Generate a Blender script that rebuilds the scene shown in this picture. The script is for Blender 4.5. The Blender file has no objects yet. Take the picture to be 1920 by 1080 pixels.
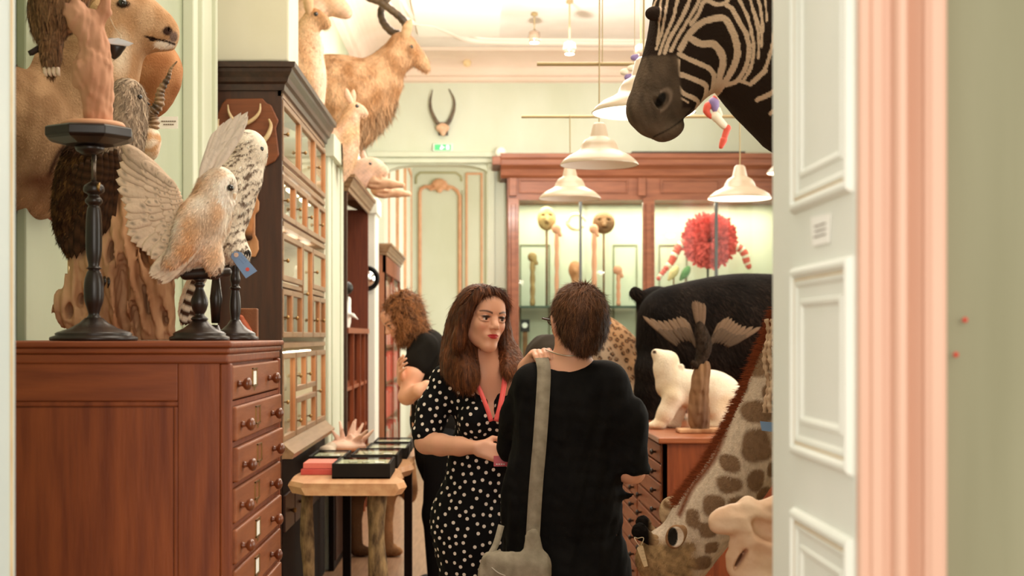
import bpy, bmesh, math, random
import numpy as np
from mathutils import Vector, Matrix, Euler
random.seed(7); RNG = np.random.default_rng(7)
PI = math.pi
sc = bpy.context.scene
COL = sc.collection

# ------------------------------------------------------------------ camera
CAM_Z = 1.45
F_PX = 2667.0                       # 50 mm lens on a 36 mm wide sensor, 1920 px frame
cd = bpy.data.cameras.new('camera'); cam = bpy.data.objects.new('camera', cd); COL.objects.link(cam)
cam.location = (0, 0, CAM_Z); cam.rotation_euler = (PI / 2, 0, 0)
cd.lens = 50; cd.sensor_width = 36; cd.clip_start = 0.05; cd.clip_end = 200
cd.shift_x = 60 / 1920; cd.shift_y = 90 / 1920
cd.dof.use_dof = True; cd.dof.focus_distance = 4.5; cd.dof.aperture_fstop = 4.5
sc.camera = cam

# ------------------------------------------------------------------ world and exposure
w = bpy.data.worlds.new('world'); sc.world = w; w.use_nodes = True
w.node_tree.nodes['Background'].inputs[0].default_value = (1.0, 0.93, 0.84, 1)
w.node_tree.nodes['Background'].inputs[1].default_value = 1.25
sc.view_settings.view_transform = 'Standard'; sc.view_settings.look = 'None'
sc.view_settings.gamma = 1; sc.view_settings.use_curve_mapping = False
sc.view_settings.exposure = 0.4
try:
    sc.cycles.use_denoising = True
    sc.cycles.max_bounces = 8; sc.cycles.diffuse_bounces = 4; sc.cycles.glossy_bounces = 3
    sc.cycles.transmission_bounces = 6; sc.cycles.transparent_max_bounces = 12
    sc.cycles.sample_clamp_indirect = 6; sc.cycles.caustics_reflective = False; sc.cycles.caustics_refractive = False
except Exception:
    pass

def area_light(name, loc, rot, sx, sy, power, color=(1, .93, .85)):
    l = bpy.data.lights.new(name, 'AREA'); l.shape = 'RECTANGLE'; l.size = sx; l.size_y = sy
    l.energy = power; l.color = color
    o = bpy.data.objects.new(name, l); COL.objects.link(o); o.location = loc; o.rotation_euler = rot
    return o
# area lights added as daylight at assumed, unseen windows of the right wall
for k, wy in enumerate((3.6, 6.8, 10.0, 13.2)):
    area_light('window_daylight', (3.38, wy, 2.25), (0, PI / 2, 0), 2.9, 1.5, 42, (1.0, .95, .86))
# fill light added behind the camera, no window there, to brighten the front room
area_light('window_daylight', (0.4, -2.2, 2.3), (PI / 2, 0, 0), 2.6, 2.2, 60, (1.0, .93, .82))

# ------------------------------------------------------------------ general helpers
def at(px, py, d):
    """a photograph position at depth d metres, as a world point"""
    return Vector(((px - 900) / F_PX * d, d, CAM_Z + (630 - py) / F_PX * d))
def atx(px, d): return (px - 900) / F_PX * d
def atz(py, d): return CAM_Z + (630 - py) / F_PX * d

def mesh_obj(name, V, F, mat=None, parent=None, smooth=True, colors=None):
    me = bpy.data.meshes.new(name)
    V = np.asarray(V, dtype=np.float64)
    if parent is not None and len(V):            # shapes are given in room coordinates; keep them relative to their thing's base
        r = parent
        while r.parent: r = r.parent
        if r.type == 'EMPTY':
            Mi = np.array(r.matrix_basis.inverted()); V = V @ Mi[:3, :3].T + Mi[:3, 3]
    me.from_pydata(V.tolist() if len(V) else [], [], [tuple(int(i) for i in f) for f in F])
    if smooth: me.polygons.foreach_set('use_smooth', [True] * len(me.polygons))
    if colors is not None:
        ca = me.color_attributes.new('Col', 'FLOAT_COLOR', 'POINT')
        c = np.ones((len(V), 4)); c[:, :3] = colors
        ca.data.foreach_set('color', c.ravel())
    me.update()
    o = bpy.data.objects.new(name, me); COL.objects.link(o)
    if mat: me.materials.append(mat)
    if parent: o.parent = parent
    return o

def thing(name, label, cat, loc=(0, 0, 0), rz=0, group=None):
    o = bpy.data.objects.new(name, None); COL.objects.link(o)
    o.location = loc; o.rotation_euler = (0, 0, rz); o.empty_display_size = .1
    o['label'] = label; o['category'] = cat
    if group: o['group'] = group
    return o
def tag(o, label, cat, group=None):
    o['label'] = label; o['category'] = cat
    if group: o['group'] = group
    return o
def struct(o): o['kind'] = 'structure'; return o
def stuff(o): o['kind'] = 'stuff'; return o
def dup(root, loc=None, rz=None, label=None, group=None, scale=None):
    r = root.copy(); COL.objects.link(r)
    if loc is not None: r.location = loc
    if rz is not None: r.rotation_euler = (0, 0, rz)
    if scale is not None: r.scale = (scale,) * 3
    if label: r['label'] = label
    if group: r['group'] = group
    for ch in list(root.children):
        c = ch.copy(); COL.objects.link(c); c.parent = r
        for g in list(ch.children):
            d = g.copy(); COL.objects.link(d); d.parent = c
    return r

class MB:
    """collects simple solids and links them as one mesh object"""
    def __init__(s): s.V = []; s.F = []
    def add(s, V, F):
        n = len(s.V); s.V += [tuple(v) for v in V]; s.F += [tuple(i + n for i in f) for f in F]; return s
    def box(s, x0, x1, y0, y1, z0, z1):
        V = [(x0, y0, z0), (x1, y0, z0), (x1, y1, z0), (x0, y1, z0), (x0, y0, z1), (x1, y0, z1), (x1, y1, z1), (x0, y1, z1)]
        return s.add(V, [(0, 3, 2, 1), (4, 5, 6, 7), (0, 1, 5, 4), (1, 2, 6, 5), (2, 3, 7, 6), (3, 0, 4, 7)])
    def bar(s, a, b, wx, wz, up=(0, 0, 1)):
        a = Vector(a); b = Vector(b); d = (b - a).normalized(); u = Vector(up)
        x = d.cross(u)
        if x.length < 1e-4: x = d.cross(Vector((1, 0, 0)))
        x.normalize(); z = x.cross(d)
        V = [p + x * (i * wx / 2) + z * (j * wz / 2) for p in (a, b) for i, j in ((-1, -1), (1, -1), (1, 1), (-1, 1))]
        return s.add(V, [(0, 1, 2, 3), (7, 6, 5, 4), (0, 4, 5, 1), (1, 5, 6, 2), (2, 6, 7, 3), (3, 7, 4, 0)])
    def tube(s, pts, r, n=8, cap=True, flat=1.0):
        V, F = tube(pts, r, n, cap, flat); return s.add(V, F)
    def lathe(s, prof, c=(0, 0, 0), n=24, axis='z'):
        V, F = lathe(prof, c, n, axis); return s.add(V, F)
    def build(s, name, mat, parent=None, smooth=False, bevel=0, seg=2, colors=None):
        o = mesh_obj(name, s.V, s.F, mat, parent, smooth, colors)
        if bevel:
            m = o.modifiers.new('bevel', 'BEVEL'); m.width = bevel; m.segments = seg; m.limit_method = 'ANGLE'; m.angle_limit = math.radians(40)
        return o

def spline(pts, n=6):
    """Catmull-Rom through pts (rows may carry extra columns such as the radius)"""
    P = np.asarray(pts, float)
    if len(P) < 3 or n <= 1:
        return P if n <= 1 else np.vstack([P[0] + (P[-1] - P[0]) * t for t in np.linspace(0, 1, n + 1)]) if len(P) == 2 else P
    Q = np.vstack([2 * P[0] - P[1], P, 2 * P[-1] - P[-2]]); out = []
    for i in range(1, len(Q) - 2):
        for t in np.arange(n) / n:
            a, b, c, d = Q[i - 1], Q[i], Q[i + 1], Q[i + 2]
            out.append(.5 * ((2 * b) + (-a + c) * t + (2 * a - 5 * b + 4 * c - d) * t * t + (-a + 3 * b - 3 * c + d) * t ** 3))
    out.append(P[-1]); return np.array(out)

def tube(pts, r, n=8, cap=True, flat=1.0, upv=None):
    P = [Vector(p[:3]) for p in pts]; m = len(P)
    R = [r] * m if np.isscalar(r) else list(r)
    V = []; F = []; prev = None
    for i, p in enumerate(P):
        d = (P[min(i + 1, m - 1)] - P[max(i - 1, 0)])
        d = d.normalized() if d.length > 1e-9 else Vector((0, 0, 1))
        if prev is None:
            u = Vector(upv) if upv is not None else (Vector((0, 0, 1)) if abs(d.z) < .9 else Vector((1, 0, 0)))
        else: u = prev
        u = (u - d * u.dot(d)); u.normalize(); prev = u; v = d.cross(u)
        for k in range(n):
            a = 2 * PI * k / n
            V.append(p + (u * math.cos(a) * flat + v * math.sin(a)) * R[i])
    for i in range(m - 1):
        for k in range(n):
            a = i * n + k; b = i * n + (k + 1) % n
            F.append((a, b, b + n, a + n))
    if cap:
        F.append(tuple(range(n))[::-1]); F.append(tuple(range((m - 1) * n, m * n)))
    return V, F

def lathe(prof, c=(0, 0, 0), n=24, axis='z'):
    V = []; F = []; c = Vector(c)
    for (r, z) in prof:
        r = max(r, 1e-4)
        for k in range(n):
            a = 2 * PI * k / n; x, y = r * math.cos(a), r * math.sin(a)
            V.append(c + (Vector((x, y, z)) if axis == 'z' else Vector((z, x, y)) if axis == 'x' else Vector((x, z, y))))
    m = len(prof)
    for i in range(m - 1):
        for k in range(n):
            a = i * n + k; b = i * n + (k + 1) % n
            F.append((a, b, b + n, a + n))
    F.append(tuple(range(n))[::-1]); F.append(tuple(range((m - 1) * n, m * n)))
    return V, F

# ------------------------------------------------------------------ implicit surfaces: one continuous skin for bodies
def rotm(e):
    return np.array(Euler(e).to_matrix())
class Sdf:
    """a list of blended solids; push() sets a local frame (rotation, origin, scale) for the solids that follow"""
    def __init__(s, k=.03): s.ops = []; s.k = k; s.T = None
    def push(s, rot, org, sc_=1.0):
        R = np.array(rot.to_matrix()) if hasattr(rot, 'to_matrix') else rotm(rot)
        s.T = (R, np.array(org, float)[:3], sc_); return s
    def pop(s): s.T = None; return s
    def loc(s, P):
        R, o, c = s.T; return ((np.asarray(P) - o) @ R) / c
    def _add(s, f, lo, hi, k, col, sub):
        if s.T is not None:
            R, o, c = s.T
            C = np.array([[(lo, hi)[i][0], (lo, hi)[j][1], (lo, hi)[l][2]] for i in (0, 1) for j in (0, 1) for l in (0, 1)]) @ R.T * c + o
            g = f
            f = lambda P, g=g, R=R, o=o, c=c: g(((P - o) @ R) / c) * c
            lo, hi = C.min(0), C.max(0)
        s.ops.append((f, lo, hi, s.k if k is None else k, col, sub)); return s
    def cone(s, a, b, ra, rb=None, k=None, col=None, sc3=None, sub=False):
        """tapered round limb from a to b; sc3 squeezes it along the axes"""
        rb = ra if rb is None else rb
        a = np.array(a, float)[:3]; b = np.array(b, float)[:3]; S = np.ones(3) if sc3 is None else np.array(sc3, float)
        lo = np.minimum(a - ra * S, b - rb * S); hi = np.maximum(a + ra * S, b + rb * S)
        def f(P, a=a, b=b, ra=ra, rb=rb, S=S):
            ba = (b - a) / S; Q = (P - a) / S; l2 = max(ba @ ba, 1e-12)
            t = np.clip((Q @ ba) / l2, 0, 1)
            return (np.linalg.norm(Q - t[..., None] * ba, axis=-1) - (ra + (rb - ra) * t)) * S.min()
        return s._add(f, lo, hi, k, col, sub)
    def chain(s, pts, k=None, col=None, sc3=None, n=1, sub=False):
        """pts rows x, y, z, r"""
        P = spline(pts, n) if n > 1 else np.asarray(pts, float)
        for p, q in zip(P[:-1], P[1:]): s.cone(p[:3], q[:3], max(p[3], .001), max(q[3], .001), k, col, sc3, sub)
        return s
    def ell(s, c, r, rot=(0, 0, 0), k=None, col=None, sub=False):
        c = np.array(c, float)[:3]; r = np.array(r, float) * np.ones(3); M = rotm(rot)
        ext = np.sqrt(((M * r) ** 2).sum(axis=1))
        def f(P, c=c, r=r, M=M):
            Q = (P - c) @ M
            k0 = np.linalg.norm(Q / r, axis=-1); k1 = np.linalg.norm(Q / (r * r), axis=-1)
            return k0 * (k0 - 1) / np.maximum(k1, 1e-9)
        return s._add(f, c - ext, c + ext, k, col, sub)
    def box(s, c, half, rot=(0, 0, 0), rnd=.01, k=None, col=None, sub=False):
        c = np.array(c, float)[:3]; h = np.array(half, float) - rnd; M = rotm(rot)
        ext = np.abs(M) @ (h + rnd)
        def f(P, c=c, h=h, M=M, rnd=rnd):
            q = np.abs((P - c) @ M) - h
            return np.linalg.norm(np.maximum(q, 0), axis=-1) + np.minimum(q.max(axis=-1), 0) - rnd
        return s._add(f, c - ext, c + ext, k, col, sub)
    def mesh(s, h, warp=None, fine=()):
        """h: cell size; fine: [(axis, from, to, cell)] stretches meshed more finely"""
        add = [o for o in s.ops if not o[5]]
        lo = np.min([o[1] for o in add], axis=0) - 3 * h; hi = np.max([o[2] for o in add], axis=0) + 3 * h
        ax = []
        for i in range(3):
            rng = sorted([q for q in fine if q[0] == i], key=lambda q: q[1]); p = lo[i]; arr = []
            for _, a, b, hf in rng:
                a = max(a, p); b = min(b, hi[i])
                if b <= a: continue
                if a > p: arr += list(np.linspace(p, a, max(2, int(math.ceil((a - p) / h)) + 1))[:-1])
                arr += list(np.linspace(a, b, max(2, int(math.ceil((b - a) / hf)) + 1))[:-1]); p = b
            arr += list(np.linspace(p, hi[i], max(2, int(math.ceil((hi[i] - p) / h)) + 1))); ax.append(np.array(arr))
        n = np.array([len(a) for a in ax]); f = np.full(n, 1e3)
        for (fn, a, b, k, col, sub) in s.ops:
            m = k + 2.5 * h
            i0 = [max(0, np.searchsorted(ax[i], a[i] - m) - 1) for i in range(3)]; i1 = [min(n[i], np.searchsorted(ax[i], b[i] + m) + 1) for i in range(3)]
            if any(i1[i] <= i0[i] for i in range(3)): continue
            G = np.stack(np.meshgrid(*[ax[i][i0[i]:i1[i]] for i in range(3)], indexing='ij'), -1)
            d = fn(G); sl = tuple(slice(i0[i], i1[i]) for i in range(3)); c = f[sl]
            if sub:
                d = -d; hh = np.maximum(k - np.abs(c - d), 0) / max(k, 1e-9); f[sl] = np.maximum(c, d) + hh * hh * k / 4
            else:
                hh = np.maximum(k - np.abs(c - d), 0) / max(k, 1e-9); f[sl] = np.minimum(c, d) - hh * hh * k / 4
        if warp is not None:
            band = np.argwhere(np.abs(f) < 5 * h)
            P = np.stack([ax[i][band[:, i]] for i in range(3)], -1)
            f[band[:, 0], band[:, 1], band[:, 2]] += warp(P)
        for i in range(3):
            for e in (0, -1):
                sl = [slice(None)] * 3; sl[i] = e; f[tuple(sl)] = np.maximum(f[tuple(sl)], h)
        return surface_nets(f, ax)
    def colors(s, V, default=(.5, .5, .5), soft=.02):
        D = [(o[0](V), np.array(o[4], float)) for o in s.ops if o[4] is not None]
        if not D: return np.tile(default, (len(V), 1))
        m = np.min([d for d, _ in D], axis=0); W = np.zeros(len(V)); C = np.zeros((len(V), 3))
        for d, c in D:
            wgt = np.exp(-(d - m) / soft); W += wgt; C += wgt[:, None] * c
        return C / W[:, None]

def surface_nets(f, ax):
    s = f < 0; nx, ny, nz = f.shape
    c = np.zeros((nx - 1, ny - 1, nz - 1), np.uint8)
    for dx in (0, 1):
        for dy in (0, 1):
            for dz in (0, 1):
                c += s[dx:nx - 1 + dx, dy:ny - 1 + dy, dz:nz - 1 + dz]
    I = np.argwhere((c > 0) & (c < 8))
    if not len(I): return np.zeros((0, 3)), []
    idx = np.full(c.shape, -1, np.int64); idx[I[:, 0], I[:, 1], I[:, 2]] = np.arange(len(I))
    acc = np.zeros((len(I), 3)); cnt = np.zeros(len(I))
    cor = [(a, b, d) for a in (0, 1) for b in (0, 1) for d in (0, 1)]
    for p in cor:
        for axn in range(3):
            if p[axn]: continue
            q = list(p); q[axn] = 1
            fp = f[I[:, 0] + p[0], I[:, 1] + p[1], I[:, 2] + p[2]]; fq = f[I[:, 0] + q[0], I[:, 1] + q[1], I[:, 2] + q[2]]
            m = (fp < 0) != (fq < 0)
            t = np.where(m, fp / np.where(m, fp - fq, 1), 0)
            pos = np.array(p, float)[None] + t[:, None] * (np.array(q) - np.array(p))[None]
            acc += np.where(m[:, None], pos, 0); cnt += m
    U = acc / cnt[:, None]
    V = np.stack([ax[i][I[:, i]] * (1 - U[:, i]) + ax[i][I[:, i] + 1] * U[:, i] for i in range(3)], -1)
    quads = []
    for axn in range(3):
        o1, o2 = [(1, 2), (2, 0), (0, 1)][axn]
        a = [slice(None)] * 3; b = [slice(None)] * 3
        a[axn] = slice(0, -1); b[axn] = slice(1, None)
        for o in (o1, o2): a[o] = slice(1, -1); b[o] = slice(1, -1)
        sa = s[tuple(a)]; sb = s[tuple(b)]
        E = np.argwhere(sa != sb)
        if not len(E): continue
        flip = sb[E[:, 0], E[:, 1], E[:, 2]]
        E = E.copy(); E[:, o1] += 1; E[:, o2] += 1
        def cell(d1, d2):
            C = E.copy(); C[:, o1] -= d1; C[:, o2] -= d2
            return idx[C[:, 0], C[:, 1], C[:, 2]]
        q = np.stack([cell(1, 1), cell(0, 1), cell(0, 0), cell(1, 0)], 1)
        q[flip] = q[flip][:, ::-1]
        quads.append(q)
    Q = np.vstack(quads)
    return V, Q

def vnormals(V, F):
    V = np.asarray(V, float); F = np.asarray(F)
    n = np.cross(V[F[:, 2]] - V[F[:, 0]], V[F[:, 3 if F.shape[1] > 3 else 1]] - V[F[:, 1 if F.shape[1] > 3 else 0]])
    N = np.zeros_like(V)
    for i in range(F.shape[1]): np.add.at(N, F[:, i], n)
    return N / np.maximum(np.linalg.norm(N, axis=1), 1e-12)[:, None]

def smooth_mesh(V, F, it=2, lam=.5):
    F = np.asarray(F); V = np.array(V, float)
    E = np.vstack([F[:, [i, (i + 1) % F.shape[1]]] for i in range(F.shape[1])])
    E = np.vstack([E, E[:, ::-1]])
    cnt = np.bincount(E[:, 0], minlength=len(V))[:, None]
    for _ in range(it):
        A = np.zeros_like(V); np.add.at(A, E[:, 0], V[E[:, 1]])
        V += lam * (A / np.maximum(cnt, 1) - V)
    return V

def fur(name, V, F, n, length, mat, parent, colors=None, comb=(0, 0, -1), lift=.5, width=.0012, mask=None, curl=0, jit=.25, zmin=None, xmin=None, lenfn=None, shade=.12):
    """short blades of hair rooted on a skin, combed along a direction (vector or function of the roots)"""
    F = np.asarray(F); V = np.asarray(V, float); N = vnormals(V, F)
    A = np.linalg.norm(np.cross(V[F[:, 1]] - V[F[:, 0]], V[F[:, 2]] - V[F[:, 0]]), axis=1)
    if mask is not None: A = A * mask(V[F].mean(axis=1))
    if A.sum() <= 0: return None
    pick = RNG.choice(len(F), n, p=A / A.sum()); fq = F[pick]
    u = RNG.random((n, 1)); v = RNG.random((n, 1))
    bil = lambda X: (X[fq[:, 0]] * (1 - u) * (1 - v) + X[fq[:, 1]] * u * (1 - v) + X[fq[:, 2]] * u * v + X[fq[:, 3]] * (1 - u) * v)
    P = bil(V); Nn = bil(N); Nn /= np.maximum(np.linalg.norm(Nn, axis=1), 1e-9)[:, None]
    D = comb(P) if callable(comb) else np.tile(np.array(comb, float), (n, 1))
    D = D / np.maximum(np.linalg.norm(D, axis=1), 1e-9)[:, None]
    T = D - Nn * (D * Nn).sum(1)[:, None] * .85
    T /= np.maximum(np.linalg.norm(T, axis=1), 1e-9)[:, None]
    J = RNG.normal(0, jit, (n, 3))
    L = length * (.6 + .8 * RNG.random((n, 1)))
    if lenfn is not None: L = L * lenfn(P)[:, None]
    d1 = T + Nn * lift + J; d1 /= np.linalg.norm(d1, axis=1)[:, None]
    d2 = T + Nn * lift * .4 + J * 1.3; d2 /= np.linalg.norm(d2, axis=1)[:, None]
    side = np.cross(d1, Nn + .3 * J); side /= np.maximum(np.linalg.norm(side, axis=1), 1e-9)[:, None]
    P0 = P - Nn * .001
    v0 = P0 - side * width; v1 = P0 + side * width
    M = P0 + d1 * L * .5; v2 = M + side * width * .7; v3 = M - side * width * .7
    v4 = M + d2 * L * .5
    VV = np.stack([v0, v1, v2, v3, v4], 1).reshape(-1, 3)
    if zmin is not None: VV[:, 2] = np.maximum(VV[:, 2], zmin)
    if xmin is not None: VV[:, 0] = np.maximum(VV[:, 0], xmin)
    b = np.arange(n)[:, None] * 5
    FF = [tuple(x) for x in np.hstack([b, b + 1, b + 2, b + 3])] + [tuple(x) for x in np.hstack([b + 3, b + 2, b + 4])]
    CC = None
    if colors is not None:
        c = bil(np.asarray(colors, float)) * (1 + RNG.normal(0, shade, (n, 1)))
        CC = np.repeat(np.clip(c, 0.002, 1), 5, axis=0)
    o = mesh_obj(name, VV, FF, mat, parent, True, CC)
    return stuff(o)

def noise3(P, f=1.0, seed=0):
    """cheap smooth pseudo noise in -1..1"""
    P = np.asarray(P) * f; r = np.random.default_rng(seed); out = 0
    for i in range(5):
        d = r.normal(size=3); d /= np.linalg.norm(d); ph = r.random() * 6.28; d2 = r.normal(size=3)
        out = out + np.sin((P @ d) * (1.3 + i * .7) + ph + 1.2 * np.sin(P @ d2 * .9 + i))
    return out / 3.2

# ------------------------------------------------------------------ materials
MATS = {}
def nodes(name):
    m = bpy.data.materials.new(name); m.use_nodes = True; nt = m.node_tree
    return m, nt, nt.nodes['Principled BSDF']
def rgba(c): return (c[0], c[1], c[2], 1)
def srgb(r, g, b):
    f = lambda x: (x / 255 / 12.92) if x / 255 <= .04045 else ((x / 255 + .055) / 1.055) ** 2.4
    return (f(r), f(g), f(b))
def plain(name, c, rough=.6, c2=None, scale=8, bump=0, bscale=40, metal=0, stretch=(1, 1, 1), detail=4, spec=.4, sheen=0, coat=0, lo=.35, hi=.65):
    if name in MATS: return MATS[name]
    m, nt, b = nodes(name); b.inputs['Base Color'].default_value = rgba(c); b.inputs['Roughness'].default_value = rough
    b.inputs['Metallic'].default_value = metal; b.inputs['Specular IOR Level'].default_value = spec
    b.inputs['Sheen Weight'].default_value = sheen; b.inputs['Coat Weight'].default_value = coat; b.inputs['Coat Roughness'].default_value = .15
    tc = nt.nodes.new('ShaderNodeTexCoord'); mp = nt.nodes.new('ShaderNodeMapping'); mp.inputs['Scale'].default_value = stretch
    nt.links.new(tc.outputs['Object'], mp.inputs['Vector'])
    if c2 is not None:
        n = nt.nodes.new('ShaderNodeTexNoise'); n.inputs['Scale'].default_value = scale; n.inputs['Detail'].default_value = detail
        r = nt.nodes.new('ShaderNodeValToRGB'); r.color_ramp.elements[0].color = rgba(c); r.color_ramp.elements[1].color = rgba(c2)
        r.color_ramp.elements[0].position = lo; r.color_ramp.elements[1].position = hi
        nt.links.new(mp.outputs[0], n.inputs['Vector']); nt.links.new(n.outputs['Fac'], r.inputs[0]); nt.links.new(r.outputs[0], b.inputs['Base Color'])
    if bump:
        n = nt.nodes.new('ShaderNodeTexNoise'); n.inputs['Scale'].default_value = bscale; n.inputs['Detail'].default_value = 5
        bp = nt.nodes.new('ShaderNodeBump'); bp.inputs['Strength'].default_value = bump; bp.inputs['Distance'].default_value = .01
        nt.links.new(mp.outputs[0], n.inputs['Vector']); nt.links.new(n.outputs['Fac'], bp.inputs['Height']); nt.links.new(bp.outputs[0], b.inputs['Normal'])
    MATS[name] = m; return m
def wood(name, c, c2, axis='z', rough=.45, coat=.15, scale=5, bump=.1, st=14):
    s = {'x': (1, st, st), 'y': (st, 1, st), 'z': (st, st, 1)}[axis]
    return plain(name, c, rough, c2, scale, bump, 18, stretch=s, detail=8, coat=coat, lo=.3, hi=.72)
def painted(name, rough=.8, bump=0, bscale=60, sheen=0, spec=.3, mult=None, stretch=(1, 1, 1)):
    """colour comes from the mesh's own colour attribute"""
    if name in MATS: return MATS[name]
    m, nt, b = nodes(name); a = nt.nodes.new('ShaderNodeAttribute'); a.attribute_name = 'Col'
    nt.links.new(a.outputs['Color'], b.inputs['Base Color']); b.inputs['Roughness'].default_value = rough
    b.inputs['Specular IOR Level'].default_value = spec; b.inputs['Sheen Weight'].default_value = sheen
    if bump:
        tc = nt.nodes.new('ShaderNodeTexCoord'); mp = nt.nodes.new('ShaderNodeMapping'); mp.inputs['Scale'].default_value = stretch
        n = nt.nodes.new('ShaderNodeTexNoise'); n.inputs['Scale'].default_value = bscale; n.inputs['Detail'].default_value = 4
        bp = nt.nodes.new('ShaderNodeBump'); bp.inputs['Strength'].default_value = bump; bp.inputs['Distance'].default_value = .01
        nt.links.new(tc.outputs['Object'], mp.inputs['Vector']); nt.links.new(mp.outputs[0], n.inputs['Vector']); nt.links.new(n.outputs['Fac'], bp.inputs['Height']); nt.links.new(bp.outputs[0], b.inputs['Normal'])
    MATS[name] = m; return m
def emit(name, c, s):
    if name in MATS: return MATS[name]
    m, nt, b = nodes(name); b.inputs['Base Color'].default_value = rgba(c); b.inputs['Emission Color'].default_value = rgba(c); b.inputs['Emission Strength'].default_value = s
    MATS[name] = m; return m
def glass_mat(name='glass', alpha=.03, tint=(.9, .95, .92), ior=1.2):
    if name in MATS: return MATS[name]
    m, nt, b = nodes(name); out = nt.nodes['Material Output']
    tr = nt.nodes.new('ShaderNodeBsdfTransparent'); gl = nt.nodes.new('ShaderNodeBsdfGlossy'); gl.inputs['Roughness'].default_value = .03
    tr.inputs[0].default_value = rgba(tint); mx = nt.nodes.new('ShaderNodeMixShader'); fr = nt.nodes.new('ShaderNodeFresnel'); fr.inputs[0].default_value = ior
    ad = nt.nodes.new('ShaderNodeMath'); ad.operation = 'ADD'; ad.inputs[1].default_value = alpha * .3; ad.use_clamp = True
    ge = nt.nodes.new('ShaderNodeNewGeometry'); iv = nt.nodes.new('ShaderNodeMath'); iv.operation = 'SUBTRACT'; iv.inputs[0].default_value = 1; mu = nt.nodes.new('ShaderNodeMath'); mu.operation = 'MULTIPLY'
    nt.links.new(ge.outputs['Backfacing'], iv.inputs[1]); nt.links.new(fr.outputs[0], ad.inputs[0]); nt.links.new(ad.outputs[0], mu.inputs[0]); nt.links.new(iv.outputs[0], mu.inputs[1]); nt.links.new(mu.outputs[0], mx.inputs[0]); nt.links.new(tr.outputs[0], mx.inputs[1]); nt.links.new(gl.outputs[0], mx.inputs[2])
    nt.links.new(mx.outputs[0], out.inputs['Surface']); MATS[name] = m; return m

M_sage = plain('sage_paint', srgb(208, 212, 192), .6, srgb(198, 202, 178), 1.6, .05, 30, stretch=(1, 1, .5))
M_sage_d = plain('sage_wall_cloth', srgb(142, 142, 116), .75, srgb(122, 122, 95), 2.2, .12, 120, stretch=(3, 1, .25))
M_pale = plain('pale_grey_green_paint', srgb(237, 238, 228), .5, srgb(229, 232, 221), 3, .04, 30)
M_cream = plain('cream_paint', srgb(226, 220, 198), .6, srgb(216, 210, 184), 2, .03, 20)
M_ceil = plain('ceiling_plaster', srgb(242, 232, 222), .8, srgb(226, 213, 200), 1.2)
M_cove = plain('cove_plaster', srgb(236, 214, 196), .8, srgb(230, 206, 186), 2)
M_gold = plain('pale_gilding', srgb(205, 172, 122), .5, srgb(222, 196, 150), 12, metal=.0)
M_pink = plain('salmon_paint', srgb(210, 171, 148), .42, srgb(199, 159, 136), 3, .05, 30, stretch=(2, 2, .2), coat=.1)
M_rose = plain('rose_gilding', srgb(206, 150, 112), .5, srgb(216, 168, 128), 9)
M_floor = wood('floor_boards', srgb(128, 92, 66), srgb(160, 122, 92), 'y', .4, .2, 4)
M_mahog = wood('mahogany', srgb(112, 48, 18), srgb(146, 72, 32), 'z', .5, .04, 4, .08, 10)
M_mahogx = wood('mahogany_along', srgb(116, 52, 22), srgb(150, 76, 36), 'x', .48, .06, 4, .08, 10)
M_drawer = wood('drawer_oak', srgb(130, 68, 32), srgb(158, 90, 48), 'y', .5, .04, 4, .08, 10)
M_dark = wood('dark_walnut', srgb(50, 26, 15), srgb(70, 38, 21), 'z', .4, .2, 4, .06, 10)
M_darkx = wood('dark_walnut_cornice', srgb(44, 28, 20), srgb(66, 42, 30), 'y', .4, .2, 4, .06, 10)
M_case = wood('case_oak', srgb(126, 94, 66), srgb(150, 116, 84), 'y', .45, .15, 4, .05, 10)
M_vit = wood('vitrine_mahogany', srgb(112, 62, 38), srgb(138, 84, 56), 'x', .5, .05, 3, .05, 8)
M_ebony = plain('ebonised_wood', srgb(28, 19, 15), .36, srgb(46, 31, 23), 6, .03, 30, coat=.15)
M_brass = plain('aged_brass', srgb(150, 116, 70), .35, metal=.9)
M_knob = plain('turned_knob_wood', srgb(104, 52, 26), .3, srgb(128, 70, 38), 10, coat=.4)
M_paper = plain('paper_card', srgb(250, 248, 240), .8)
M_ink = plain('faded_ink', srgb(120, 105, 90), .8)
M_black = plain('black_paint', srgb(18, 16, 14), .4)
M_glass = glass_mat()
M_rope = plain('string', srgb(200, 180, 150), .9)
# ================================================================== THE ROOM
XL, XR, YF, YB, ZC = -1.29, 3.4, 1.84, 15.6, 4.5
def sbox(name, dims, mat, **k):
    return struct(MB().box(*dims).build(name, mat, **k))
sbox('floor', (-4, 6, -4, 24, -.1, 0), M_floor)
# ---- front wall with the doorway the photographer looks through
struct(MB().box(.496, 6, 1.70, 1.82, 0, 5).box(.45, .496, 1.72, 1.80, 3.05, 5).build('wall_front', M_sage_d))
struct(MB().box(-6, -.78, 1.70, 1.82, 0, 5).box(-.78, .45, 1.70, 1.82, 3.3, 5).build('wall_front_left', M_sage_d))
# salmon architrave: a moulded profile run up the side of the opening (x across, y depth towards the viewer)
prof = [(.4495, 1.699), (.4495, 1.690), (.452, 1.686), (.462, 1.686), (.464, 1.680), (.476, 1.680), (.478, 1.684), (.4865, 1.684), (.4885, 1.672),
        (.492, 1.667), (.499, 1.666), (.503, 1.670), (.505, 1.682), (.509, 1.688), (.514, 1.684), (.5205, 1.677), (.5225, 1.670), (.5265, 1.667), (.529, 1.664),
        (.541, 1.660), (.5455, 1.663), (.549, 1.672), (.553, 1.69), (.556, 1.699)]
V = [(x, y, z) for z in (0, 3.3) for x, y in prof]; n = len(prof)
F = [(i, (i + 1) % n, (i + 1) % n + n, i + n) for i in range(n)] + [tuple(range(n))[::-1], tuple(range(n, 2 * n))]
struct(mesh_obj('trim_1', V, F, M_pink, smooth=False))

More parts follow.
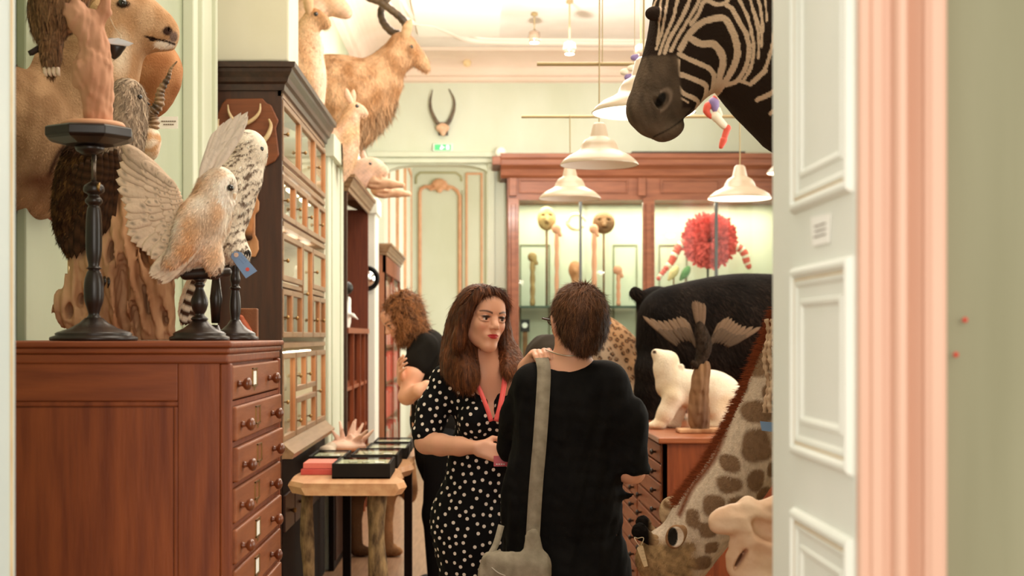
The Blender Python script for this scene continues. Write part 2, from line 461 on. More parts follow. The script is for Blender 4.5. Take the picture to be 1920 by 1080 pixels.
def leaf(name, xface, sgn, y0, y1, mats=M_pale):
    """a panelled door leaf standing open along the line of sight; xface is the face we see, sgn points away from it"""
    t = .045 * sgn
    b = MB(); b.box(min(xface, xface + t), max(xface, xface + t), y0, y1, .02, 3.0)
    o = struct(b.build(name, mats, bevel=.003))
    ya, yb = y0 + .012, y1 - .155
    def panel(za, zb):
        e = -sgn
        prof_ = [(0, 0), (.002, .006), (.006, .009), (.011, .009), (.015, .005), (.017, .0035), (.022, .005), (.026, .0045), (.030, .0015), (.046, .0012), (.048, .004), (.053, .004), (.058, .0)]
        V = []; F = []; k = len(prof_)
        for cy_, cz_, sy, sz in ((ya, za, 1, 1), (yb, za, -1, 1), (yb, zb, -1, -1), (ya, zb, 1, -1)):
            for d_, h_ in prof_: V.append((xface + e * h_, cy_ + sy * d_, cz_ + sz * d_))
        for c_ in range(4):
            for i in range(k - 1):
                q = (c_ * k + i, c_ * k + i + 1, (c_ + 1) % 4 * k + i + 1, (c_ + 1) % 4 * k + i); F.append(q if sgn < 0 else q[::-1])
        mesh_obj('panel_moulding', V, F, mats, o, False)
        for y_, z0_, z1_ in ((ya + .0175, za + .0175, zb - .0175), (yb - .0195, za + .0175, zb - .0175)): MB().box(*sorted((xface + e * .0036, xface + e * .0048)), y_, y_ + .002, z0_, z1_).build('gilt_line', M_gold, o)
        for z_ in (za + .0175, zb - .0195): MB().box(*sorted((xface + e * .0036, xface + e * .0048)), ya + .0175, yb - .0175, z_, z_ + .002).build('gilt_line', M_gold, o)
    return o, panel
d1, pan = leaf('door_1', .45, 1, 1.702, 2.19)
for za, zb in ((1.628, 2.85), (1.315, 1.52), (.30, 1.215)): pass
pan(1.624, 2.85); pan(1.281, 1.547); pan(.30, 1.205)
# the note taped to the door: a tilted paper square with two faint lines of writing
nt_ = thing('paper_note', 'small white handwritten note taped to the pale panelled door', 'note', (.447, 1.93, 1.59))
V = [(.4475, 1.985, 1.612), (.4475, 1.885, 1.598), (.4475, 1.892, 1.557), (.4475, 1.978, 1.553)]
V = [(.4475, 1.895, 1.606), (.4475, 1.992, 1.603), (.4475, 1.985, 1.571), (.4475, 1.902, 1.557)]
V = [(.4475, 1.818, 1.6068), (.4475, 1.926, 1.611), (.4475, 1.914, 1.5706), (.4475, 1.8267, 1.5699)]
mesh_obj('sheet', V + [(x + .0015, y, z) for x, y, z in V], [(0, 1, 2, 3), (7, 6, 5, 4), (0, 4, 5, 1), (1, 5, 6, 2), (2, 6, 7, 3), (3, 7, 4, 0)], M_paper, nt_, False)
wr = MB()
for z in (1.596, 1.589, 1.582):
    y = 1.84
    while y < 1.90:
        l = random.uniform(.003, .009); wr.box(.4466, .4476, y, y + l, z - .0009, z + .0009); y += l + .003
wr.build('handwriting', M_ink, nt_)
# left leaf: only its last few centimetres show
d2, pan2 = leaf('door_2', -.715, -1, 1.70, 2.19, plain('cool_pale_paint', srgb(206, 216, 212), .5, srgb(196, 208, 206), 3))
pan2(.3, 1.1); pan2(1.25, 2.9)
g = MB(); g.box(-.7165, -.712, 2.165, 2.1685, .1, 2.98); g.build('gilt_line', M_gold, d2)
# two red pins in the green wall
for px, py, lb in ((1808, 600, 'tiny red pin head stuck in the green wall, the upper one'), (1790, 665, 'tiny red pin head beside the salmon door frame, the lower one')):
    p = at(px, py, 1.69)
    o = MB().lathe([(0, -.006), (.0022, -.0055), (.0032, -.003), (.0026, -.001), (.001, 0), (.0007, .009)], (p.x, p.y + (.0 if px > 1800 else -.002), p.z), 12, 'y').build('red_pin', plain('red_pin', srgb(200, 40, 24), .3), None, True)
    tag(o, lb, 'pin')

# ---- left wall of the shop, with its flat pilasters and panel mouldings
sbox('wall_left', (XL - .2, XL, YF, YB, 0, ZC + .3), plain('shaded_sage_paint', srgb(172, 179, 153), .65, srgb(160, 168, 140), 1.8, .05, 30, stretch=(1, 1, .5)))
tr = MB()
for y0, y1, d in ((6.16, 6.72, .05),):
    tr.box(XL, XL + d, y0, y1, 0, ZC); tr.box(XL, XL + d + .02, y0 + .10, y0 + .14, 0, ZC); tr.box(XL, XL + d + .02, y1 - .14, y1 - .10, 0, ZC)
struct(tr.build('trim_2', M_sage, bevel=.006))
tr = MB()
for y0, y1 in ((3.95, 4.35), (4.75, 4.80), (4.90, 4.93)): tr.box(XL, XL + .03, y0, y1, 0, ZC)
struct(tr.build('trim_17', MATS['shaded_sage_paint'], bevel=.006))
tg = MB()
for y0 in (4.42, 4.70, 4.96): tg.box(XL, XL + .012, y0, y0 + .012, .2, 4.1)
struct(tg.build('trim_3', M_gold))
# cream pier above the tall glazed cabinet
struct(MB().box(XL, -.925, 6.88, 7.25, 2.78, ZC).build('wall_pier_1', M_cream, bevel=.01))
struct(MB().box(XL, -.935, 8.80, 9.75, 0, 2.68).build('wall_pier_2', M_sage, bevel=.01))
pm = MB(); pm.box(-.935, -.925, 8.95, 9.0, 0, 2.6).box(-.935, -.925, 9.5, 9.55, 0, 2.6).box(-.96, -.90, 8.78, 9.77, 2.56, 2.70)
struct(pm.build('trim_4', M_sage, bevel=.004))
struct(MB().box(XL, -.90, 12.25, 12.65, 0, 2.62).box(XL, -.88, 12.23, 12.67, 2.5, 2.64).build('wall_pier_3', M_pale, bevel=.01))
# gilt panel lines on the left wall above the bookcases
tg = MB()
for y0, y1 in ((12.9, 13.9), (14.1, 15.3)):
    for b_ in ((y0, y0 + .02, 2.75, 3.9), (y1 - .02, y1, 2.75, 3.9), (y0, y1, 2.75, 2.78), (y0, y1, 3.87, 3.9)): tg.box(XL, XL + .012, *b_)
struct(tg.build('trim_5', M_rose))

# ---- back wall and the tall doorway in it
OX0, OX1, OZ = atx(722, YB), atx(916, YB), atz(309, YB)
zt = atz(150, YB)
bw = MB(); bw.box(XL - .2, OX0, YB, YB + .25, 0, ZC + .3).box(OX1, XR, YB, YB + .25, 0, ZC + .3).box(OX0, OX1, YB, YB + .25, OZ, ZC + .3)
# rounded upper corners of the opening
for s, ox in ((1, OX0), (-1, OX1)):
    pts = [(ox, OZ)] + [(ox + s * .35 * (1 - math.cos(a)), OZ - .10 * (1 - math.sin(a))) for a in np.linspace(0, PI / 2, 8)]
    n = len(pts); V = [(x, y, z) for y in (YB, YB + .25) for x, z in pts]
    bw.add(V, [tuple(range(n)), tuple(range(n, 2 * n))[::-1]] + [(i, i + n, (i + 1) % n + n, (i + 1) % n) for i in range(n)])
struct(bw.build('wall_back', M_sage))
lt = MB(); zl = atz(293, YB)
lt.box(atx(688, YB), atx(932, YB), YB - .10, YB, zl - .02, zl + .04).box(atx(694, YB), atx(926, YB), YB - .06, YB, zl - .08, zl - .02).box(atx(688, YB), atx(722, YB), YB - .03, YB, 0, zl - .08).box(atx(914, YB), atx(928, YB), YB - .04, YB, 0, zl - .08)
struct(lt.build('trim_6', M_sage, bevel=.01))
# white bright strip in the corner
struct(MB().box(atx(655, 14.6), atx(680, 14.6), 14.5, 14.62, 2.3, 3.9).build('trim_7', plain('white_paint', srgb(236, 240, 236), .5), bevel=.01))
# ---- right wall with four tall windows
ww = MB(); edges = [YF]
for wy in (3.6, 6.8, 10.0, 13.2): edges += [wy - .8, wy + .8]
edges.append(YB)
for a, b in zip(edges[0::2], edges[1::2]): ww.box(XR, XR + .25, a, b, 0, ZC + .3)
for wy in (3.6, 6.8, 10.0, 13.2): ww.box(XR, XR + .25, wy - .8, wy + .8, 0, .75).box(XR, XR + .25, wy - .8, wy + .8, 3.8, ZC + .3)
struct(ww.build('wall_right', M_sage))
for i, wy in enumerate((3.6, 6.8, 10.0, 13.2)):
    m = MB()
    for b_ in ((wy - .8, wy - .74, .75, 3.8), (wy + .74, wy + .8, .75, 3.8), (wy - .03, wy + .03, .75, 3.8), (wy - .8, wy + .8, .75, .82), (wy - .8, wy + .8, 3.73, 3.8), (wy - .8, wy + .8, 2.7, 2.75), (wy - .8, wy + .8, 1.7, 1.74)):
        m.box(XR + .08, XR + .13, *b_)
    o = struct(m.build('window_%d' % (i + 1), M_pale))
    MB().box(XR + .1, XR + .106, wy - .78, wy + .78, .78, 3.78).build('window_pane', M_glass, o)
# ---- ceiling, cove and its mouldings
sbox('ceiling', (XL - .2, XR + .3, YF, YB + .3, ZC, ZC + .1), M_ceil)
cv = []   # cove profile (distance from wall, z)
zt = atz(152, YB)
cprof = [(0, zt - .02), (.05, zt), (.05, zt + .035), (.09, zt + .05), (.10, zt + .08)] + [(.10 + .42 * (1 - math.cos(a)), zt + .09 + (ZC - zt - .12) * math.sin(a)) for a in np.linspace(.1, PI / 2, 9)] + [(.56, ZC - .03), (.60, ZC - .002)]
def run_profile(prof, a, b, inward):
    a = Vector(a); b = Vector(b); n = Vector(inward)
    V = [p + n * d + Vector((0, 0, z)) for p in (a, b) for d, z in prof]; k = len(prof)
    return V, [(i, i + 1, i + 1 + k, i + k) for i in range(k - 1)]
cb = MB(); cb.add(*run_profile(cprof, (XL, YB, 0), (XR, YB, 0), (0, -1, 0))); cb.add(*run_profile(cprof, (XL, YB, 0), (XL, YF, 0), (1, 0, 0)))
struct(cb.build('trim_8', M_cove, smooth=False))
# ceiling ornament: a raised band that curves in and out round the central field
cpts = [(-.95, 11.2), (-.86, 12.4), (-.80, 13.3), (-.70, 13.7), (-.46, 13.9), (-.28, 14.25), (-.10, 14.62), (.30, 14.72), (1.0, 14.74), (1.9, 14.74), (2.4, 14.4), (2.8, 13.9)]
S = spline([(x, y, ZC) for x, y in cpts], 6)
bd = MB()
for off, r in ((0, .05), (.12, .028)):
    pp = []
    for i, p in enumerate(S):
        d = S[min(i + 1, len(S) - 1)] - S[max(i - 1, 0)]; d /= np.linalg.norm(d)
        pp.append((p[0] + d[1] * off, p[1] - d[0] * off, ZC))
    bd.tube(pp, r, 8, True, .8)
struct(bd.build('trim_9', plain('moulding_plaster', srgb(246, 228, 212), .7), smooth=True))
# a lit white laylight panel let into the ceiling
lx1 = atx(938, 13.6)
struct(MB().box(-.62, lx1, 10.8, 14.35, ZC - .03, ZC + .01).build('ceiling_panel', plain('white_ceiling_field', srgb(250, 240, 228), .8)))
for (px, py, r_) in ((876, 118, .045),):
    p = at(px, py, 15.35); struct(MB().lathe([(0, 0), (r_, .01), (r_ * .7, .03), (.01, .04)], p, 12, 'y').build('trim_10', M_gold))

# ---- the room beyond the doorway
NX0, NY = -1.04, 22.0
struct(MB().box(NX0 - .2, NX0, YB + .25, NY, 0, 4.6).build('wall_beyond_left', M_sage))
struct(MB().box(NX0, 3, NY, NY + .2, 0, 4.6).build('wall_beyond', M_sage))
struct(MB().box(NX0, 3, YB + .25, NY, 4.3, 4.4).build('ceiling_beyond', M_ceil))
pw = MB(); gl = MB()
def frame_rect(m, x0, x1, z0, z1, w, y, t=.02):
    m.box(x0, x0 + w, y - t, y, z0, z1).box(x1 - w, x1, y - t, y, z0, z1).box(x0 + w, x1 - w, y - t, y, z0, z0 + w).box(x0 + w, x1 - w, y - t, y, z1 - w, z1)
X = lambda px: atx(px, NY); Z = lambda py: atz(py, NY)
# a rocaille panel: arched rose-gilt moulding crowned by a shell
arch = [(X(787), Z(1000)), (X(787), Z(362)), (X(789), Z(354)), (X(797), Z(350)), (X(806), Z(350)), (X(822), Z(344)), (X(838), Z(349)), (X(849), Z(352)), (X(857), Z(358)), (X(862), Z(368)), (X(862), Z(1000))]
pp = [Vector((x, NY - .01, z)) for x, z in arch]
struct(MB().tube(pp, .028, 8).build('trim_11', M_rose, smooth=True))
pp = [Vector((X(x), NY - .01, Z(z))) for x, z in ((780, 345), (781, 331), (788, 324), (855, 324), (865, 331), (866, 340))]
struct(MB().tube(pp, .016, 6).build('trim_12', plain('olive_moulding', srgb(176, 172, 132), .6), smooth=True))
sh = Sdf(.02); c = Vector((X(824), NY - .03, Z(349)))
for a in np.linspace(-1.25, 1.25, 7): sh.ell(c + Vector((math.sin(a) * .075, 0, math.cos(a) * .06)), (.028, .035, .06), (0, a, 0))
for s in (-1, 1): sh.chain([(c.x + s * .06, c.y, c.z - .03, .03), (c.x + s * .13, c.y, c.z - .05, .022), (c.x + s * .19, c.y, c.z - .02, .012)])
sh.ell(c + Vector((0, -.01, -.06)), (.05, .04, .05))
V, F = sh.mesh(.009); struct(mesh_obj('trim_13', V, F, M_rose))
m = MB(); frame_rect(m, X(873), X(905), Z(1000), Z(324), .03, NY); struct(m.build('trim_14', M_rose))
m = MB(); m.box(X(773), X(777), NY - .04, NY, 0, 4).box(X(868), X(870), NY - .03, NY, 0, 3.7).box(X(912), X(915), NY - .04, NY, 0, 4); struct(m.build('trim_15', M_sage))
m = MB()
for y0, y1 in ((16.1, 17.6), (17.9, 19.4), (19.7, 21.4)):
    for b_ in ((y0, y0 + .05, 2.0, 3.9), (y1 - .05, y1, 2.0, 3.9), (y0, y1, 2.0, 2.06), (y0, y1, 3.84, 3.9)): m.box(NX0, NX0 + .02, *b_)
struct(m.build('trim_16', M_rose))
area_light('next_room_daylight', (2.6, 18.6, 2.4), (0, PI / 2, 0), 2.6, 2.6, 130, (1, .95, .86))
# baseboards
struct(MB().box(XL, XL + .03, YF, YB, 0, .18).build('baseboard_left', M_sage)); struct(MB().box(XL, OX0, YB - .03, YB, 0, .18).box(OX1, XR, YB - .03, YB, 0, .18).build('baseboard_back', M_sage))
# ================================================================== FURNITURE
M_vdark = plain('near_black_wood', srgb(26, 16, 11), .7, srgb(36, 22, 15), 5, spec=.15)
# ---- drawer chest in the left foreground
CX, CY0, CY1, CT = -.565, 3.20, 4.0, 1.438
ch = thing('drawer_chest', 'tall reddish mahogany chest of shallow drawers in the left foreground', 'chest of drawers', (-.9, 3.6, 0))
CXL = -1.235
b = MB(); b.box(CXL, CX - .012, CY0 + .012, CY1, .02, CT - .05); b.build('carcass', M_mahog, ch)
# side: stiles, rails, recessed panel
for bx in ((CX - .115, CX - .0205), (CXL, CXL + .08)): MB().box(bx[0], bx[1], CY0, CY0 + .02, .0, CT - .048).build('side_stile', M_mahog, ch, bevel=.003)
for bz in ((CT - .135, CT - .048), (0, .1)): MB().box(CXL + .08, CX - .115, CY0, CY0 + .02, *bz).build('side_rail', M_mahogx, ch, bevel=.003)
b = MB()
for x0, x1, z0, z1 in ((CXL + .08, CX - .115, CT - .147, CT - .135), (CX - .125, CX - .115, .1, CT - .147)): b.box(x0, x1, CY0 + .004, CY0 + .014, z0, z1)
b.build('panel_bead', M_mahog, ch, bevel=.003)
b = MB(); b.box(CXL + .09, CX - .127, CY0 + .008, CY0 + .016, .1, CT - .15); b.build('side_panel', M_mahog, ch)
# moulded top
b = MB(); b.box(CXL - .01, CX + .010, CY0 - .022, CY1 + .03, CT - .014, CT); b.box(CXL, CX + .004, CY0 - .014, CY1 + .02, CT - .028, CT - .014).box(CXL, CX - .0, CY0 - .008, CY1 + .012, CT - .05, CT - .028)
b.build('top', M_mahogx, ch, bevel=.005, seg=3)
# front frame
for yy_ in (CY0, CY1 - .03): MB().box(CX - .02, CX + .004, yy_, yy_ + .03, 0, CT - .05).build('front_post', M_mahog, ch, bevel=.004, seg=3)
outs = [.004, .012, .016, .010, .012, .010, .012, .01, .01, .01, .01, .01, .01, .01]
pitch = .0935
knob_prof = [(.0055, 0), (.0085, .002), (.0065, .006), (.0055, .010), (.0065, .012), (.0125, .016), (.015, .022), (.0135, .028), (.006, .032), (.0, .033)]
for k in range(14):
    zt_ = CT - .056 - k * pitch; zb_ = zt_ - .078
    xo = CX + outs[k]
    d = MB().box(CX - .3, xo, CY0 + .034, CY1 - .034, zb_, zt_).build('drawer', M_drawer, ch, bevel=.004)
    MB().box(CX - .02, CX + .002, CY0 + .03, CY1 - .03, zb_ - .014, zb_ - .003).build('drawer_rail', M_mahog, ch)
    for ky in (CY0 + .095, CY1 - .235):
        MB().lathe(knob_prof, (xo, ky, (zt_ + zb_) / 2 - .004), 16, 'x').build('knob', M_knob, d, True)
    yc = 3.535
    m = MB(); zc = (zt_ + zb_) / 2 + .006
    for bx in ((yc - .034, yc - .029, zc - .022, zc + .022), (yc + .029, yc + .034, zc - .022, zc + .022), (yc - .034, yc + .034, zc - .024, zc - .019), (yc - .034, yc + .034, zc + .019, zc + .022)): m.box(xo - .001, xo + .003, *bx)
    m.box(xo, xo + .002, yc - .006, yc + .006, zc - .034, zc - .022)
    lf = m.build('label_frame', M_brass, d)
    if k in (0, 4, 5, 7, 9): MB().box(xo - .001, xo + .0012, yc - .028, yc + .028, zc - .019, zc + .014).build('paper_label', M_paper, d)

# ---- tall glazed wall cabinet
GX, GY0, GY1 = -.95, 6.82, 8.72
GT = 2.755
cab = thing('glazed_cabinet', 'tall dark wood wall cabinet with many small glazed doors along the left wall', 'cabinet', (-1.1, 7.7, 0))
b = MB(); b.box(XL + .01, GX - .0, GY0, GY0 + .03, 0, GT - .12); b.build('side_panel', M_dark, cab, bevel=.002)
b = MB(); b.box(XL + .01, GX, GY1 - .03, GY1, 0, GT - .12).box(XL + .01, XL + .03, GY0, GY1, 0, GT - .1); b.build('back_board', plain('cabinet_lining', srgb(220, 214, 190), .8), cab)
cp = [(0, -.13), (.012, -.128), (.016, -.10), (.03, -.09), (.036, -.07), (.052, -.045), (.055, -.03), (.07, -.026), (.072, -.002), (.0, 0), (-.3, 0)]
def cornice(name, mat, parent, X0, Y0, Y1, T, s=1.0, left=None):
    """cornice that runs along the front (x = X0) and returns on the near side (y = Y0)"""
    m = MB(); k = len(cp); xl = XL + .01 if left is None else left
    A = [(xl, Y0 - d * s, T + z * s) for d, z in cp]; B = [(X0 + d * s, Y0 - d * s, T + z * s) for d, z in cp]; C = [(X0 + d * s, Y1, T + z * s) for d, z in cp]
    for P, Q in ((A, B), (B, C)): m.add(P + Q, [(i, i + 1, i + 1 + k, i + k) for i in range(k - 1)])
    m.add([C[i] for i in range(k)] + [(xl, Y1, T + cp[i][1] * s) for i in range(k)], [tuple(range(k))])
    return m.build(name, mat, parent)
cornice('cornice', M_darkx, cab, GX, GY0, GY1, GT, 1.0)
def stage(m, x0, x1, y0, y1, z0, z1): m.box(x0, x1, y0, y1, z0, z1)
# bottom plinth with its own drawers
b = MB(); b.box(XL + .01, GX, GY0, GY1, 0, .86); b.build('base', M_vdark, cab, bevel=.004)  # shade beside the table put into the base as near black colour
b = MB(); b.add(*run_profile([(0, -.03), (.05, -.03), (.06, -.005), (.03, .02), (.0, .05)], (GX, GY0, .89), (GX, GY1, .89), (1, 0, 0))); b.add([(GX + d_, GY0, .89 + z_) for d_, z_ in [(0, -.03), (.05, -.03), (.06, -.005), (.03, .02), (.0, .05)]], [(4, 3, 2, 1, 0)]); b.build('base_moulding', M_case, cab)
for k in range(5):
    y0 = GY0 + .04 + k * .37; d = MB().box(GX - .01, GX + .012, y0, y0 + .34, .50, .68).build('base_drawer', M_dark, cab, bevel=.004)
    MB().lathe([(.006, 0), (.009, .012), (.015, .02), (.012, .03), (0, .032)], (GX + .012, y0 + .17, .59), 10, 'x').build('knob', M_brass, d, True)
M_pane = glass_mat('cabinet_pane', .5, (.96, .97, .93))
M_edge = plain('door_edge_pine', srgb(198, 138, 92), .5, srgb(182, 120, 76), 6)
M_led = emit('strip_lamp', (1, .86, .62), 5)
def gdoor(y0, y1, z0, z1, knob='l'):
    w = .028
    m = MB()
    for bx in ((y0, y0 + w, z0, z1), (y1 - w, y1, z0, z1), (y0 + w, y1 - w, z0, z0 + w), (y0 + w, y1 - w, z1 - w, z1)): m.box(GX - .02, GX + .006, *bx)
    d = m.build('glazed_door', M_case, cab, bevel=.003)
    m = MB().box(GX - .02, GX + .0065, y1 - w - .012, y1 - w, z0 + w, z1 - w); m.build('sight_edge', M_edge, d)
    MB().box(GX - .010, GX - .006, y0 + w, y1 - w - .012, z0 + w, z1 - w).build('pane', M_pane, d)
    ky = y0 + .014 if knob == 'l' else y1 - .014
    MB().lathe([(.003, 0), (.004, .012), (.010, .016), (.011, .022), (.006, .027), (0, .028)], (GX + .006, ky, (z0 + z1) / 2 - .02), 10, 'x').build('knob', M_brass, d, True)
def zrow(py): return atz(py, GY0)
def yface(px): return .95 * F_PX / (900 - px)
doors = [(527, 563, 185, 301), (563, 590, 185, 301), (590, 611, 185, 301), (527, 553, 326, 409), (553, 575, 326, 409), (575, 596, 326, 409), (596, 611, 326, 409),
         (527, 566, 436, 525), (527, 547, 541, 633), (547, 566, 541, 633), (567, 585, 436, 633), (586, 611, 436, 525), (586, 599, 541, 633), (599, 611, 541, 633),
         (527, 553, 663, 830), (554, 573, 663, 742), (554, 573, 755, 830), (573, 591, 663, 742), (573, 591, 755, 830), (592, 611, 663, 830)]
for xa, xb, ya_, yb_ in doors:
    gdoor(max(yface(xa), GY0 + .01), min(yface(xb), GY1 - .01) - .006, zrow(yb_), zrow(ya_))
H = MB()
for py in (314, 418, 648, 838): H.box(XL + .03, GX + .004, GY0 + .03, GY1 - .03, zrow(py) - .012, zrow(py) + .012)
H.box(XL + .03, GX, GY0 + .03, yface(566), zrow(533) - .01, zrow(533) + .01).box(XL + .03, GX, yface(586), GY1 - .03, zrow(533) - .01, zrow(533) + .01)
H.box(GX - .02, GX + .0, GY0, GY1, zrow(180) - .0, GT - .12).build('shelf', M_case, cab)
for py in (320, 425, 655):
    for j in range(3):
        y_ = GY0 + .10 + j * .55
        MB().box(GX - .07, GX - .045, y_, y_ + .34, zrow(py) - .03, zrow(py) - .016).build('strip_lamp', M_led, cab)
area_light('cabinet_strip_light', (GX - .15, 7.77, 2.55), (0, 0, 0), .2, 1.7, 4.5, (1, .86, .68))
area_light('cabinet_strip_light', (GX - .15, 7.77, zrow(318)-.03), (0, 0, 0), .2, 1.7, 3, (1, .86, .68))
area_light('cabinet_strip_light', (GX - .15, 7.77, zrow(424)-.03), (0, 0, 0), .2, 1.7, 3, (1, .86, .68))
area_light('cabinet_strip_light', (GX - .15, 7.77, zrow(655)-.03), (0, 0, 0), .2, 1.7, 3, (1, .86, .68))
# small pale specimens inside, seen through the panes
gm = plain('pale_shell', srgb(226, 222, 208), .4, srgb(190, 200, 196), 12)
specs = [(6.98, zrow(520), .035, .075), (8.3, zrow(520), .04, .07), (7.75, zrow(742), .02, .08), (8.2, zrow(742), .03, .05), (7.3, zrow(300), .04, .05), (7.9, zrow(405), .035, .06), (7.35, zrow(826), .04, .06)]
for i, (y_, z_, r_, h_) in enumerate(specs):
    pr = [(r_ * .8, 0), (r_, h_ * .3), (r_ * .8, h_ * .8), (r_ * .3, h_ * 1.3), (r_ * .45, h_ * 1.6), (r_ * .2, h_ * 2), (0, h_ * 2.02)]
    o = MB().lathe([(r * (1 + .0 * i), z) for r, z in pr], (GX - .12, y_, z_ - .012), 14).build('shell_specimen', gm, None, True)
    tag(o, 'small pale shell shape standing behind a glazed door of the tall cabinet', 'specimen', 'specimens in the glazed cabinet')

# ---- second cabinet: open niche with dark interior
c2 = thing('open_bookcase', 'dark open bookcase with reddish inside behind the tall glazed cabinet', 'bookcase', (-1.1, 11, 0))
BX, BY0, BY1, BT = -.95, 10.15, 12.1, 2.60
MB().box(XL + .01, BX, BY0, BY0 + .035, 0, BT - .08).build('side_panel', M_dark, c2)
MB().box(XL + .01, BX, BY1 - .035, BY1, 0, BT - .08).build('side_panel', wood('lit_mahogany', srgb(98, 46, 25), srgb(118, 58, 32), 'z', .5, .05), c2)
MB().box(XL + .01, XL + .03, BY0, BY1, 0, BT - .05).build('back_panel', M_dark, c2)
cornice('cornice', M_case, c2, BX, BY0, BY1, BT, .9)
m = MB()
for z_ in (.35, .7, 1.05): m.box(XL + .03, BX - .01, BY0 + .03, BY1 - .03, z_, z_ + .025)
m.box(XL + .03, BX + .01, BY0 + .03, BY1 - .03, 1.47, 1.51); m.build('shelf', M_mahogx, c2)
m = MB()
for y_ in (10.7, 11.3, 11.75): m.box(BX - .03, BX, y_, y_ + .03, 0, 1.47)
m.build('divider', M_mahog, c2)
# ---- third: glazed bookcase
c3 = thing('glass_fronted_bookcase', 'brown glass fronted bookcase holding red books behind the browsing girl', 'bookcase', (-1.05, 13.8, 0))
TX, TY0, TY1, TT = -.845, 12.75, 15.1, 2.28
MB().box(XL + .01, TX, TY0, TY0 + .05, 0, TT - .08).build('side_panel', wood('warm_brown_wood', srgb(150, 92, 60), srgb(166, 108, 74), 'z', .45, .1), c3)
MB().box(XL + .01, TX, TY1 - .05, TY1, 0, TT - .08).box(XL + .01, XL + .03, TY0, TY1, 0, TT - .05).build('back_panel', M_mahog, c3)
cornice('cornice', M_case, c3, TX, TY0, TY1, TT, .8)
m = MB()
for z_ in (.3, .66, 1.0, 1.34, 1.68): m.box(XL + .03, TX - .03, TY0 + .05, TY1 - .05, z_, z_ + .025)
m.build('shelf', M_mahogx, c3)
m = MB()
for y0, y1 in ((TY0, TY0 + .06), (13.9, 13.94), (TY1 - .06, TY1)): m.box(TX - .012, TX, y0, y1, .1, TT - .14)
m.box(TX - .03, TX, TY0, TY1, TT - .26, TT - .1).box(TX - .03, TX, TY0, TY1, 0, .12); m.build('door_frame', M_mahog, c3)
MB().box(TX - .018, TX - .014, TY0 + .09, TY1 - .09, .12, TT - .26).build('pane', glass_mat('thin_clear_glass', 0, (.97, .98, .97), 1.02), c3)
bk_cols = [srgb(200, 60, 50), srgb(214, 84, 74), srgb(190, 180, 170), srgb(206, 70, 60), srgb(90, 60, 40), srgb(222, 200, 180)]
bmats = [plain('book_cloth_%d' % i, c, .6) for i, c in enumerate(bk_cols)]
for si, z_ in enumerate((.325, .685, 1.025, 1.365, 1.705)):
    y_ = TY0 + .1; j = 0
    while y_ < TY1 - .12:
        t_ = random.uniform(.03, .06); h_ = random.uniform(.2, .28)
        mi = random.choice([0, 0, 1, 3, 2]) if si in (1, 2, 3) else random.choice([2, 4, 5, 1])
        o = MB().box(TX - .20, TX - .022, y_, y_ + t_ - .002, z_ + .001, z_ + h_).build('book', bmats[mi], None, bevel=.003)
        tag(o, ('red', 'coral', 'grey', 'crimson', 'brown', 'cream')[mi] + ' spined book on shelf %s of the glass fronted bookcase' % ('one', 'two', 'three', 'four', 'five')[si], 'book', 'books on shelf %s of the glass fronted bookcase, %s' % (('one', 'two', 'three', 'four', 'five')[si], ('red', 'coral', 'grey', 'crimson', 'brown', 'cream')[mi]))
        y_ += t_; j += 1

# ---- rustic table with live edge top
TBX0, TBX1, TBY0, TBY1, TBZ = -.86, -.375, 6.5, 8.66, .775
tb = thing('rustic_table', 'rustic plank table with wavy live edge top and bark covered legs', 'table', (-.63, 7.6, 0))
M_plank = wood('pale_plank', srgb(214, 166, 122), srgb(188, 134, 92), 'y', .5, .15, 3, .08, 7)
n = 60; top = []; 
for i in range(n):
    t = i / (n - 1); y = TBY0 + (TBY1 - TBY0) * t
    xl = TBX0 - .03 * math.sin(t * 9) - .02 + (.06 * (1 - t / .05) if t < .05 else 0); xr = TBX1 + .02 * math.sin(t * 13 + 1) + .015 * math.sin(t * 31) - (.012 if t < .02 else 0)
    top.append((xl, xr, y))
V = []; F = []
for xl, xr, y in top:
    for x, z in ((xl + .015, TBZ), (xl - .0, TBZ - .02), (xl + .02, TBZ - .055), (xr - .02, TBZ - .055), (xr, TBZ - .025), (xr - .012, TBZ)):
        V.append((x, y + .01 * math.sin(x * 20) * (1 if y < 6.6 else 0), z))
for i in range(n - 1):
    for k in range(6): a = i * 6 + k; c_ = i * 6 + (k + 1) % 6; F.append((a, a + 6, c_ + 6, c_))
F += [tuple(range(6)), tuple(range(n * 6 - 6, n * 6))[::-1]]
mesh_obj('tabletop', V, F, M_plank, tb, False)
M_bark = plain('bark', srgb(74, 54, 34), .9, srgb(150, 122, 84), 30, .8, 60, stretch=(1, 1, .4))
for (x, y, r) in ((-.80, 6.62, .030), (-.475, 6.60, .042), (-.80, 8.55, .035), (-.43, 8.52, .045)):
    pts = [(x + .006 * math.sin(z * 9 + x), y + .006 * math.cos(z * 7), z) for z in np.linspace(0, TBZ - .05, 14)]
    rs = [r * (1 + .12 * math.sin(z[2] * 17 + x * 9)) for z in pts]
    if y < 7: MB().tube(pts, rs, 10).build('leg', M_bark, tb, True)
    else: MB().box(x - .024, x + .024, y - .024, y + .024, .0, TBZ - .05).build('leg', M_vdark, tb, bevel=.003)

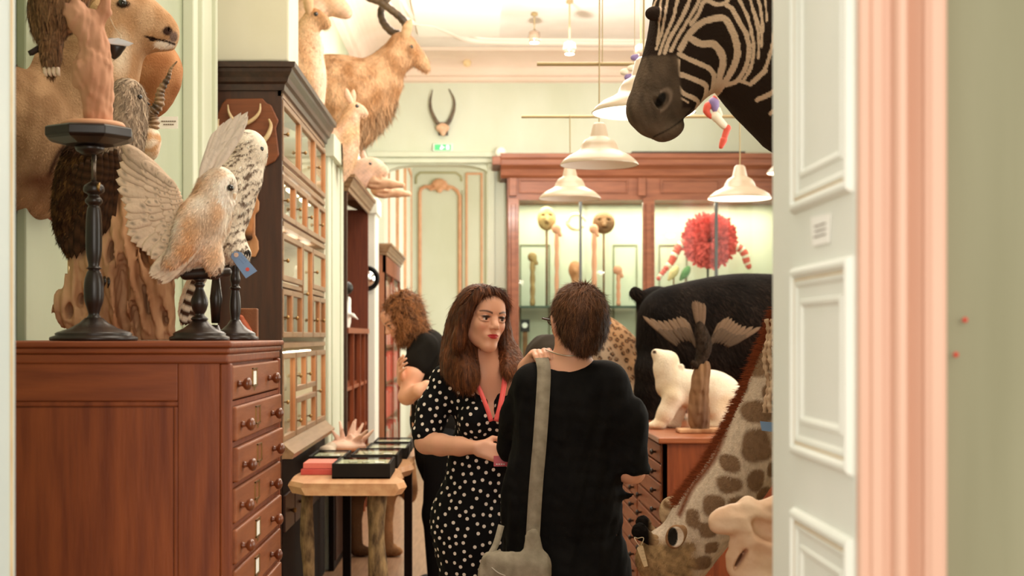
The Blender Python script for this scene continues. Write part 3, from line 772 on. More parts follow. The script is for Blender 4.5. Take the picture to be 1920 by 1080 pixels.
# ---- shadow boxes on the table (glass topped, dark frames)
M_blk = plain('black_box_lacquer', srgb(20, 16, 13), .6, srgb(28, 23, 19), 4, spec=.15)
M_lin = plain('grey_green_lining', srgb(206, 206, 182), .8)  # pale reflection on the glass tops put into this lining colour
M_topg = glass_mat('box_glass', .05, (.95, .97, .93), 1.07)
def sbx(x0, x1, y0, y1, h, label, z=TBZ, rz=0):
    cx, cy = (x0 + x1) / 2, (y0 + y1) / 2
    t = thing('specimen_box', label, 'display box', (cx, cy, z), 0, None)
    m = MB(); w = .012
    m.box(x0, x1, y0, y0 + w, z, z + h).box(x0, x1, y1 - w, y1, z, z + h).box(x0, x0 + w, y0 + w, y1 - w, z, z + h).box(x1 - w, x1, y0 + w, y1 - w, z, z + h).box(x0, x1, y0, y1, z, z + .01)
    m.build('frame', M_blk, t, bevel=.002)
    MB().box(x0 + w, x1 - w, y0 + w, y1 - w, z + .01, z + h - .014).build('lining', M_lin, t)
    MB().box(x0 + w, x1 - w, y0 + w, y1 - w, z + h - .006, z + h - .003).build('glass_top', M_topg, t)
    for j in range(3):
        xx = x0 + (x1 - x0) * (.3 + .22 * j); yy = cy + .03 * math.sin(j * 3)
        s = Sdf(.01); s.ell((xx, yy, z + h - .010), (.018, .010, .0035), (0, 0, j)); s.ell((xx + .014, yy + .01, z + h - .010), (.007, .016, .003)); s.ell((xx - .012, yy - .01, z + h - .010), (.006, .014, .003))
        V, F = s.mesh(.003); mesh_obj('specimen', V, F, gm, t)
    MB().box(x1 - .075, x1 - .03, y0 + .05, y0 + .075, z + h, z + h + .0015).build('price_card', M_paper, t)
    t.rotation_euler = (0, 0, rz)
    return t
sbx(-.70, -.425, 6.72, 7.12, .072, 'deep black glass topped specimen box at the front of the plank table')
sbx(-.66, -.42, 7.25, 7.68, .07, 'dark glass topped box just behind the front specimen box')
sbx(-.63, -.40, 7.80, 8.2, .06, 'dark glass topped box third along the plank table')
sbx(-.62, -.40, 8.28, 8.62, .06, 'dark glass topped box at the far end of the plank table')
sbx(-.90, -.71, 7.45, 7.86, .045, 'shallow grey display box lying behind the red books')
M_redb = plain('red_cloth', srgb(198, 78, 70), .55, srgb(206, 92, 84), 9); M_pages = plain('page_edges', srgb(232, 216, 200), .8)
for i, (x0, y0, z0, c_, lb) in enumerate(((-.87, 6.90, TBZ + .0005, M_redb, 'red cloth book, the lower of two by the black display box'), (-.862, 6.93, TBZ + .0285, plain('pink_cloth', srgb(226, 128, 112), .55), 'pinkish red book lying on top of the other red book'))):
    t = thing('book', lb, 'book', (x0 + .07, y0 + .1, z0))
    MB().box(x0 + .003, x0 + .157, y0 + .004, y0 + .24, z0 + .003, z0 + .024).build('page_block', M_pages, t)
    MB().box(x0, x0 + .16, y0, y0 + .245, z0, z0 + .003).box(x0, x0 + .16, y0, y0 + .245, z0 + .024, z0 + .027).box(x0, x0 + .16, y0, y0 + .004, z0, z0 + .027).build('cover', c_, t, bevel=.002)
# crystal / coral branch cluster at the far end of the table
s = Sdf(.012); c = Vector((-.78, 8.25, TBZ))
rr = random.Random(3)
for i in range(16):
    a = rr.uniform(-1.3, 1.3); L = rr.uniform(.07, .19); x0 = c.x + rr.uniform(-.07, .07)
    p1 = (x0 + math.sin(a) * L * .7, c.y + rr.uniform(-.08, .08), c.z + .03 + L * math.cos(a) * .9)
    s.cone((x0, c.y, c.z + .03), p1, .022, .007)
s.ell((c.x, c.y, c.z + .035), (.12, .10, .035))
V, F = s.mesh(.007)
tag(mesh_obj('branching_coral', V, F, plain('pink_coral', srgb(232, 198, 176), .5, srgb(214, 170, 148), 10)), 'pale pink branching coral at the far end of the plank table', 'coral')
s = Sdf(.02); s.ell((-.86, 8.0, TBZ + .03), (.045, .09, .03), (0, 0, .3)); s.ell((-.84, 8.05, TBZ + .045), (.03, .05, .03))
V, F = s.mesh(.008); tag(mesh_obj('stone_slab', V, F, plain('pale_stone', srgb(206, 190, 168), .7, srgb(180, 160, 138), 14, .3, 40)), 'pale rough mineral lump in front of the coral', 'mineral')

# ---- back vitrine
VX0, VX1, VY, VT = atx(951, 15.05), 3.3, 15.05, atz(290, 15.05)
vt = thing('display_vitrine', 'wide reddish mahogany display vitrine with glass doors along the back wall', 'display case', (1.8, 15.3, 0))
cp2 = [(0, -.25), (.03, -.22), (.05, -.16), (.10, -.12), (.11, -.06), (.13, -.05), (.13, 0), (0, 0)]
m = MB(); k = len(cp2)
V = [(x, VY - d, VT + z) for x in (VX0 - .07, VX1) for d, z in cp2]; m.add(V, [(i, i + 1, i + 1 + k, i + k) for i in range(k - 1)] + [tuple(range(k))])
m.box(VX0 - .07, VX1, VY, YB - .02, VT - .24, VT)
m.box(VX0 - .16, VX0 - .07, VY - .13, YB - .1, VT - .12, VT - .03)
m.build('cornice', M_vit, vt, bevel=.006)
m = MB().box(VX0, VX1, VY + .001, YB - .02, VT - .48, VT - .24); m.build('frieze', M_vit, vt)
m = MB()
for x0, x1 in ((VX0 + .12, VX0 + .62), (VX0 + .66, VX0 + 1.28), (VX0 + 1.62, VX0 + 2.25), (VX0 + 2.35, VX0 + 3.0)): frame_rect(m, x0, x1, VT - .41, VT - .26, .02, VY, .015)
for x0 in (VX0 + .0, VX0 + 1.36):
    m.box(x0 + .02, x0 + .10, VY - .05, VY, VT - .44, VT - .25)
m.build('frieze_panel', M_vit, vt, bevel=.006)
m = MB()
for px0, px1 in ((952, 973), (1205, 1227)):
    m.box(atx(px0, VY), atx(px1, VY), VY - .03, VY + .04, 0, VT - .46).box(atx(px0 + 6, VY), atx(px1 - 6, VY), VY - .045, VY, .2, VT - .52)
m.box(VX1 - .1, VX1, VY - .03, VY + .04, 0, VT - .46).box(VX0, VX1, VY - .02, VY + .04, .6, .72).box(VX0, VX0 + .02, VY, YB - .02, 0, VT - .24)
m.build('post', M_vit, vt, bevel=.006)
MB().box(VX0 + .02, VX1, VY, YB - .02, 0, .68).build('base', M_vit, vt)
m = MB().box(atx(1086, VY), atx(1091, VY), VY - .01, VY + .02, .7, VT - .47).box(atx(1340, VY), atx(1346, VY), VY - .01, VY + .02, .7, VT - .47); m.build('glazing_bar', plain('grey_metal', srgb(84, 86, 84), .4, metal=.5), vt)
MB().box(atx(973, VY), atx(1205, VY), VY + .005, VY + .009, .72, VT - .47).build('pane', M_glass, vt)
MB().box(atx(1227, VY), VX1 - .1, VY + .005, VY + .009, .72, VT - .47).build('pane', M_glass, vt)
m = MB().box(VX0 + .02, VX1, YB - .05, YB - .02, .68, VT - .47); m.build('back_panel', M_sage, vt)
m = MB()
for px0, px1 in ((975, 1032), (1150, 1196), (1236, 1290)): frame_rect(m, atx(px0, 15.5), atx(px1, 15.5), .8, atz(458, 15.5), .015, 15.55, .01)
m.build('back_panel_moulding', M_sage_d, vt)
m = MB().box(VX0 + .03, atx(1205, VY), VY + .08, YB - .06, atz(577, VY), atz(573, VY)); m.box(atx(1227, VY), VX1 - .05, VY + .08, YB - .06, atz(577, VY), atz(573, VY)); m.build('shelf', plain('glass_shelf_edge', srgb(70, 84, 74), .2), vt)
area_light('vitrine_light', (1.0, 15.25, VT - .50), (0, 0, 0), 1.2, .2, 14, (1, .9, .7))
area_light('vitrine_light', (2.4, 15.25, VT - .50), (0, 0, 0), 1.6, .2, 18, (1, .9, .7))
o = MB().box(atx(1182, 15.2), atx(1393, 15.2), 15.05, 15.5, VT + .001, VT + .036).build('flat_case', plain('dark_flat_case', srgb(60, 50, 40), .5), bevel=.004)
tag(o, 'dark flat board lying on top of the back vitrine', 'board')
o = MB().lathe([(.0, 0), (.05, .01), (.058, .03), (.04, .05), (.02, .06), (.018, .03), (0, .03)], at(939, 285, 14.95) + Vector((0, 0, 0)), 20, 'y').build('small_speaker', plain('off_white_plastic', srgb(232, 216, 196), .4), None, True)
tag(o, 'small round cream fitting at the corner of the vitrine top', 'lamp fitting')

# ---- drawer chest on the right, under the bear
RX, RY0, RY1, RT = .915, 7.15, 9.35, .94
rc = thing('map_chest', 'low wide wooden chest of drawers under the black bear and white cub', 'chest of drawers', (1.7, 8.2, 0))
MB().box(RX + .02, 3.0, RY0 + .02, RY1, 0, RT - .03).build('carcass', M_mahog, rc)
MB().box(RX - .02, 3.02, RY0 - .02, RY1 + .02, RT - .03, RT).build('top', wood('worn_top', srgb(150, 80, 46), srgb(170, 98, 60), 'x', .35, .3), rc, bevel=.006)
m = MB().box(RX + .0, RX + .03, RY0, RY0 + .04, 0, RT - .03).box(RX + .0, RX + .26, RY0, RY0 + .02, 0, RT - .03).box(2.5, 3.0, RY0, RY0 + .02, 0, RT - .03).box(RX + .26, 2.5, RY0, RY0 + .02, RT - .16, RT - .03).box(RX + .26, 2.5, RY0, RY0 + .02, 0, .12)
m.box(RX, RX + .03, RY0 + 1.05, RY0 + 1.11, 0, RT - .03)
m.build('frame', M_mahog, rc, bevel=.003)
for col, (y0, y1) in enumerate(((RY0 + .05, RY0 + 1.04), (RY0 + 1.12, RY1 - .03))):
    for k in range(9):
        z1 = RT - .045 - k * .099
        d = MB().box(RX - .004, RX + .3, y0, y1, z1 - .088, z1).build('drawer', M_drawer, rc, bevel=.004)
        for ky in (y0 + .16, y1 - .16):
            MB().lathe([(.006, 0), (.006, -.012), (.015, -.02), (.014, -.03), (0, -.034)], (RX - .004, ky, z1 - .044), 10, 'x').build('knob', M_ebony, d, True)

# ---- pendant lamps
M_enam = plain('cream_enamel', srgb(186, 167, 144), .35, coat=.3); M_inner = plain('white_enamel', srgb(250, 246, 238), .5)
M_rod = plain('bronze_rod', srgb(170, 150, 110), .4, metal=.3)
def pendant(x, y, z, r, lit, label, ztop):
    q = .72
    t = thing('pendant_lamp', label, 'lamp', (x, y, z))
    outp = [(a_, b_ * q) for a_, b_ in ((r, 0), (r * 1.005, .006), (r * .93, .035), (r * .78, .07), (r * .60, .095), (r * .50, .115), (r * .46, .15), (r * .38, .185), (r * .26, .205), (r * .235, .215), (r * .17, .30), (r * .12, .315), (.008, .32))]
    n = 40; V, F = [], []
    inn = [(a_, b_ * q) for a_, b_ in ((r * .985, .002), (r * .90, .03), (r * .74, .062), (r * .56, .088), (r * .44, .12), (r * .40, .15), (r * .3, .18), (.01, .19))]
    def ring(prof, flip):
        b0 = len(V)
        for rr_, zz in prof:
            for k_ in range(n): a = 2 * PI * k_ / n; V.append((x + rr_ * math.cos(a), y + rr_ * math.sin(a), z + zz))
        for i in range(len(prof) - 1):
            for k_ in range(n):
                a = b0 + i * n + k_; b_ = b0 + i * n + (k_ + 1) % n; q = (a, b_, b_ + n, a + n); F.append(q[::-1] if flip else q)
        return b0
    ring(outp, False); mesh_obj('lamp_shade', V, F, M_enam, t); V, F = [], []; ring(inn, True); mesh_obj('shade_lining', V, F, M_inner, t)
    MB().lathe([(.012, .145), (.02, .12), (.045, .085), (.048, .06), (.03, .03), (0, .022)], (x, y, z), 14).build('bulb', emit('lit_bulb', (1, .93, .8), 30) if lit else M_inner, t, True)
    MB().tube([(x, y, z + .22), (x + .002, y, (z + ztop) / 2), (x, y, ztop)], .004, 6).build('cable', M_rod, t)
    if lit:
        l = bpy.data.lights.new('bulb_light', 'POINT'); l.energy = 14; l.color = (1, .86, .66); l.shadow_soft_size = .06
        o = bpy.data.objects.new('bulb_light', l); COL.objects.link(o); o.location = (x, y, z + .03)
    return t
pendant(atx(1123.5, 7.6), 7.6, atz(310, 7.6), .209, False, 'unlit cream enamel pendant lamp, the larger of the two on the left', ZC)
pendant(atx(1068.5, 9.6), 9.6, atz(373, 9.6), .209, False, 'unlit cream enamel pendant lamp, lowest and furthest left', 2.94)
pendant(atx(1207, 5.9), 5.9, atz(212, 5.9), .215, True, 'lit pendant lamp partly hidden behind the zebra muzzle', ZC)
pendant(atx(1387, 9.6), 9.6, atz(373, 9.6), .214, True, 'lit cream pendant lamp in front of the red feather disc', 2.94)
pendant(atx(1478, 11.5), 11.5, atz(325, 11.5), .17, True, 'lit pendant lamp just cut off by the pale door', ZC)
for (xa, xb, y, py, cx, lb) in ((1007, 1250, 7.6, 119, 1130, 'thin brass rod hanging above the big unlit lamp'), (978, 1402, 9.6, 218, 1240, 'longer brass rod above the far lamps, the lower of the two')):
    t = thing('hanging_rod', lb, 'rod', (atx((xa + xb) / 2, y), y, atz(py, y)))
    z = atz(py, y)
    MB().tube([(atx(xa, y), y + (.012 if y > 9 else .016), z), (atx(xb, y), y + (.012 if y > 9 else .016), z)], .011, 8).build('rod', M_rod, t)
    MB().tube([(atx(cx, y), y + .016, z), (atx(cx, y), y + .016, ZC)], .003, 6).build('cable', M_rod, t)
# ceiling spotlights on small stems
def spot(px, py, d, lb, lit=True):
    p = at(px, py, d); t = thing('spotlight', lb, 'lamp', (p.x, p.y, ZC))
    MB().lathe([(0, 0), (.03, -.005), (.035, -.03), (.01, -.04)], (p.x, p.y, ZC), 14).tube([(p.x, p.y, ZC - .03), (p.x, p.y, p.z + .04)], .007, 6).build('stem', M_rod, t)
    MB().lathe([(.045, -.04), (.06, .0), (.05, .06), (.02, .075), (0, .08)], p, 16).build('lamp_head', plain('chrome_head', srgb(190, 170, 150), .25, metal=.6), t, True)
    MB().lathe([(0, -.045), (.04, -.042), (.04, -.03), (0, -.03)], p, 14).build('lens', emit('spot_lens', (1, .93, .82), 12), t)
spot(1002, 72, 13.4, 'small bright spotlight on the ceiling, left of two'); spot(1068, 93, 12.9, 'round ceiling spotlight to the right of the first'); spot(1202, 100, 11.8, 'spotlight close to the zebra forehead')
def sp_light(name, loc, target, energy, size=1.1, color=(1, .95, .88), soft=.1):
    l = bpy.data.lights.new(name, 'SPOT'); l.energy = energy; l.color = color; l.spot_size = size; l.spot_blend = .6; l.shadow_soft_size = soft
    o = bpy.data.objects.new(name, l); COL.objects.link(o); o.location = loc
    o.rotation_euler = (Vector(target) - Vector(loc)).to_track_quat('-Z', 'Y').to_euler(); return o
area_light('ceiling_track_light', (.6, 12.5, ZC - .25), (0, 0, 0), 2.4, 3.0, 95, (1, .95, .87))
area_light('ceiling_track_light', (.6, 8.5, ZC - .25), (0, 0, 0), 2.4, 3.0, 90, (1, .9, .76))
area_light('ceiling_track_light', (.5, 4.4, ZC - .25), (0, 0, 0), 2.2, 2.6, 80, (1, .9, .76))
sp_light('ceiling_up_wash', (.4, 11.5, 3.0), (-.1, 13.0, 4.5), 270, 2.6)

# ---- exit sign
ex = thing('exit_sign', 'small green and white emergency exit sign under the mounted horns', 'sign', (atx(830, 15.55), 15.55, atz(276, 15.55)))
p = at(830, 276, 15.53)
MB().box(p.x - .11, p.x + .11, 15.54, 15.595, p.z - .045, p.z + .045).build('housing', plain('sign_white', srgb(225, 235, 220), .4), ex, bevel=.01)
MB().box(p.x - .09, p.x + .09, 15.536, 15.541, p.z - .032, p.z + .032).build('sign_face', emit('exit_green', srgb(70, 190, 110), .35), ex)
m = MB().box(p.x - .02, p.x + .0, 15.532, 15.537, p.z - .02, p.z + .012).box(p.x + .0, p.x + .022, 15.532, 15.537, p.z - .006, p.z + .004).box(p.x - .028, p.x - .018, 15.532, 15.537, p.z - .022, p.z - .004).box(p.x - .016, p.x - .004, 15.532, 15.537, p.z + .014, p.z + .024).box(p.x + .04, p.x + .07, 15.532, 15.537, p.z - .022, p.z + .022)
m.build('pictogram', emit('pictogram_white', (1, 1, 1), .5), ex)

# low dark box added to give the shade behind the plank table
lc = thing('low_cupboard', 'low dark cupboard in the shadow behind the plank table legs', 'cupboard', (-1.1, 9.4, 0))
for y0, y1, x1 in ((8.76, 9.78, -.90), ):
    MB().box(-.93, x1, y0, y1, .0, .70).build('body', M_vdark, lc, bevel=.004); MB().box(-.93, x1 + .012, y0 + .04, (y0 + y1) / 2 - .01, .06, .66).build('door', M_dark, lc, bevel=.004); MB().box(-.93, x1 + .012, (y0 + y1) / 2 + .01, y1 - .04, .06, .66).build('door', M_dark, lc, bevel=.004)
# ================================================================== PEOPLE
SKIN = srgb(226, 168, 138); SKIN2 = srgb(214, 146, 116)
M_skin = painted('skin', .45, .03, 300, .0, .35)
try:
    b_ = M_skin.node_tree.nodes['Principled BSDF']; b_.inputs['Subsurface Weight'].default_value = .08; b_.inputs['Subsurface Radius'].default_value = (.01, .004, .002)
except Exception: pass
M_hair = painted('hair', .55, .25, 90, .0, .2, stretch=(1, 1, .12))
M_strand = painted('hair_strands', .5, 0, 1, .0, .15)
M_eye_w = plain('eye_white', srgb(226, 214, 204), .15); M_iris = plain('brown_iris', srgb(64, 36, 20), .1)

def head_ops(s, female=True):
    """a head in its own frame: face towards -y, up +z, about 22 cm from chin to crown"""
    s.ell((0, .020, .030), (.073, .090, .080), k=.02)
    s.ell((0, -.020, -.022), (.0555, .066, .080), k=.03)
    for e in (-1, 1):
        s.cone((e * .039, .000, -.036), (e * .008, -.060, -.089), .021, .013, k=.035)
        s.ell((e * .034, -.058, -.020), (.020, .020, .022), k=.025)
        s.cone((e * .016, -.079, .019), (e * .048, -.062, .018), .007, .006, k=.015)
    s.ell((0, -.066, -.094), (.016, .014, .013), k=.025)
    s.ell((0, -.066, .045), (.045, .025, .035), k=.03)
    for e in (-1, 1):
        s.ell((e * .031, -.088, .0015), (.0185, .012, .0105), k=.012, sub=True)
        # lids round the eye opening
        P = [(e * .0155, -.0775, -.001, .0028), (e * .022, -.0815, .0065, .0032), (e * .031, -.0825, .0085, .0034), (e * .040, -.0785, .0065, .0032), (e * .0475, -.0700, .0005, .0028)]
        s.chain(P, k=.005, n=2)
        P = [(e * .0155, -.0775, -.001, .0026), (e * .023, -.0800, -.0065, .0026), (e * .032, -.0805, -.0080, .0026), (e * .041, -.0760, -.0055, .0026), (e * .0475, -.0700, .0005, .0026)]
        s.chain(P, k=.005, n=2)
    s.chain([(0, -.076, .012, .0075), (0, -.084, .000, .0065), (0, -.095, -.016, .0070), (0, -.1025, -.0245, .0085)], k=.012, n=2)
    for e in (-1, 1):
        s.ell((e * .0105, -.0930, -.0290), (.0062, .0095, .0060), k=.006)
        s.ell((e * .0062, -.0985, -.0345), (.0026, .0042, .0028), k=.003, sub=True)
    # lips
    s.ell((0, -.074, -.056), (.028, .014, .018), k=.015)
    s.chain([(-.0235, -.0765, -.0545, .002), (-.011, -.0865, -.0515, .0042), (0, -.0885, -.0525, .0038), (.011, -.0865, -.0515, .0036), (.0235, -.0765, -.0545, .002)], k=.006, n=2)
    s.chain([(-.0215, -.0765, -.0565, .002), (-.010, -.0855, -.0595, .0040), (0, -.0868, -.0600, .0043), (.010, -.0855, -.0595, .0040), (.0215, -.0765, -.0565, .002)], k=.006, n=2)
    s.chain([(-.020, -.0860, -.0560, .0014), (0, -.0940, -.0562, .0016), (.020, -.0860, -.0560, .0014)], k=.002, n=3, sub=True)
    for e in (-1, 1):
        s.ell((e * .0735, .012, -.004), (.0085, .0190, .0310), (0, e * .15, e * -.35), k=.012)
        s.ell((e * .079, .008, .002), (.004, .009, .014), (0, 0, e * -.3), k=.004, sub=True)
        s.ell((e * .072, .003, -.030), (.006, .008, .010), k=.008)
def paint_face(s, V, C, lip=srgb(190, 52, 56), brow=srgb(70, 44, 30)):
    L = s.loc(V); x, y, z = L[:, 0], L[:, 1], L[:, 2]; ax_ = np.abs(x)
    def mixc(m, c):
        m = np.clip(m, 0, 1)[:, None]; C[:] = C * (1 - m) + np.array(c) * m
    front = (y < -.05)
    d = np.sqrt((x / .0225) ** 2 + ((z + .0562 + .0015 * (1 - (x / .02) ** 2)) / (.0088 * np.clip(1.15 - (ax_ / .025) ** 2, .15, 1))) ** 2)
    mixc(((1.05 - d) * 6) * front * (y < -.072), lip)
    bz = .0205 + .006 * np.sin(np.clip((ax_ - .012) / .04, 0, 1) * 2.4)
    mixc((1.15 - np.abs(z - bz) / (.0044 - .07 * np.clip(ax_ - .03, 0, 1))) * 1.1 * (ax_ > .013) * (ax_ < .053) * front, brow)
    mixc((1 - np.sqrt(((ax_ - .031) / .020) ** 2 + ((z - .0078) / .0062) ** 2)) * 2.6 * front, srgb(50, 30, 22)); mixc((1 - np.sqrt(((ax_ - .033) / .019) ** 2 + ((z + .0085) / .0035) ** 2)) * 1.0 * front, srgb(110, 66, 50))   # lashes
    mixc((1 - np.sqrt(((ax_ - .040) / .022) ** 2 + ((z + .030) / .020) ** 2)) * .35 * front, srgb(222, 130, 104))
    return C
def eyes(s, parent, gaze=(0, -1, 0)):
    R, o, c = s.T; g = Vector(gaze).normalized()
    for e in (-1, 1):
        ce = Vector(R @ np.array((e * .031, -.0700, .0005)) * c + o)
        V, F = lathe([(.0125 * math.sin(a) * c, -.0125 * math.cos(a) * c) for a in np.linspace(0, PI, 12)], (0, 0, 0), 16)
        eo = mesh_obj('eye', [Vector(v) + ce for v in V], F, M_eye_w, parent)
        gd = Vector(R @ np.array(g)); q = Vector((0, 0, 1)).rotation_difference(gd)
        V, F = lathe([(0, 0), (.0062 * c, -.0006 * c), (.0062 * c, -.0025 * c)][::-1] and [(.0074 * c, .0105 * c), (.0062 * c, .01150 * c), (.003 * c, .0128 * c), (0, .0131 * c)], (0, 0, 0), 16)
        mesh_obj('iris', [q @ Vector(v) + ce for v in V], F, M_iris, eo)

def hand_ops(s, wrist, fwd, palm_n, curl=.5, size=1.0, side=1, spread=.12, k=.006):
    """palm and five fingers; fwd points from wrist to knuckles, palm_n out of the palm, side is where the thumb sits"""
    w = Vector(wrist); f = Vector(fwd).normalized(); n = Vector(palm_n); n = (n - f * n.dot(f)).normalized(); t = f.cross(n) * side
    a = w; kn = w + f * .085 * size
    for i, off in enumerate((-.026, -.009, .009, .024)):
        s.cone(w + t * off * .6 * size + f * .01 * size, kn + t * off * size, .015 * size, .011 * size, k=.012)
    for i, (off, L) in enumerate(((-.029, .060), (-.010, .072), (.010, .078), (.029, .070))):
        p = kn + t * off * size; d = (f + t * (off * 4 * spread)).normalized(); r = (.0078 + .0004 * i) * size
        ang = curl * (.9 - .12 * i)
        for j, fr in enumerate((.42, .32, .26)):
            d2 = (d * math.cos(ang) + n * math.sin(ang)).normalized(); n = (n * math.cos(ang) - d * math.sin(ang)).normalized() if False else n
            q = p + d2 * L * fr * size; s.cone(p, q, r, r * .9, k=k * .5); p = q; r *= .9
            # bend further at every joint
            ang += curl * .75
    p = w + f * .022 * size + t * .022 * size; d = (f * .55 + t * .8 + Vector(palm_n).normalized() * .35 * (1 if curl > 0 else 0)).normalized()
    q = p + d * .036 * size; s.cone(p, q, .0135 * size, .0105 * size, k=.012); d2 = (f * .9 + t * .25 + Vector(palm_n).normalized() * .3).normalized()
    q2 = q + d2 * .030 * size; s.cone(q, q2, .0100 * size, .0088 * size, k=.004); s.cone(q2, q2 + d2 * .022 * size, .0088 * size, .0072 * size, k=.004)

def dots(V, F, r, spacing, n=9000, seed=1):
    """white dots laid out over a cloth; returned as small discs that are joined to the cloth's own mesh"""
    rg = np.random.default_rng(seed); F = np.asarray(F); N = vnormals(V, F)
    A = np.linalg.norm(np.cross(V[F[:, 1]] - V[F[:, 0]], V[F[:, 2]] - V[F[:, 0]]), axis=1)
    pick = rg.choice(len(F), n, p=A / A.sum()); u = rg.random((n, 1)); v = rg.random((n, 1)); fq = F[pick]
    bil = lambda X: (X[fq[:, 0]] * (1 - u) * (1 - v) + X[fq[:, 1]] * u * (1 - v) + X[fq[:, 2]] * u * v + X[fq[:, 3]] * (1 - u) * v)
    P = bil(V); Q = bil(N); Q /= np.linalg.norm(Q, axis=1)[:, None]
    keep = []; cells = {}
    for i, p in enumerate(P):
        key = tuple((p // spacing).astype(int)); ok = True
        for dx in (-1, 0, 1):
            for dy in (-1, 0, 1):
                for dz in (-1, 0, 1):
                    for j in cells.get((key[0] + dx, key[1] + dy, key[2] + dz), ()):
                        if np.sum((P[j] - p) ** 2) < spacing ** 2: ok = False; break
        if ok: keep.append(i); cells.setdefault(key, []).append(i)
    VV = []; FF = []
    for i in keep:
        nn = Vector(Q[i]); t = nn.orthogonal().normalized(); b = nn.cross(t); c0 = len(VV)
        for k in range(10):
            a = 2 * PI * k / 10; VV.append(Vector(P[i]) + nn * .0014 + (t * math.cos(a) + b * math.sin(a)) * r)
        FF.append(tuple(range(c0, c0 + 10)))
    return VV, FF

# ---------------------------------------------------------------- woman in the dotted dress
D1 = 4.90
W = thing('person', 'woman with long brown hair in a black dress with white polka dots', 'person', (atx(880, D1), D1, 0))
def wq(px, py, dd=0.0): return at(px, py, D1 + dd)
def wr(px, py, dd, r): p = wq(px, py, dd); return (p.x, p.y, p.z, r)
s = Sdf(.02)
hc = wq(904, 597, -.01)
s.push((math.radians(3), math.radians(4), math.radians(29)), hc, 1.0); head_ops(s); HT = s.T; s.pop()
s.cone(wq(910, 632, .04), wq(908, 690, .06), .045, .052, k=.02)                         # neck
s.cone(wq(908, 700, .05), wq(865, 712, .08), .058, .055, k=.04); s.cone(wq(908, 700, .05), wq(950, 705, .08), .058, .055, k=.04)
s.ell(wq(912, 745, .06), (.10, .062, .11), k=.05)                                       # chest
for px in (893, 944): s.ell(wq(px, 790, .01), (.050, .05, .055), k=.03)
s.ell(wq(905, 900, .08), (.095, .07, .20), k=.05); s.ell(wq(892, 1010, .10), (.105, .085, .16), k=.05)
for e in (-1, 1):
    x = atx(895, D1) + e * .055
    s.chain([(x, D1 + .10, .80, .062), (x, D1 + .09, .48, .048), (x, D1 + .12, .30, .050), (x, D1 + .12, .09, .033), (x, D1 + .02, .035, .032), (x, D1 - .06, .028, .026)], k=.02)
# her right arm, bent across the waist, the hand holding a red card
s.chain([wr(838, 712, .09, .048), wr(812, 765, .09, .042), wr(800, 828, .06, .040)], k=.02)
s.chain([wr(800, 830, .06, .040), wr(826, 834, .0, .037), wr(862, 837, -.06, .031), wr(893, 839, -.11, .022)], k=.015)
hand_ops(s, wq(895, 840, -.11), Vector((.95, -.15, -.22)), Vector((.15, .95, -.35)), .55, .95, 1, .15)
# her left arm stays behind the other person
s.chain([wr(968, 715, .12, .046), wr(988, 780, .15, .040), wr(985, 850, .14, .036)], k=.02); s.chain([wr(985, 850, .14, .036), wr(988, 872, .03, .028), wr(986, 890, -.03, .022)], k=.015)
hand_ops(s, wq(986, 892, -.035), Vector((.1, -.5, -.8)), Vector((-.9, .2, -.1)), .4, .9, -1)
V, F = s.mesh(.012, fine=[(2, 1.0, 1.15, .0035), (2, 1.36, 1.64, .0026), (0, -.12, .16, .0032), (1, 4.70, 5.10, .0034), (0, .13, .22, .005)])
C = np.tile(SKIN, (len(V), 1)).astype(float); s.T = HT; C = paint_face(s, V, C)
body = mesh_obj('body', V, F, M_skin, W, colors=C)
eyes(s, body, (.42, -1, .03))
# hair: parted volume and long falls to the chest
h = Sdf(.02); HB = srgb(104, 60, 34); HD = srgb(46, 26, 17); HL = srgb(150, 92, 54)
h.push((math.radians(3), math.radians(4), math.radians(29)), hc, 1.0)
h.ell((0, .028, .036), (.080, .090, .083), k=.02); h.ell((0, .045, -.02), (.078, .070, .085), k=.03)
h.chain([(-.010, -.062, .096, .013), (-.045, -.052, .085, .016), (-.064, -.044, .055, .015), (-.079, -.022, .01, .023), (-.084, -.012, -.05, .022), (-.086, -.002, -.09, .026)], k=.015, n=2)
h.chain([(-.012, -.060, .098, .012), (.022, -.062, .093, .011), (.046, -.056, .076, .010), (.066, -.040, .040, .009), (.073, -.024, .0, .009), (.078, -.006, -.06, .018)], k=.012, n=2)
h.ell((.002, -.092, .002), (.055, .050, .064), k=.008, sub=True)        # the face stays open
h.ell((0, -.09, -.05), (.062, .060, .070), k=.010, sub=True)
h.pop()
h.chain([wr(876, 580, .06, .045), wr(866, 620, .055, .048), wr(866, 665, .02, .044), wr(874, 698, -.03, .034), wr(884, 716, -.045, .018)], k=.03, n=3)
h.chain([wr(866, 610, .08, .036), wr(855, 650, .07, .040), wr(852, 685, .03, .036), wr(862, 712, -.02, .020)], k=.03, n=3)
h.chain([wr(936, 600, .10, .034), wr(945, 645, .08, .028), wr(952, 675, .03, .026), wr(950, 698, -.03, .016)], k=.02, n=3)
h.chain([wr(948, 640, .09, .022), wr(962, 668, .06, .024), wr(968, 688, .01, .016), wr(964, 702, -.02, .008)], k=.02, n=3)
V, F = h.mesh(.005, warp=lambda P: .0035 * noise3(P * np.array([1, 1, .12]), 260, 4))
t_ = np.clip((1.52 - V[:, 2]) / .25, 0, 1)[:, None]; st = (noise3(V * np.array([1, 1, .1]), 150, 2)[:, None] * .5 + .5)
C = np.array(HB) * (1 - st) + np.array(HD) * st; C = C * (1 - .25 * t_) + np.array(HL) * .18 * t_
ho = mesh_obj('hair', V, F, M_hair, W, colors=C)
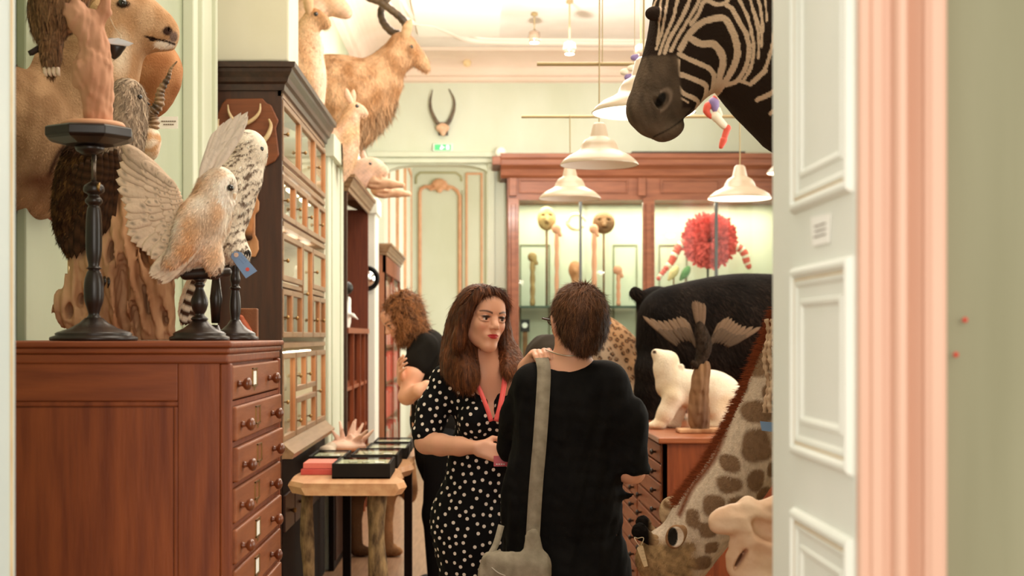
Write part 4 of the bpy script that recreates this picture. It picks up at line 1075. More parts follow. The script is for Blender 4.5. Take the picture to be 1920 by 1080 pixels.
def comb_long(P):
    d = np.tile([0., 0, -1], (len(P), 1)); r = P - np.array(hc); r[:, 2] = np.maximum(r[:, 2], 0)
    top = np.clip(r[:, 2] / .1, 0, 1)[:, None]; out = r.copy(); out[:, 2] = 0; out /= np.maximum(np.linalg.norm(out, axis=1), 1e-6)[:, None]
    return d * (1 - .5 * top) + out * top * .8
fur('hair_strands', V, F, 26000, .034, M_strand, ho, C * 1.5, comb_long, .03, .0006, jit=.035, shade=.55)
# dress
d = Sdf(.03); DK = (.006, .005, .006)
d.chain([wr(838, 716, .09, .056), wr(812, 765, .09, .052), wr(799, 812, .068, .051)], k=.03)
d.chain([wr(968, 715, .12, .054), wr(990, 775, .15, .050), wr(988, 835, .14, .050)], k=.03)
d.box(wq(799, 864, .06), (.08, .08, .042), (0, .1, 0), .004, k=.006, sub=True)
d.ell(wq(908, 740, .075), (.130, .080, .13), k=.03); d.cone(wq(845, 712, .09), wq(962, 712, .11), .052, .052, k=.03)
for px in (892, 944): d.ell(wq(px, 786, -.002), (.060, .056, .066), k=.03)
d.ell(wq(902, 860, .075), (.115, .082, .15), k=.06); d.ell(wq(886, 975, .09), (.148, .114, .17), k=.07); d.ell(wq(892, 1060, .09), (.130, .108, .20), k=.07)
d.cone(wq(895, 1130, .09), (atx(893, D1), D1 + .10, .42), .108, .108, k=.06, sc3=(1.15, 1, 1))
# V neck
for t_ in np.linspace(0, 1, 7):
    d.ell(wq(921 + 2 * t_, 680 + 98 * t_, -.05 - .025 * t_), (.060 * (1 - t_) + .010, .078, .03), k=.006, sub=True)
d.cone(wq(915, 640, .05), wq(915, 690, .05), .080, .068, k=.01, sub=True)
folds = lambda P: .0035 * noise3(P * np.array([1.6, 1, .5]), 34, 9) + .002 * noise3(P, 80, 3)
V, F = d.mesh(.008, warp=folds)
dv, df = dots(V, F, .0063, .0245, 15000)
dress = mesh_obj('dress', np.vstack([V, np.array([tuple(v) for v in dv])]), [tuple(q) for q in F] + [tuple(i + len(V) for i in q) for q in df], plain('black_crepe', (.006, .0055, .006), .8, bump=.1, bscale=300, spec=.1), W)
dress.data.materials.append(plain('dot_white', srgb(240, 228, 214), .8))
mi = np.zeros(len(dress.data.polygons), np.int32); mi[len(F):] = 1; dress.data.polygons.foreach_set('material_index', mi); dress['label'] = 'black dress with scattered white dots'
# lanyard and the red card in her hand
M_lan = plain('coral_lanyard', srgb(232, 92, 88), .5); M_card = plain('red_card', srgb(196, 24, 34), .3, coat=.4)
def ribbon(name, pts, w, mat, parent, nrm=(0, -1, 0), th=.0012):
    S = spline(pts, 6); m = MB()
    V = []; F = []
    for i, p in enumerate(S):
        dd_ = Vector(S[min(i + 1, len(S) - 1)]) - Vector(S[max(i - 1, 0)]); sd = dd_.cross(Vector(nrm)).normalized(); up = sd.cross(dd_).normalized()
        for a, b in ((-1, -1), (1, -1), (1, 1), (-1, 1)): V.append(Vector(p) + sd * (a * w / 2) + up * (b * th))
    for i in range(len(S) - 1):
        for k in range(4): a = i * 4 + k; b = i * 4 + (k + 1) % 4; F.append((a, b, b + 4, a + 4))
    F += [(0, 3, 2, 1), tuple(len(V) - 4 + i for i in range(4))]
    return mesh_obj(name, V, F, mat, parent)
la = thing('lanyard', 'coral pink lanyard round the neck of the woman in the dotted dress', 'lanyard', wq(920, 740, -.05))
ribbon('strap', [wq(884, 700, -.02), wq(899, 730, -.045), wq(912, 762, -.075), wq(921, 790, -.085)], .015, M_lan, la)
ribbon('strap', [wq(948, 698, -.02), wq(944, 730, -.05), wq(938, 762, -.08), wq(930, 790, -.09)], .018, M_lan, la)
cd_ = thing('red_card', 'small glossy red card held in the hand of the woman in the dotted dress', 'card', wq(936, 864, -.19))
c0 = wq(938, 866, -.165)
MB().box(c0.x - .022, c0.x + .03, c0.y - .002, c0.y + .001, c0.z - .015, c0.z + .02).build('sheet', M_card, cd_)
m = MB()
for i in range(4): m.box(c0.x - .014 + i * .008, c0.x - .009 + i * .008, c0.y - .003, c0.y - .002, c0.z - .009, c0.z - .006)
m.build('white_print', M_paper, cd_)

# ---------------------------------------------------------------- person seen from behind in the black tunic
D2 = 4.55
P2 = thing('person', 'person with short brown hair seen from behind in a long black tunic', 'person', (atx(1065, D2), D2, 0))
def bq(px, py, dd=0.0): return at(px, py, D2 + dd)
def br(px, py, dd, r): p = bq(px, py, dd); return (p.x, p.y, p.z, r)
s = Sdf(.02); hc2 = bq(1081, 606, .03)
s.push((math.radians(-4), math.radians(0), math.radians(202)), hc2, 1.02); head_ops(s)
for e in (-1, 1): s.ell((e * .082, .006, -.006), (.007, .020, .033), (0, e * .25, e * -.55), k=.006)
HT2 = s.T; s.pop()
s.cone(bq(1076, 635, .02), bq(1068, 690, .03), .054, .062, k=.02)
s.cone(bq(1066, 705, .02), bq(1003, 718, .03), .050, .040, k=.03); s.cone(bq(1066, 705, .02), bq(1135, 720, .02), .050, .045, k=.03)
s.ell(bq(1066, 780, .02), (.15, .085, .18), k=.06); s.ell(bq(1066, 960, .02), (.15, .095, .25), k=.06)
for e in (-1, 1):
    x = atx(1066, D2) + e * .085
    s.chain([(x, D2 + .02, .80, .085), (x, D2 + .01, .46, .055), (x, D2 + .03, .30, .052), (x, D2 + .03, .09, .035), (x, D2 + .12, .035, .032), (x, D2 + .20, .028, .026)], k=.02)
s.chain([br(1152, 722, .02, .05), br(1178, 800, .01, .046), br(1180, 880, -.01, .040)], k=.02)
s.chain([br(1180, 884, -.01, .038), br(1188, 886, .10, .034), br(1170, 884, .22, .026)], k=.02)
hand_ops(s, bq(1168, 884, .23), Vector((-.7, .7, .05)), Vector((-.6, -.6, -.1)), .4, .95, 1)
s.chain([br(990, 722, .03, .045), br(972, 780, .09, .042), br(962, 830, .14, .036)], k=.02); s.chain([br(962, 830, .14, .034), br(975, 760, .17, .028), br(990, 692, .12, .024)], k=.02)
# the hand closes over the strap on the shoulder: four fingers come over towards us
kn = bq(1000, 667, .09)
s.cone(bq(985, 690, .13), bq(1003, 668, .08), .026, .024, k=.02)
for i, (fx, fy) in enumerate(((1000, 668), (1008, 665), (1018, 663), (1027, 663))):
    s.chain([br(fx - 4, fy - 1, .075, .0105), br(fx + 2, fy - 5, .035, .0098), br(fx + 5, fy + 1, .004, .0088), br(fx + 7, fy + 8, -.006, .0075)], k=.003)
V, F = s.mesh(.012, fine=[(2, 1.36, 1.66, .003), (2, .95, 1.05, .005), (0, .12, .40, .0032), (1, 4.50, 4.72, .0035)])
C = np.tile(SKIN, (len(V), 1)).astype(float)
body2 = mesh_obj('body', V, F, M_skin, P2, colors=C)
h = Sdf(.015); h.push((math.radians(-4), 0, math.radians(202)), hc2, 1.02)
h.ell((0, .022, .034), (.086, .102, .092), k=.02); h.ell((0, .046, -.020), (.076, .070, .066), k=.03)
h.ell((0, .072, -.062), (.048, .024, .026), k=.02); h.ell((-.02, -.03, .085), (.06, .05, .035), k=.03)
h.ell((0, -.10, -.01), (.068, .060, .085), k=.012, sub=True)
for e in (-1, 1):
    h.ell((e * .092, -.004, -.012), (.030, .036, .042), k=.006, sub=True); h.cone((e * .080, .0, -.05), (e * .075, -.01, -.12), .032, .04, k=.01, sub=True)
h.pop()
V, F = h.mesh(.0042, warp=lambda P: .003 * noise3(P * np.array([1, 1, .25]), 230, 14))
st = (noise3(V * np.array([1, 1, .2]), 170, 5)[:, None] * .5 + .5); up = np.clip((V[:, 2] - 1.50) / .12, 0, 1)[:, None]  # lighter brown towards the crown, a highlight put into the hair colour
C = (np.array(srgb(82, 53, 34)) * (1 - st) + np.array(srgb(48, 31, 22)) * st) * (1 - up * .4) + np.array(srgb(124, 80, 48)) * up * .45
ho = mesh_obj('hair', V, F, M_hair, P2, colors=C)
crown = np.array(bq(1098, 548, .03))
def comb_short(P):
    r = P - crown; r /= np.maximum(np.linalg.norm(r, axis=1), 1e-6)[:, None]; return r * .9 + np.array([0, 0, -.5])
fur('hair_strands', V, F, 17000, .026, M_strand, ho, C * 1.6, comb_short, .2, .0006, jit=.2, shade=.45)
# glasses, necklace
M_gls = plain('dark_glasses_frame', srgb(50, 26, 20), .3); M_silver = plain('silver_chain', srgb(190, 176, 156), .3, metal=.8)
R_, o_, c_ = HT2
lw = lambda p: Vector(R_ @ np.array(p) * c_ + o_)
gt = thing('glasses', 'dark framed glasses on the person in the black tunic', 'glasses', hc2)
m = MB()
for e in (-1, 1):
    m.bar(lw((e * .083, .012, .006)), lw((e * .082, -.080, .010)), .003, .006)
    ring = [lw((e * .034 + .024 * math.cos(a), -.092, .004 + .018 * math.sin(a))) for a in np.linspace(0, 2 * PI, 17)]; m.tube(ring, .002, 6, False)
m.bar(lw((-.010, -.093, .008)), lw((.010, -.093, .008)), .003, .003); m.bar(lw((.058, -.092, .010)), lw((.083, -.080, .010)), .003, .005); m.bar(lw((-.058, -.092, .010)), lw((-.083, -.080, .010)), .003, .005)
m.build('frame', M_gls, gt)
ring = [bq(1068, 668, .03) + Vector((.078 * math.cos(a), .072 * math.sin(a) , .010 * math.cos(2 * a) + .012)) for a in np.linspace(0, 2 * PI, 40)]
tag(MB().tube(ring, .0022, 6, False).build('necklace', M_silver, None, True), 'thin silver necklace on the nape of the person in black', 'necklace')
# tunic
d = Sdf(.04)
d.chain([br(1142, 722, .02, .064), br(1170, 790, .01, .066), br(1180, 862, -.01, .058)], k=.04)
d.chain([br(1180, 872, -.01, .056), br(1181, 880, -.01, .060)], k=.012)
d.box(bq(1182, 914, .0), (.09, .11, .045), (0, 0, 0), .004, k=.006, sub=True)
d.cone(bq(1005, 716, .02), bq(1130, 716, .02), .062, .066, k=.04); d.ell(bq(1066, 780, .015), (.172, .105, .17), k=.05)
d.ell(bq(1052, 900, .015), (.176, .112, .22), k=.06); d.cone(bq(1052, 1000, .015), bq(1060, 1100, .015), .146, .172, k=.12, sc3=(1.18, .68, 1))
d.cone(bq(1060, 1100, .015), (atx(1060, D2), D2 + .015, .52), .176, .18, k=.06, sc3=(1.15, .72, 1))
d.chain([br(993, 722, .03, .056), br(972, 780, .09, .056), br(960, 835, .14, .052)], k=.03)
d.cone(bq(1052, 640, .01), bq(1052, 660, .01), .080, .070, k=.012, sub=True, sc3=(1.1, 1.2, 1)); d.ell(bq(1050, 664, .01), (.085, .12, .012), k=.010, sub=True)
V, F = d.mesh(.008, warp=lambda P: (.006 * noise3(P * np.array([1.8, 1, .35]), 22, 21) + .002 * noise3(P, 60, 3)) * np.clip((1.36 - P[:, 2]) / .1, .1, 1))
mesh_obj('tunic', V, F, plain('black_jersey', (.0045, .004, .004), .8, (.007, .006, .0055), 20, .15, 350, spec=.1), P2)
sh2 = Sdf(.02)
for e in (-1, 1):
    x = atx(1066, D2) + e * .085; sh2.chain([(x, D2 + .01, .6, .085), (x, D2 + .01, .46, .066), (x, D2 + .03, .10, .055)], k=.02); sh2.chain([(x, D2 + .0, .04, .042), (x, D2 + .12, .04, .045), (x, D2 + .21, .035, .038)], k=.02)
V, F = sh2.mesh(.012); mesh_obj('trousers', V, F, plain('black_jersey', (.01, .009, .009)), P2)
# the grey shoulder bag
M_grey = plain('grey_canvas', srgb(160, 148, 128), .9, srgb(136, 125, 106), 30, .3, 500)
bg = thing('shoulder_bag', 'grey canvas bag on a long strap over the shoulder of the person in black', 'bag', bq(965, 1040, -.1))
ribbon('strap', [bq(1010, 678, .07), bq(1014, 670, .03), bq(1017, 676, -.04), bq(1020, 700, -.068), bq(1017, 760, -.105), bq(1012, 830, -.128), bq(1005, 910, -.135), bq(1000, 990, -.14), bq(998, 1030, -.14)], .043, M_grey, bg, (0, -1, .2))
s = Sdf(.03)
s.cone(bq(998, 1010, -.155), bq(996, 1075, -.165), .022, .055, k=.03, sc3=(1, .45, 1)); s.box(bq(962, 1100, -.16), (.105, .035, .10), (0, .1, 0), .03); s.cone(bq(935, 1062, -.16), bq(912, 1078, -.17), .035, .02)
V, F = s.mesh(.007, warp=lambda P: .004 * noise3(P * np.array([1.5, 1, .5]), 40, 8)); mesh_obj('bag_body', V, F, M_grey, bg)
ribbon('strap', [bq(940, 985, -.07), bq(930, 1020, -.12), bq(915, 1050, -.16), bq(908, 1075, -.18)], .02, M_grey, bg)
MB().tube(spline([bq(917, 1060, -.19), bq(924, 1066, -.2), bq(934, 1074, -.205), bq(948, 1080, -.205)], 4), .0022, 6).build('zip', plain('pale_zip', srgb(190, 180, 164), .4), bg, True)

# ---------------------------------------------------------------- girl browsing at the table
D3 = 8.0
P3 = thing('person', 'curly haired girl in black bending over the specimen boxes on the table', 'person', (atx(810, D3), D3, 0))
def cq(px, py, dd=0.0): return at(px, py, D3 + dd)
def cr(px, py, dd, r): p = cq(px, py, dd); return (p.x, p.y, p.z, r)
s = Sdf(.02); hc3 = cq(753, 597, -.05)
s.push(Euler((math.radians(32), 0, math.radians(-72)), 'XYZ'), hc3, 1.12); head_ops(s); HT3 = s.T; s.pop()
s.cone(cq(768, 612, -.03), cq(792, 640, .0), .058, .07, k=.02); s.chain([cr(800, 655, .0, .10), cr(812, 720, .02, .13), cr(812, 790, .02, .12), cr(824, 850, .02, .125)], k=.05)
s.chain([cr(795, 650, -.10, .065), cr(775, 700, -.16, .055), cr(763, 742, -.18, .047)], k=.02); s.chain([cr(763, 744, -.18, .045), cr(785, 732, -.28, .036), cr(800, 722, -.28, .028)], k=.02)
s.chain([cr(812, 650, .14, .06), cr(790, 700, .14, .05), cr(770, 735, .08, .045)], k=.02); s.chain([cr(770, 735, .08, .042), cr(757, 715, -.10, .033), cr(752, 702, -.17, .026)], k=.02)
hand_ops(s, cq(751, 704, -.18), Vector((.0, -.85, .45)), Vector((.9, .2, .1)), .4, 1.1, 1)
for e in (-1, 1):
    s.chain([(atx(832, D3) + .0, D3 + e * .09, .82, .09), (atx(822, D3), D3 + e * .09, .46, .062), (atx(822, D3), D3 + e * .09, .09, .038), (atx(800, D3), D3 + e * .09, .035, .032)], k=.02)
V, F = s.mesh(.012, fine=[(2, 1.10, 1.75, .006), (0, -.62, -.30, .006), (1, 7.65, 8.15, .007)])
C = np.tile(srgb(232, 176, 144), (len(V), 1)).astype(float); s.T = HT3; C = paint_face(s, V, C, srgb(206, 130, 110))
body3 = mesh_obj('body', V, F, M_skin, P3, colors=C); eyes(s, body3, (0, -1, -.6))
h = Sdf(.02); h.push(Euler((math.radians(32), 0, math.radians(-72)), 'XYZ'), hc3, 1.12)
h.ell((0, .030, .035), (.085, .098, .092), k=.02); h.ell((0, -.10, -.02), (.10, .055, .10), k=.015, sub=True); h.pop()
for k in range(15):
    a = k / 15 * 2 * PI; r0 = .07
    x0, y0 = 752 + 30 * math.cos(a), -.04 + .075 * math.sin(a)
    x0 = max(x0, 748)
    h.chain([cr(x0, 585, y0, .03), cr(x0 + 6 + 3 * math.sin(k * 2.1), 606, y0, .026), cr(x0 + 9 + 4 * math.sin(k * 1.7 + 1), 624, y0 * .9, .022), cr(x0 + 7 + 6 * math.sin(k * 2.9), 637, y0 * .8, .012)], k=.02, n=3)
V, F = h.mesh(.008, warp=lambda P: .012 * noise3(P, 75, 31))
st = (noise3(V, 60, 5)[:, None] * .5 + .5); C = np.array(srgb(158, 104, 62)) * (1 - st) + np.array(srgb(80, 50, 30)) * st
ho = mesh_obj('hair', V, F, M_hair, P3, colors=C)
fur('hair_strands', V, F, 9000, .05, M_strand, ho, C * 1.3, (.25, 0, -1), .35, .0012, jit=.5, shade=.4)
d = Sdf(.04)
d.chain([cr(800, 655, .0, .115), cr(816, 720, .02, .140), cr(816, 790, .02, .132), cr(826, 850, .02, .135), cr(830, 880, .02, .13)], k=.05); d.cone(cq(797, 650, -.10), cq(782, 683, -.14), .078, .076, k=.03); d.cone(cq(812, 650, .14), cq(798, 683, .14), .07, .07, k=.03)
d.ell(cq(782, 628, 0), (.075, .09, .05), k=.015, sub=True)
V, F = d.mesh(.011, warp=lambda P: .004 * noise3(P, 30, 12)); mesh_obj('tee_shirt', V, F, plain('faded_black_cotton', (.010, .008, .006), .85, spec=.1), P3)
d = Sdf(.03)
for e in (-1, 1): d.chain([(atx(832, D3) + .0, D3 + e * .09, .84, .105), (atx(822, D3), D3 + e * .09, .46, .085), (atx(824, D3), D3 + e * .09, .12, .065)], k=.03)
V, F = d.mesh(.012); mesh_obj('trousers', V, F, plain('black_trouser', (.006, .005, .005), .8, spec=.1), P3)
d = Sdf(.02)
for e in (-1, 1): d.chain([(atx(826, D3), D3 + e * .09, .05, .05), (atx(800, D3), D3 + e * .09, .045, .048), (atx(775, D3), D3 + e * .09, .035, .036)], k=.02)
V, F = d.mesh(.008); mesh_obj('shoe', V, F, plain('black_shoe', (.012, .01, .009), .5), P3)

# ---------------------------------------------------------------- someone stooping behind the person in black
D4 = 7.2
P4 = thing('person', 'stooping person in a dark olive top mostly hidden behind the person in the tunic', 'person', (atx(1045, D4), D4, 0))
def eq(px, py, dd=0.0): return at(px, py, D4 + dd)
def er(px, py, dd, r): p = eq(px, py, dd); return (p.x, p.y, p.z, r)
s = Sdf(.02); s.push((math.radians(50), 0, math.radians(100)), eq(1075, 650, 0), 1.0); head_ops(s); s.pop()
s.cone(eq(1062, 660), eq(1045, 680), .055, .06); s.chain([er(1035, 690, 0, .10), er(1030, 740, 0, .12), er(1035, 830, 0, .13)], k=.04)
for e in (-1, 1):
    s.chain([(eq(1035, 0).x, D4 + e * .09, .82, .10), (eq(1038, 0).x, D4 + e * .09, .46, .06), (eq(1040, 0).x, D4 + e * .09, .09, .036), (eq(1075, 0).x, D4 + e * .09, .032, .03)], k=.02)
    s.chain([er(1040, 700, e * .17, .055), er(1050, 770, e * .2, .048), er(1085, 800, e * .14, .036)], k=.02); hand_ops(s, eq(1085, 800, e * .14), Vector((1, 0, -.2)), Vector((0, -e, -.2)), .5, 1, 1)
V, F = s.mesh(.014, fine=[(2, 1.2, 1.5, .007)]); mesh_obj('body', V, F, M_skin, P4, colors=np.tile(SKIN, (len(V), 1)))
s = Sdf(.04); s.chain([er(1030, 672, 0, .125), er(1028, 720, 0, .14), er(1034, 800, 0, .14), er(1036, 850, 0, .15)], k=.05)
for e in (-1, 1): s.chain([er(1040, 700, e * .17, .07), er(1048, 745, e * .19, .065)], k=.03)
V, F = s.mesh(.012, warp=lambda P: .004 * noise3(P, 30, 12)); mesh_obj('top', V, F, plain('dark_olive_knit', srgb(46, 36, 24), .9), P4)
s = Sdf(.03)
for e in (-1, 1): s.chain([(eq(1035, 0).x, D4 + e * .09, .84, .12), (eq(1038, 0).x, D4 + e * .09, .46, .08), (eq(1040, 0).x, D4 + e * .09, .08, .06), (eq(1070, 0).x, D4 + e * .09, .05, .045)], k=.03)
V, F = s.mesh(.014); mesh_obj('trousers', V, F, plain('black_trouser', (.011, .010, .010)), P4)
s = Sdf(.02); s.push((math.radians(50), 0, math.radians(100)), eq(1075, 650, 0), 1.0); s.ell((0, .03, .035), (.086, .098, .09)); s.pop()
V, F = s.mesh(.008, warp=lambda P: .003 * noise3(P, 90, 2)); mesh_obj('hair', V, F, M_hair, P4, colors=np.tile(srgb(50, 34, 24), (len(V), 1)))
# ================================================================== BIRDS, STANDS AND DRIFTWOOD ON THE LEFT CHEST
M_plum = painted('plumage', .8, .3, 90, .0, .2); M_fur = painted('pelt', .9, .4, 140, .0, .08); M_furs = painted('pelt_hairs', .85, 0, 1, .0, .08)
M_horn = plain('dark_horn', srgb(70, 56, 42), .4, srgb(110, 92, 70), 18, .2, 60); M_glasseye = plain('glass_eye', (.01, .007, .005), .05, spec=.8)
M_ivory = plain('ivory_horn', srgb(222, 198, 158), .45, srgb(196, 166, 122), 12)
M_bone = plain('weathered_bone', srgb(226, 190, 158), .6, srgb(208, 162, 128), 12, .25, 40)
M_drift = plain('driftwood', srgb(216, 172, 130), .8, srgb(146, 96, 60), 7, .5, 22, stretch=(1, 1, .3), detail=8)
M_drift2 = plain('salmon_driftwood', srgb(210, 158, 126), .8, srgb(184, 126, 94), 6, .4, 26, stretch=(1, 1, .35), detail=8)
M_bluetag = plain('blue_card', srgb(126, 156, 196), .7); M_talon = plain('talon', srgb(40, 32, 26), .3)
def ball(c, r, mat, parent, name='eye'):
    V, F = lathe([(r * math.sin(a), -r * math.cos(a)) for a in np.linspace(0, PI, 9)], (0, 0, 0), 12); return mesh_obj(name, [Vector(v) + Vector(c) for v in V], F, mat, parent)

def blade(root, tip, w, nrm, camber=.05, n=7, shape='round', cc=.06):
    """one feather: a thin cambered vane with a rounded tip and a raised shaft"""
    r = Vector(root); t = Vector(tip); d = t - r; L = d.length; d.normalize(); nn = Vector(nrm); nn = (nn - d * nn.dot(d)).normalized(); s_ = d.cross(nn)
    V = []; F = []
    for i in range(n):
        u = i / (n - 1)
        ww = w * (.35 + .65 * min(1, u * 2.2)) * (math.sqrt(max(0, 1 - max(0, (u - .72) / .28) ** 2)) if shape == 'round' else (1 - max(0, (u - .5) / .5) ** 1.5))
        p = r + d * (L * u) + nn * (camber * L * math.sin(u * PI) * .6)
        for a, z in ((-1, -cc), (-.5, .0), (0, cc), (.5, .0), (1, -cc)): V.append(p + s_ * (a * ww) + nn * (z * w))
    for i in range(n - 1):
        for k in range(4): a = i * 5 + k; F.append((a, a + 1, a + 6, a + 5))
    return V, F
def feather_fan(name, roots, tips, w, nrm, mat, parent, colfn, camber=.03, rows=1, seg=10):
    VV = []; FF = []; CC = []
    R = spline(roots, 6); T = spline(tips, 6)
    def at_(P, u): x = u * (len(P) - 1); i = int(min(x, len(P) - 2)); return Vector(P[i]) * (1 - (x - i)) + Vector(P[i + 1]) * (x - i)
    for (n, l0, l1, ww, off) in rows:
        for i in range(n):
            u = (i + .5) / n; r = at_(R, u); t = at_(T, u); a = r + (t - r) * l0 + Vector(nrm) * off; b = r + (t - r) * l1 * (1 + .035 * math.sin(i * 7.3)) + Vector(nrm) * (off + .0012 * (i % 2))
            V, F = blade(a, b, ww, nrm, camber, seg); k = len(VV)
            VV += V; FF += [tuple(j + k for j in f) for f in F]
            for j in range(len(V)): CC.append(colfn(u, (j // 5) / (seg - 1), j % 5, l1, i))
    o = mesh_obj(name, VV, FF, mat, parent, True, np.clip(np.array(CC), 0.003, 1))
    m = o.modifiers.new('thick', 'SOLIDIFY'); m.thickness = .0008
    return o
def stand(name, label, px, d, levels, base_r, top=None, mat=M_ebony):
    """turned stand on the chest top; levels: list of (photo y, radius)"""
    c = at(px, 640, d); t = thing(name, label, 'stand', (c.x, d, CT + .0005))
    br_ = base_r
    MB().lathe([(br_ * .98, 0), (br_, .004), (br_ * .99, .009), (br_ * .86, .013), (br_ * .88, .017), (br_ * .82, .021), (br_ * .55, .030), (br_ * .34, .042), (br_ * .2, .055), (0, .056)], (c.x, d, CT + .0005), 36).build('base', mat, t, True)
    pr = [(r_, atz(py, d)) for py, r_ in levels]; pr.sort(key=lambda q: q[1])
    S = spline([(z, r_, 0) for r_, z in pr], 4)
    MB().lathe([(max(q[1], .003), q[0]) for q in S], (c.x, d, 0), 20).build('column', mat, t, True)
    return t, c
# ---- tall stand with octagonal tray
DS = 3.42
st1, c = stand('turned_stand', 'tall dark turned stand with an octagonal tray under the pinkish driftwood trunk', 176, DS,
    [(612, .016), (603, .014), (597, .018), (590, .013), (580, .016), (560, .023), (530, .023), (512, .017), (506, .013), (503, .019), (498, .013), (470, .019), (420, .019), (392, .016), (386, .013), (380, .020), (374, .020), (366, .013), (360, .024), (350, .024), (343, .014), (340, .007)], .104)
MB().tube([(c.x, DS, atz(345, DS)), (c.x, DS, atz(282, DS))], .0055, 12).build('height_rod', plain('steel_rod', srgb(110, 96, 84), .25, metal=.8), st1, True)
MB().lathe([(.002, 0), (.012, .001), (.012, .006), (.0, .007)], (c.x + .012, DS - .012, atz(352, DS)), 10, 'x').build('thumb_screw', M_brass, st1, True)
tc_ = at(168, 255, DS); oct_ = []
m = MB(); rr_ = .108
lv = [(.030, -.024), (.06, -.022), (.075, -.018), (.098, -.012), (rr_, -.006), (rr_, .014), (rr_ - .008, .018), (0, .018)]
V = []; F = []
for r_, z in lv:
    for k in range(8):
        a = PI / 8 + k * PI / 4 + .2; V.append((tc_.x + r_ * math.cos(a), DS + r_ * math.sin(a), tc_.z + z))
for i in range(len(lv) - 1):
    for k in range(8): a = i * 8 + k; b = i * 8 + (k + 1) % 8; F.append((a, b, b + 8, a + 8))
F.append(tuple(range(8))[::-1])
o = mesh_obj('octagonal_tray', V, F, M_ebony, st1, False); bv = o.modifiers.new('b', 'BEVEL'); bv.width = .002; bv.segments = 2
MB().lathe([(.010, -.046), (.018, -.044), (.032, -.036), (.036, -.026), (0, -.022)], (tc_.x, DS, tc_.z), 16).build('collar', M_ebony, st1, True)
# the trunk with its pale disc
tr_ = thing('driftwood_perch', 'pinkish driftwood trunk on a pale disc standing on the octagonal tray', 'driftwood', (tc_.x, DS, tc_.z + .019))
MB().lathe([(.074, 0), (.077, .006), (.072, .013), (.05, .0165), (0, .017)], (tc_.x + .008, DS, tc_.z + .0185), 32).build('disc', plain('pale_turned_disc', srgb(218, 158, 120), .6), tr_, True)
def tw(px, py, r, dd=0): p = at(px, py, DS + dd); return (p.x, p.y, p.z, r)
s = Sdf(.012)
s.chain([tw(184, 232, .033), tw(183, 190, .032), tw(178, 150, .040), tw(172, 130, .042), tw(182, 100, .030), tw(172, 70, .030), tw(160, 45, .028, -.01), tw(140, 20, .026, -.01), tw(120, -10, .022), tw(110, -50, .020)], n=2)
s.ell(tw(152, 148, 0)[:3], (.018, .02, .028)); s.ell(tw(195, 135, 0)[:3], (.02, .025, .03)); s.chain([tw(168, 60, .018), tw(195, 20, .014), tw(205, -30, .012)]); s.cone(tw(148, 55, 0)[:3], tw(120, 50, 0, .02)[:3], .012, .008)
V, F = s.mesh(.004, warp=lambda P: .0035 * noise3(P * np.array([1, 1, .3]), 110, 2) + .002 * noise3(P, 60, 5)); mesh_obj('trunk', V, F, M_drift2, tr_)

def bird_body(name_, label, parent_loc, chain_, eyes_, colfn, h=.0045, feather=None, extra=None):
    t = thing('mounted_' + name_, label, 'mounted bird', parent_loc); s = Sdf(.02); s.chain(chain_, n=3)
    if extra: extra(s)
    V, F = s.mesh(h); C = colfn(V); o = mesh_obj('body', V, F, M_plum, t, colors=C)
    for e in eyes_: ball(e, eyes_[e] if isinstance(eyes_, dict) else .006, M_glasseye, t)
    if feather:
        n, L, wd, cb, lift, jit = feather
        fur('feathers', V, F, n, L, M_furs, t, C, cb, lift, wd, jit=jit, shade=.16, zmin=CT + .002)
    return t, V, F, C
def lerp(a, b, t): t = np.clip(t, 0, 1)[:, None]; return np.array(a) * (1 - t) + np.array(b) * t
# ---- barred brown owl perched at the top left
def col_barred(V, c1=srgb(128, 88, 58), c2=srgb(60, 36, 24), c3=srgb(190, 150, 112), f=420):
    n = noise3(V, 30, 4) * 1.6; b = .5 + .5 * np.sin(V[:, 2] * f + n + V[:, 0] * 60); q = .5 + .5 * noise3(V, 160, 9)
    return lerp(c1, c2, (b - .45) * 4) * (1 - .45 * q[:, None]) + np.array(c3) * .45 * q[:, None]
D_ = DS + .02
def o1(px, py, r, dd=0): p = at(px, py, D_ + dd); return (p.x, p.y, p.z, r)
def ex1(s):
    s.chain([o1(75, -10, .022, .02), o1(70, 30, .018, .02), o1(78, 80, .012, .02)], n=2)
    s.chain([o1(96, 40, .030, .0), o1(95, 90, .022, .0), o1(96, 128, .016, .0)], n=2)
t, V, F, C = bird_body('tawny_owl', 'brown barred owl perched on the pinkish trunk at the top left corner', at(110, 30, D_),
    [o1(130, -230, .045), o1(128, -150, .070), o1(120, -70, .078), o1(112, -10, .062), o1(108, 30, .045)], {}, col_barred, .005, (9000, .022, .0022, (0, 0, -1), .15, .12), ex1)
hd = at(132, -250, D_)
MB().lathe([(.0, -.02), (.008, -.012), (.006, 0)], hd + Vector((.045, -.02, 0)), 10, 'x').build('beak', M_talon, t, True)
for dx in (.015, -.03): ball(hd + Vector((dx, -.045, .012)), .008, M_glasseye, t)
m = MB()
for i in range(4): m.tube(spline([at(84 + i * 8, 128, D_ - .015), at(85 + i * 8, 137, D_ - .024), at(88 + i * 8, 143, D_ - .018)], 3), [.005, .005, .005, .0045, .004, .003, .0015], 8)
m.build('foot', plain('pale_foot', srgb(232, 204, 178), .6), t, True)
p = at(70, 98, D_ - .01); MB().bar(at(57, 100, D_ - .02), at(92, 78, D_ + .03), .012, .012).build('perch_twig', plain('dark_twig', srgb(50, 34, 24), .7), tr_, True)
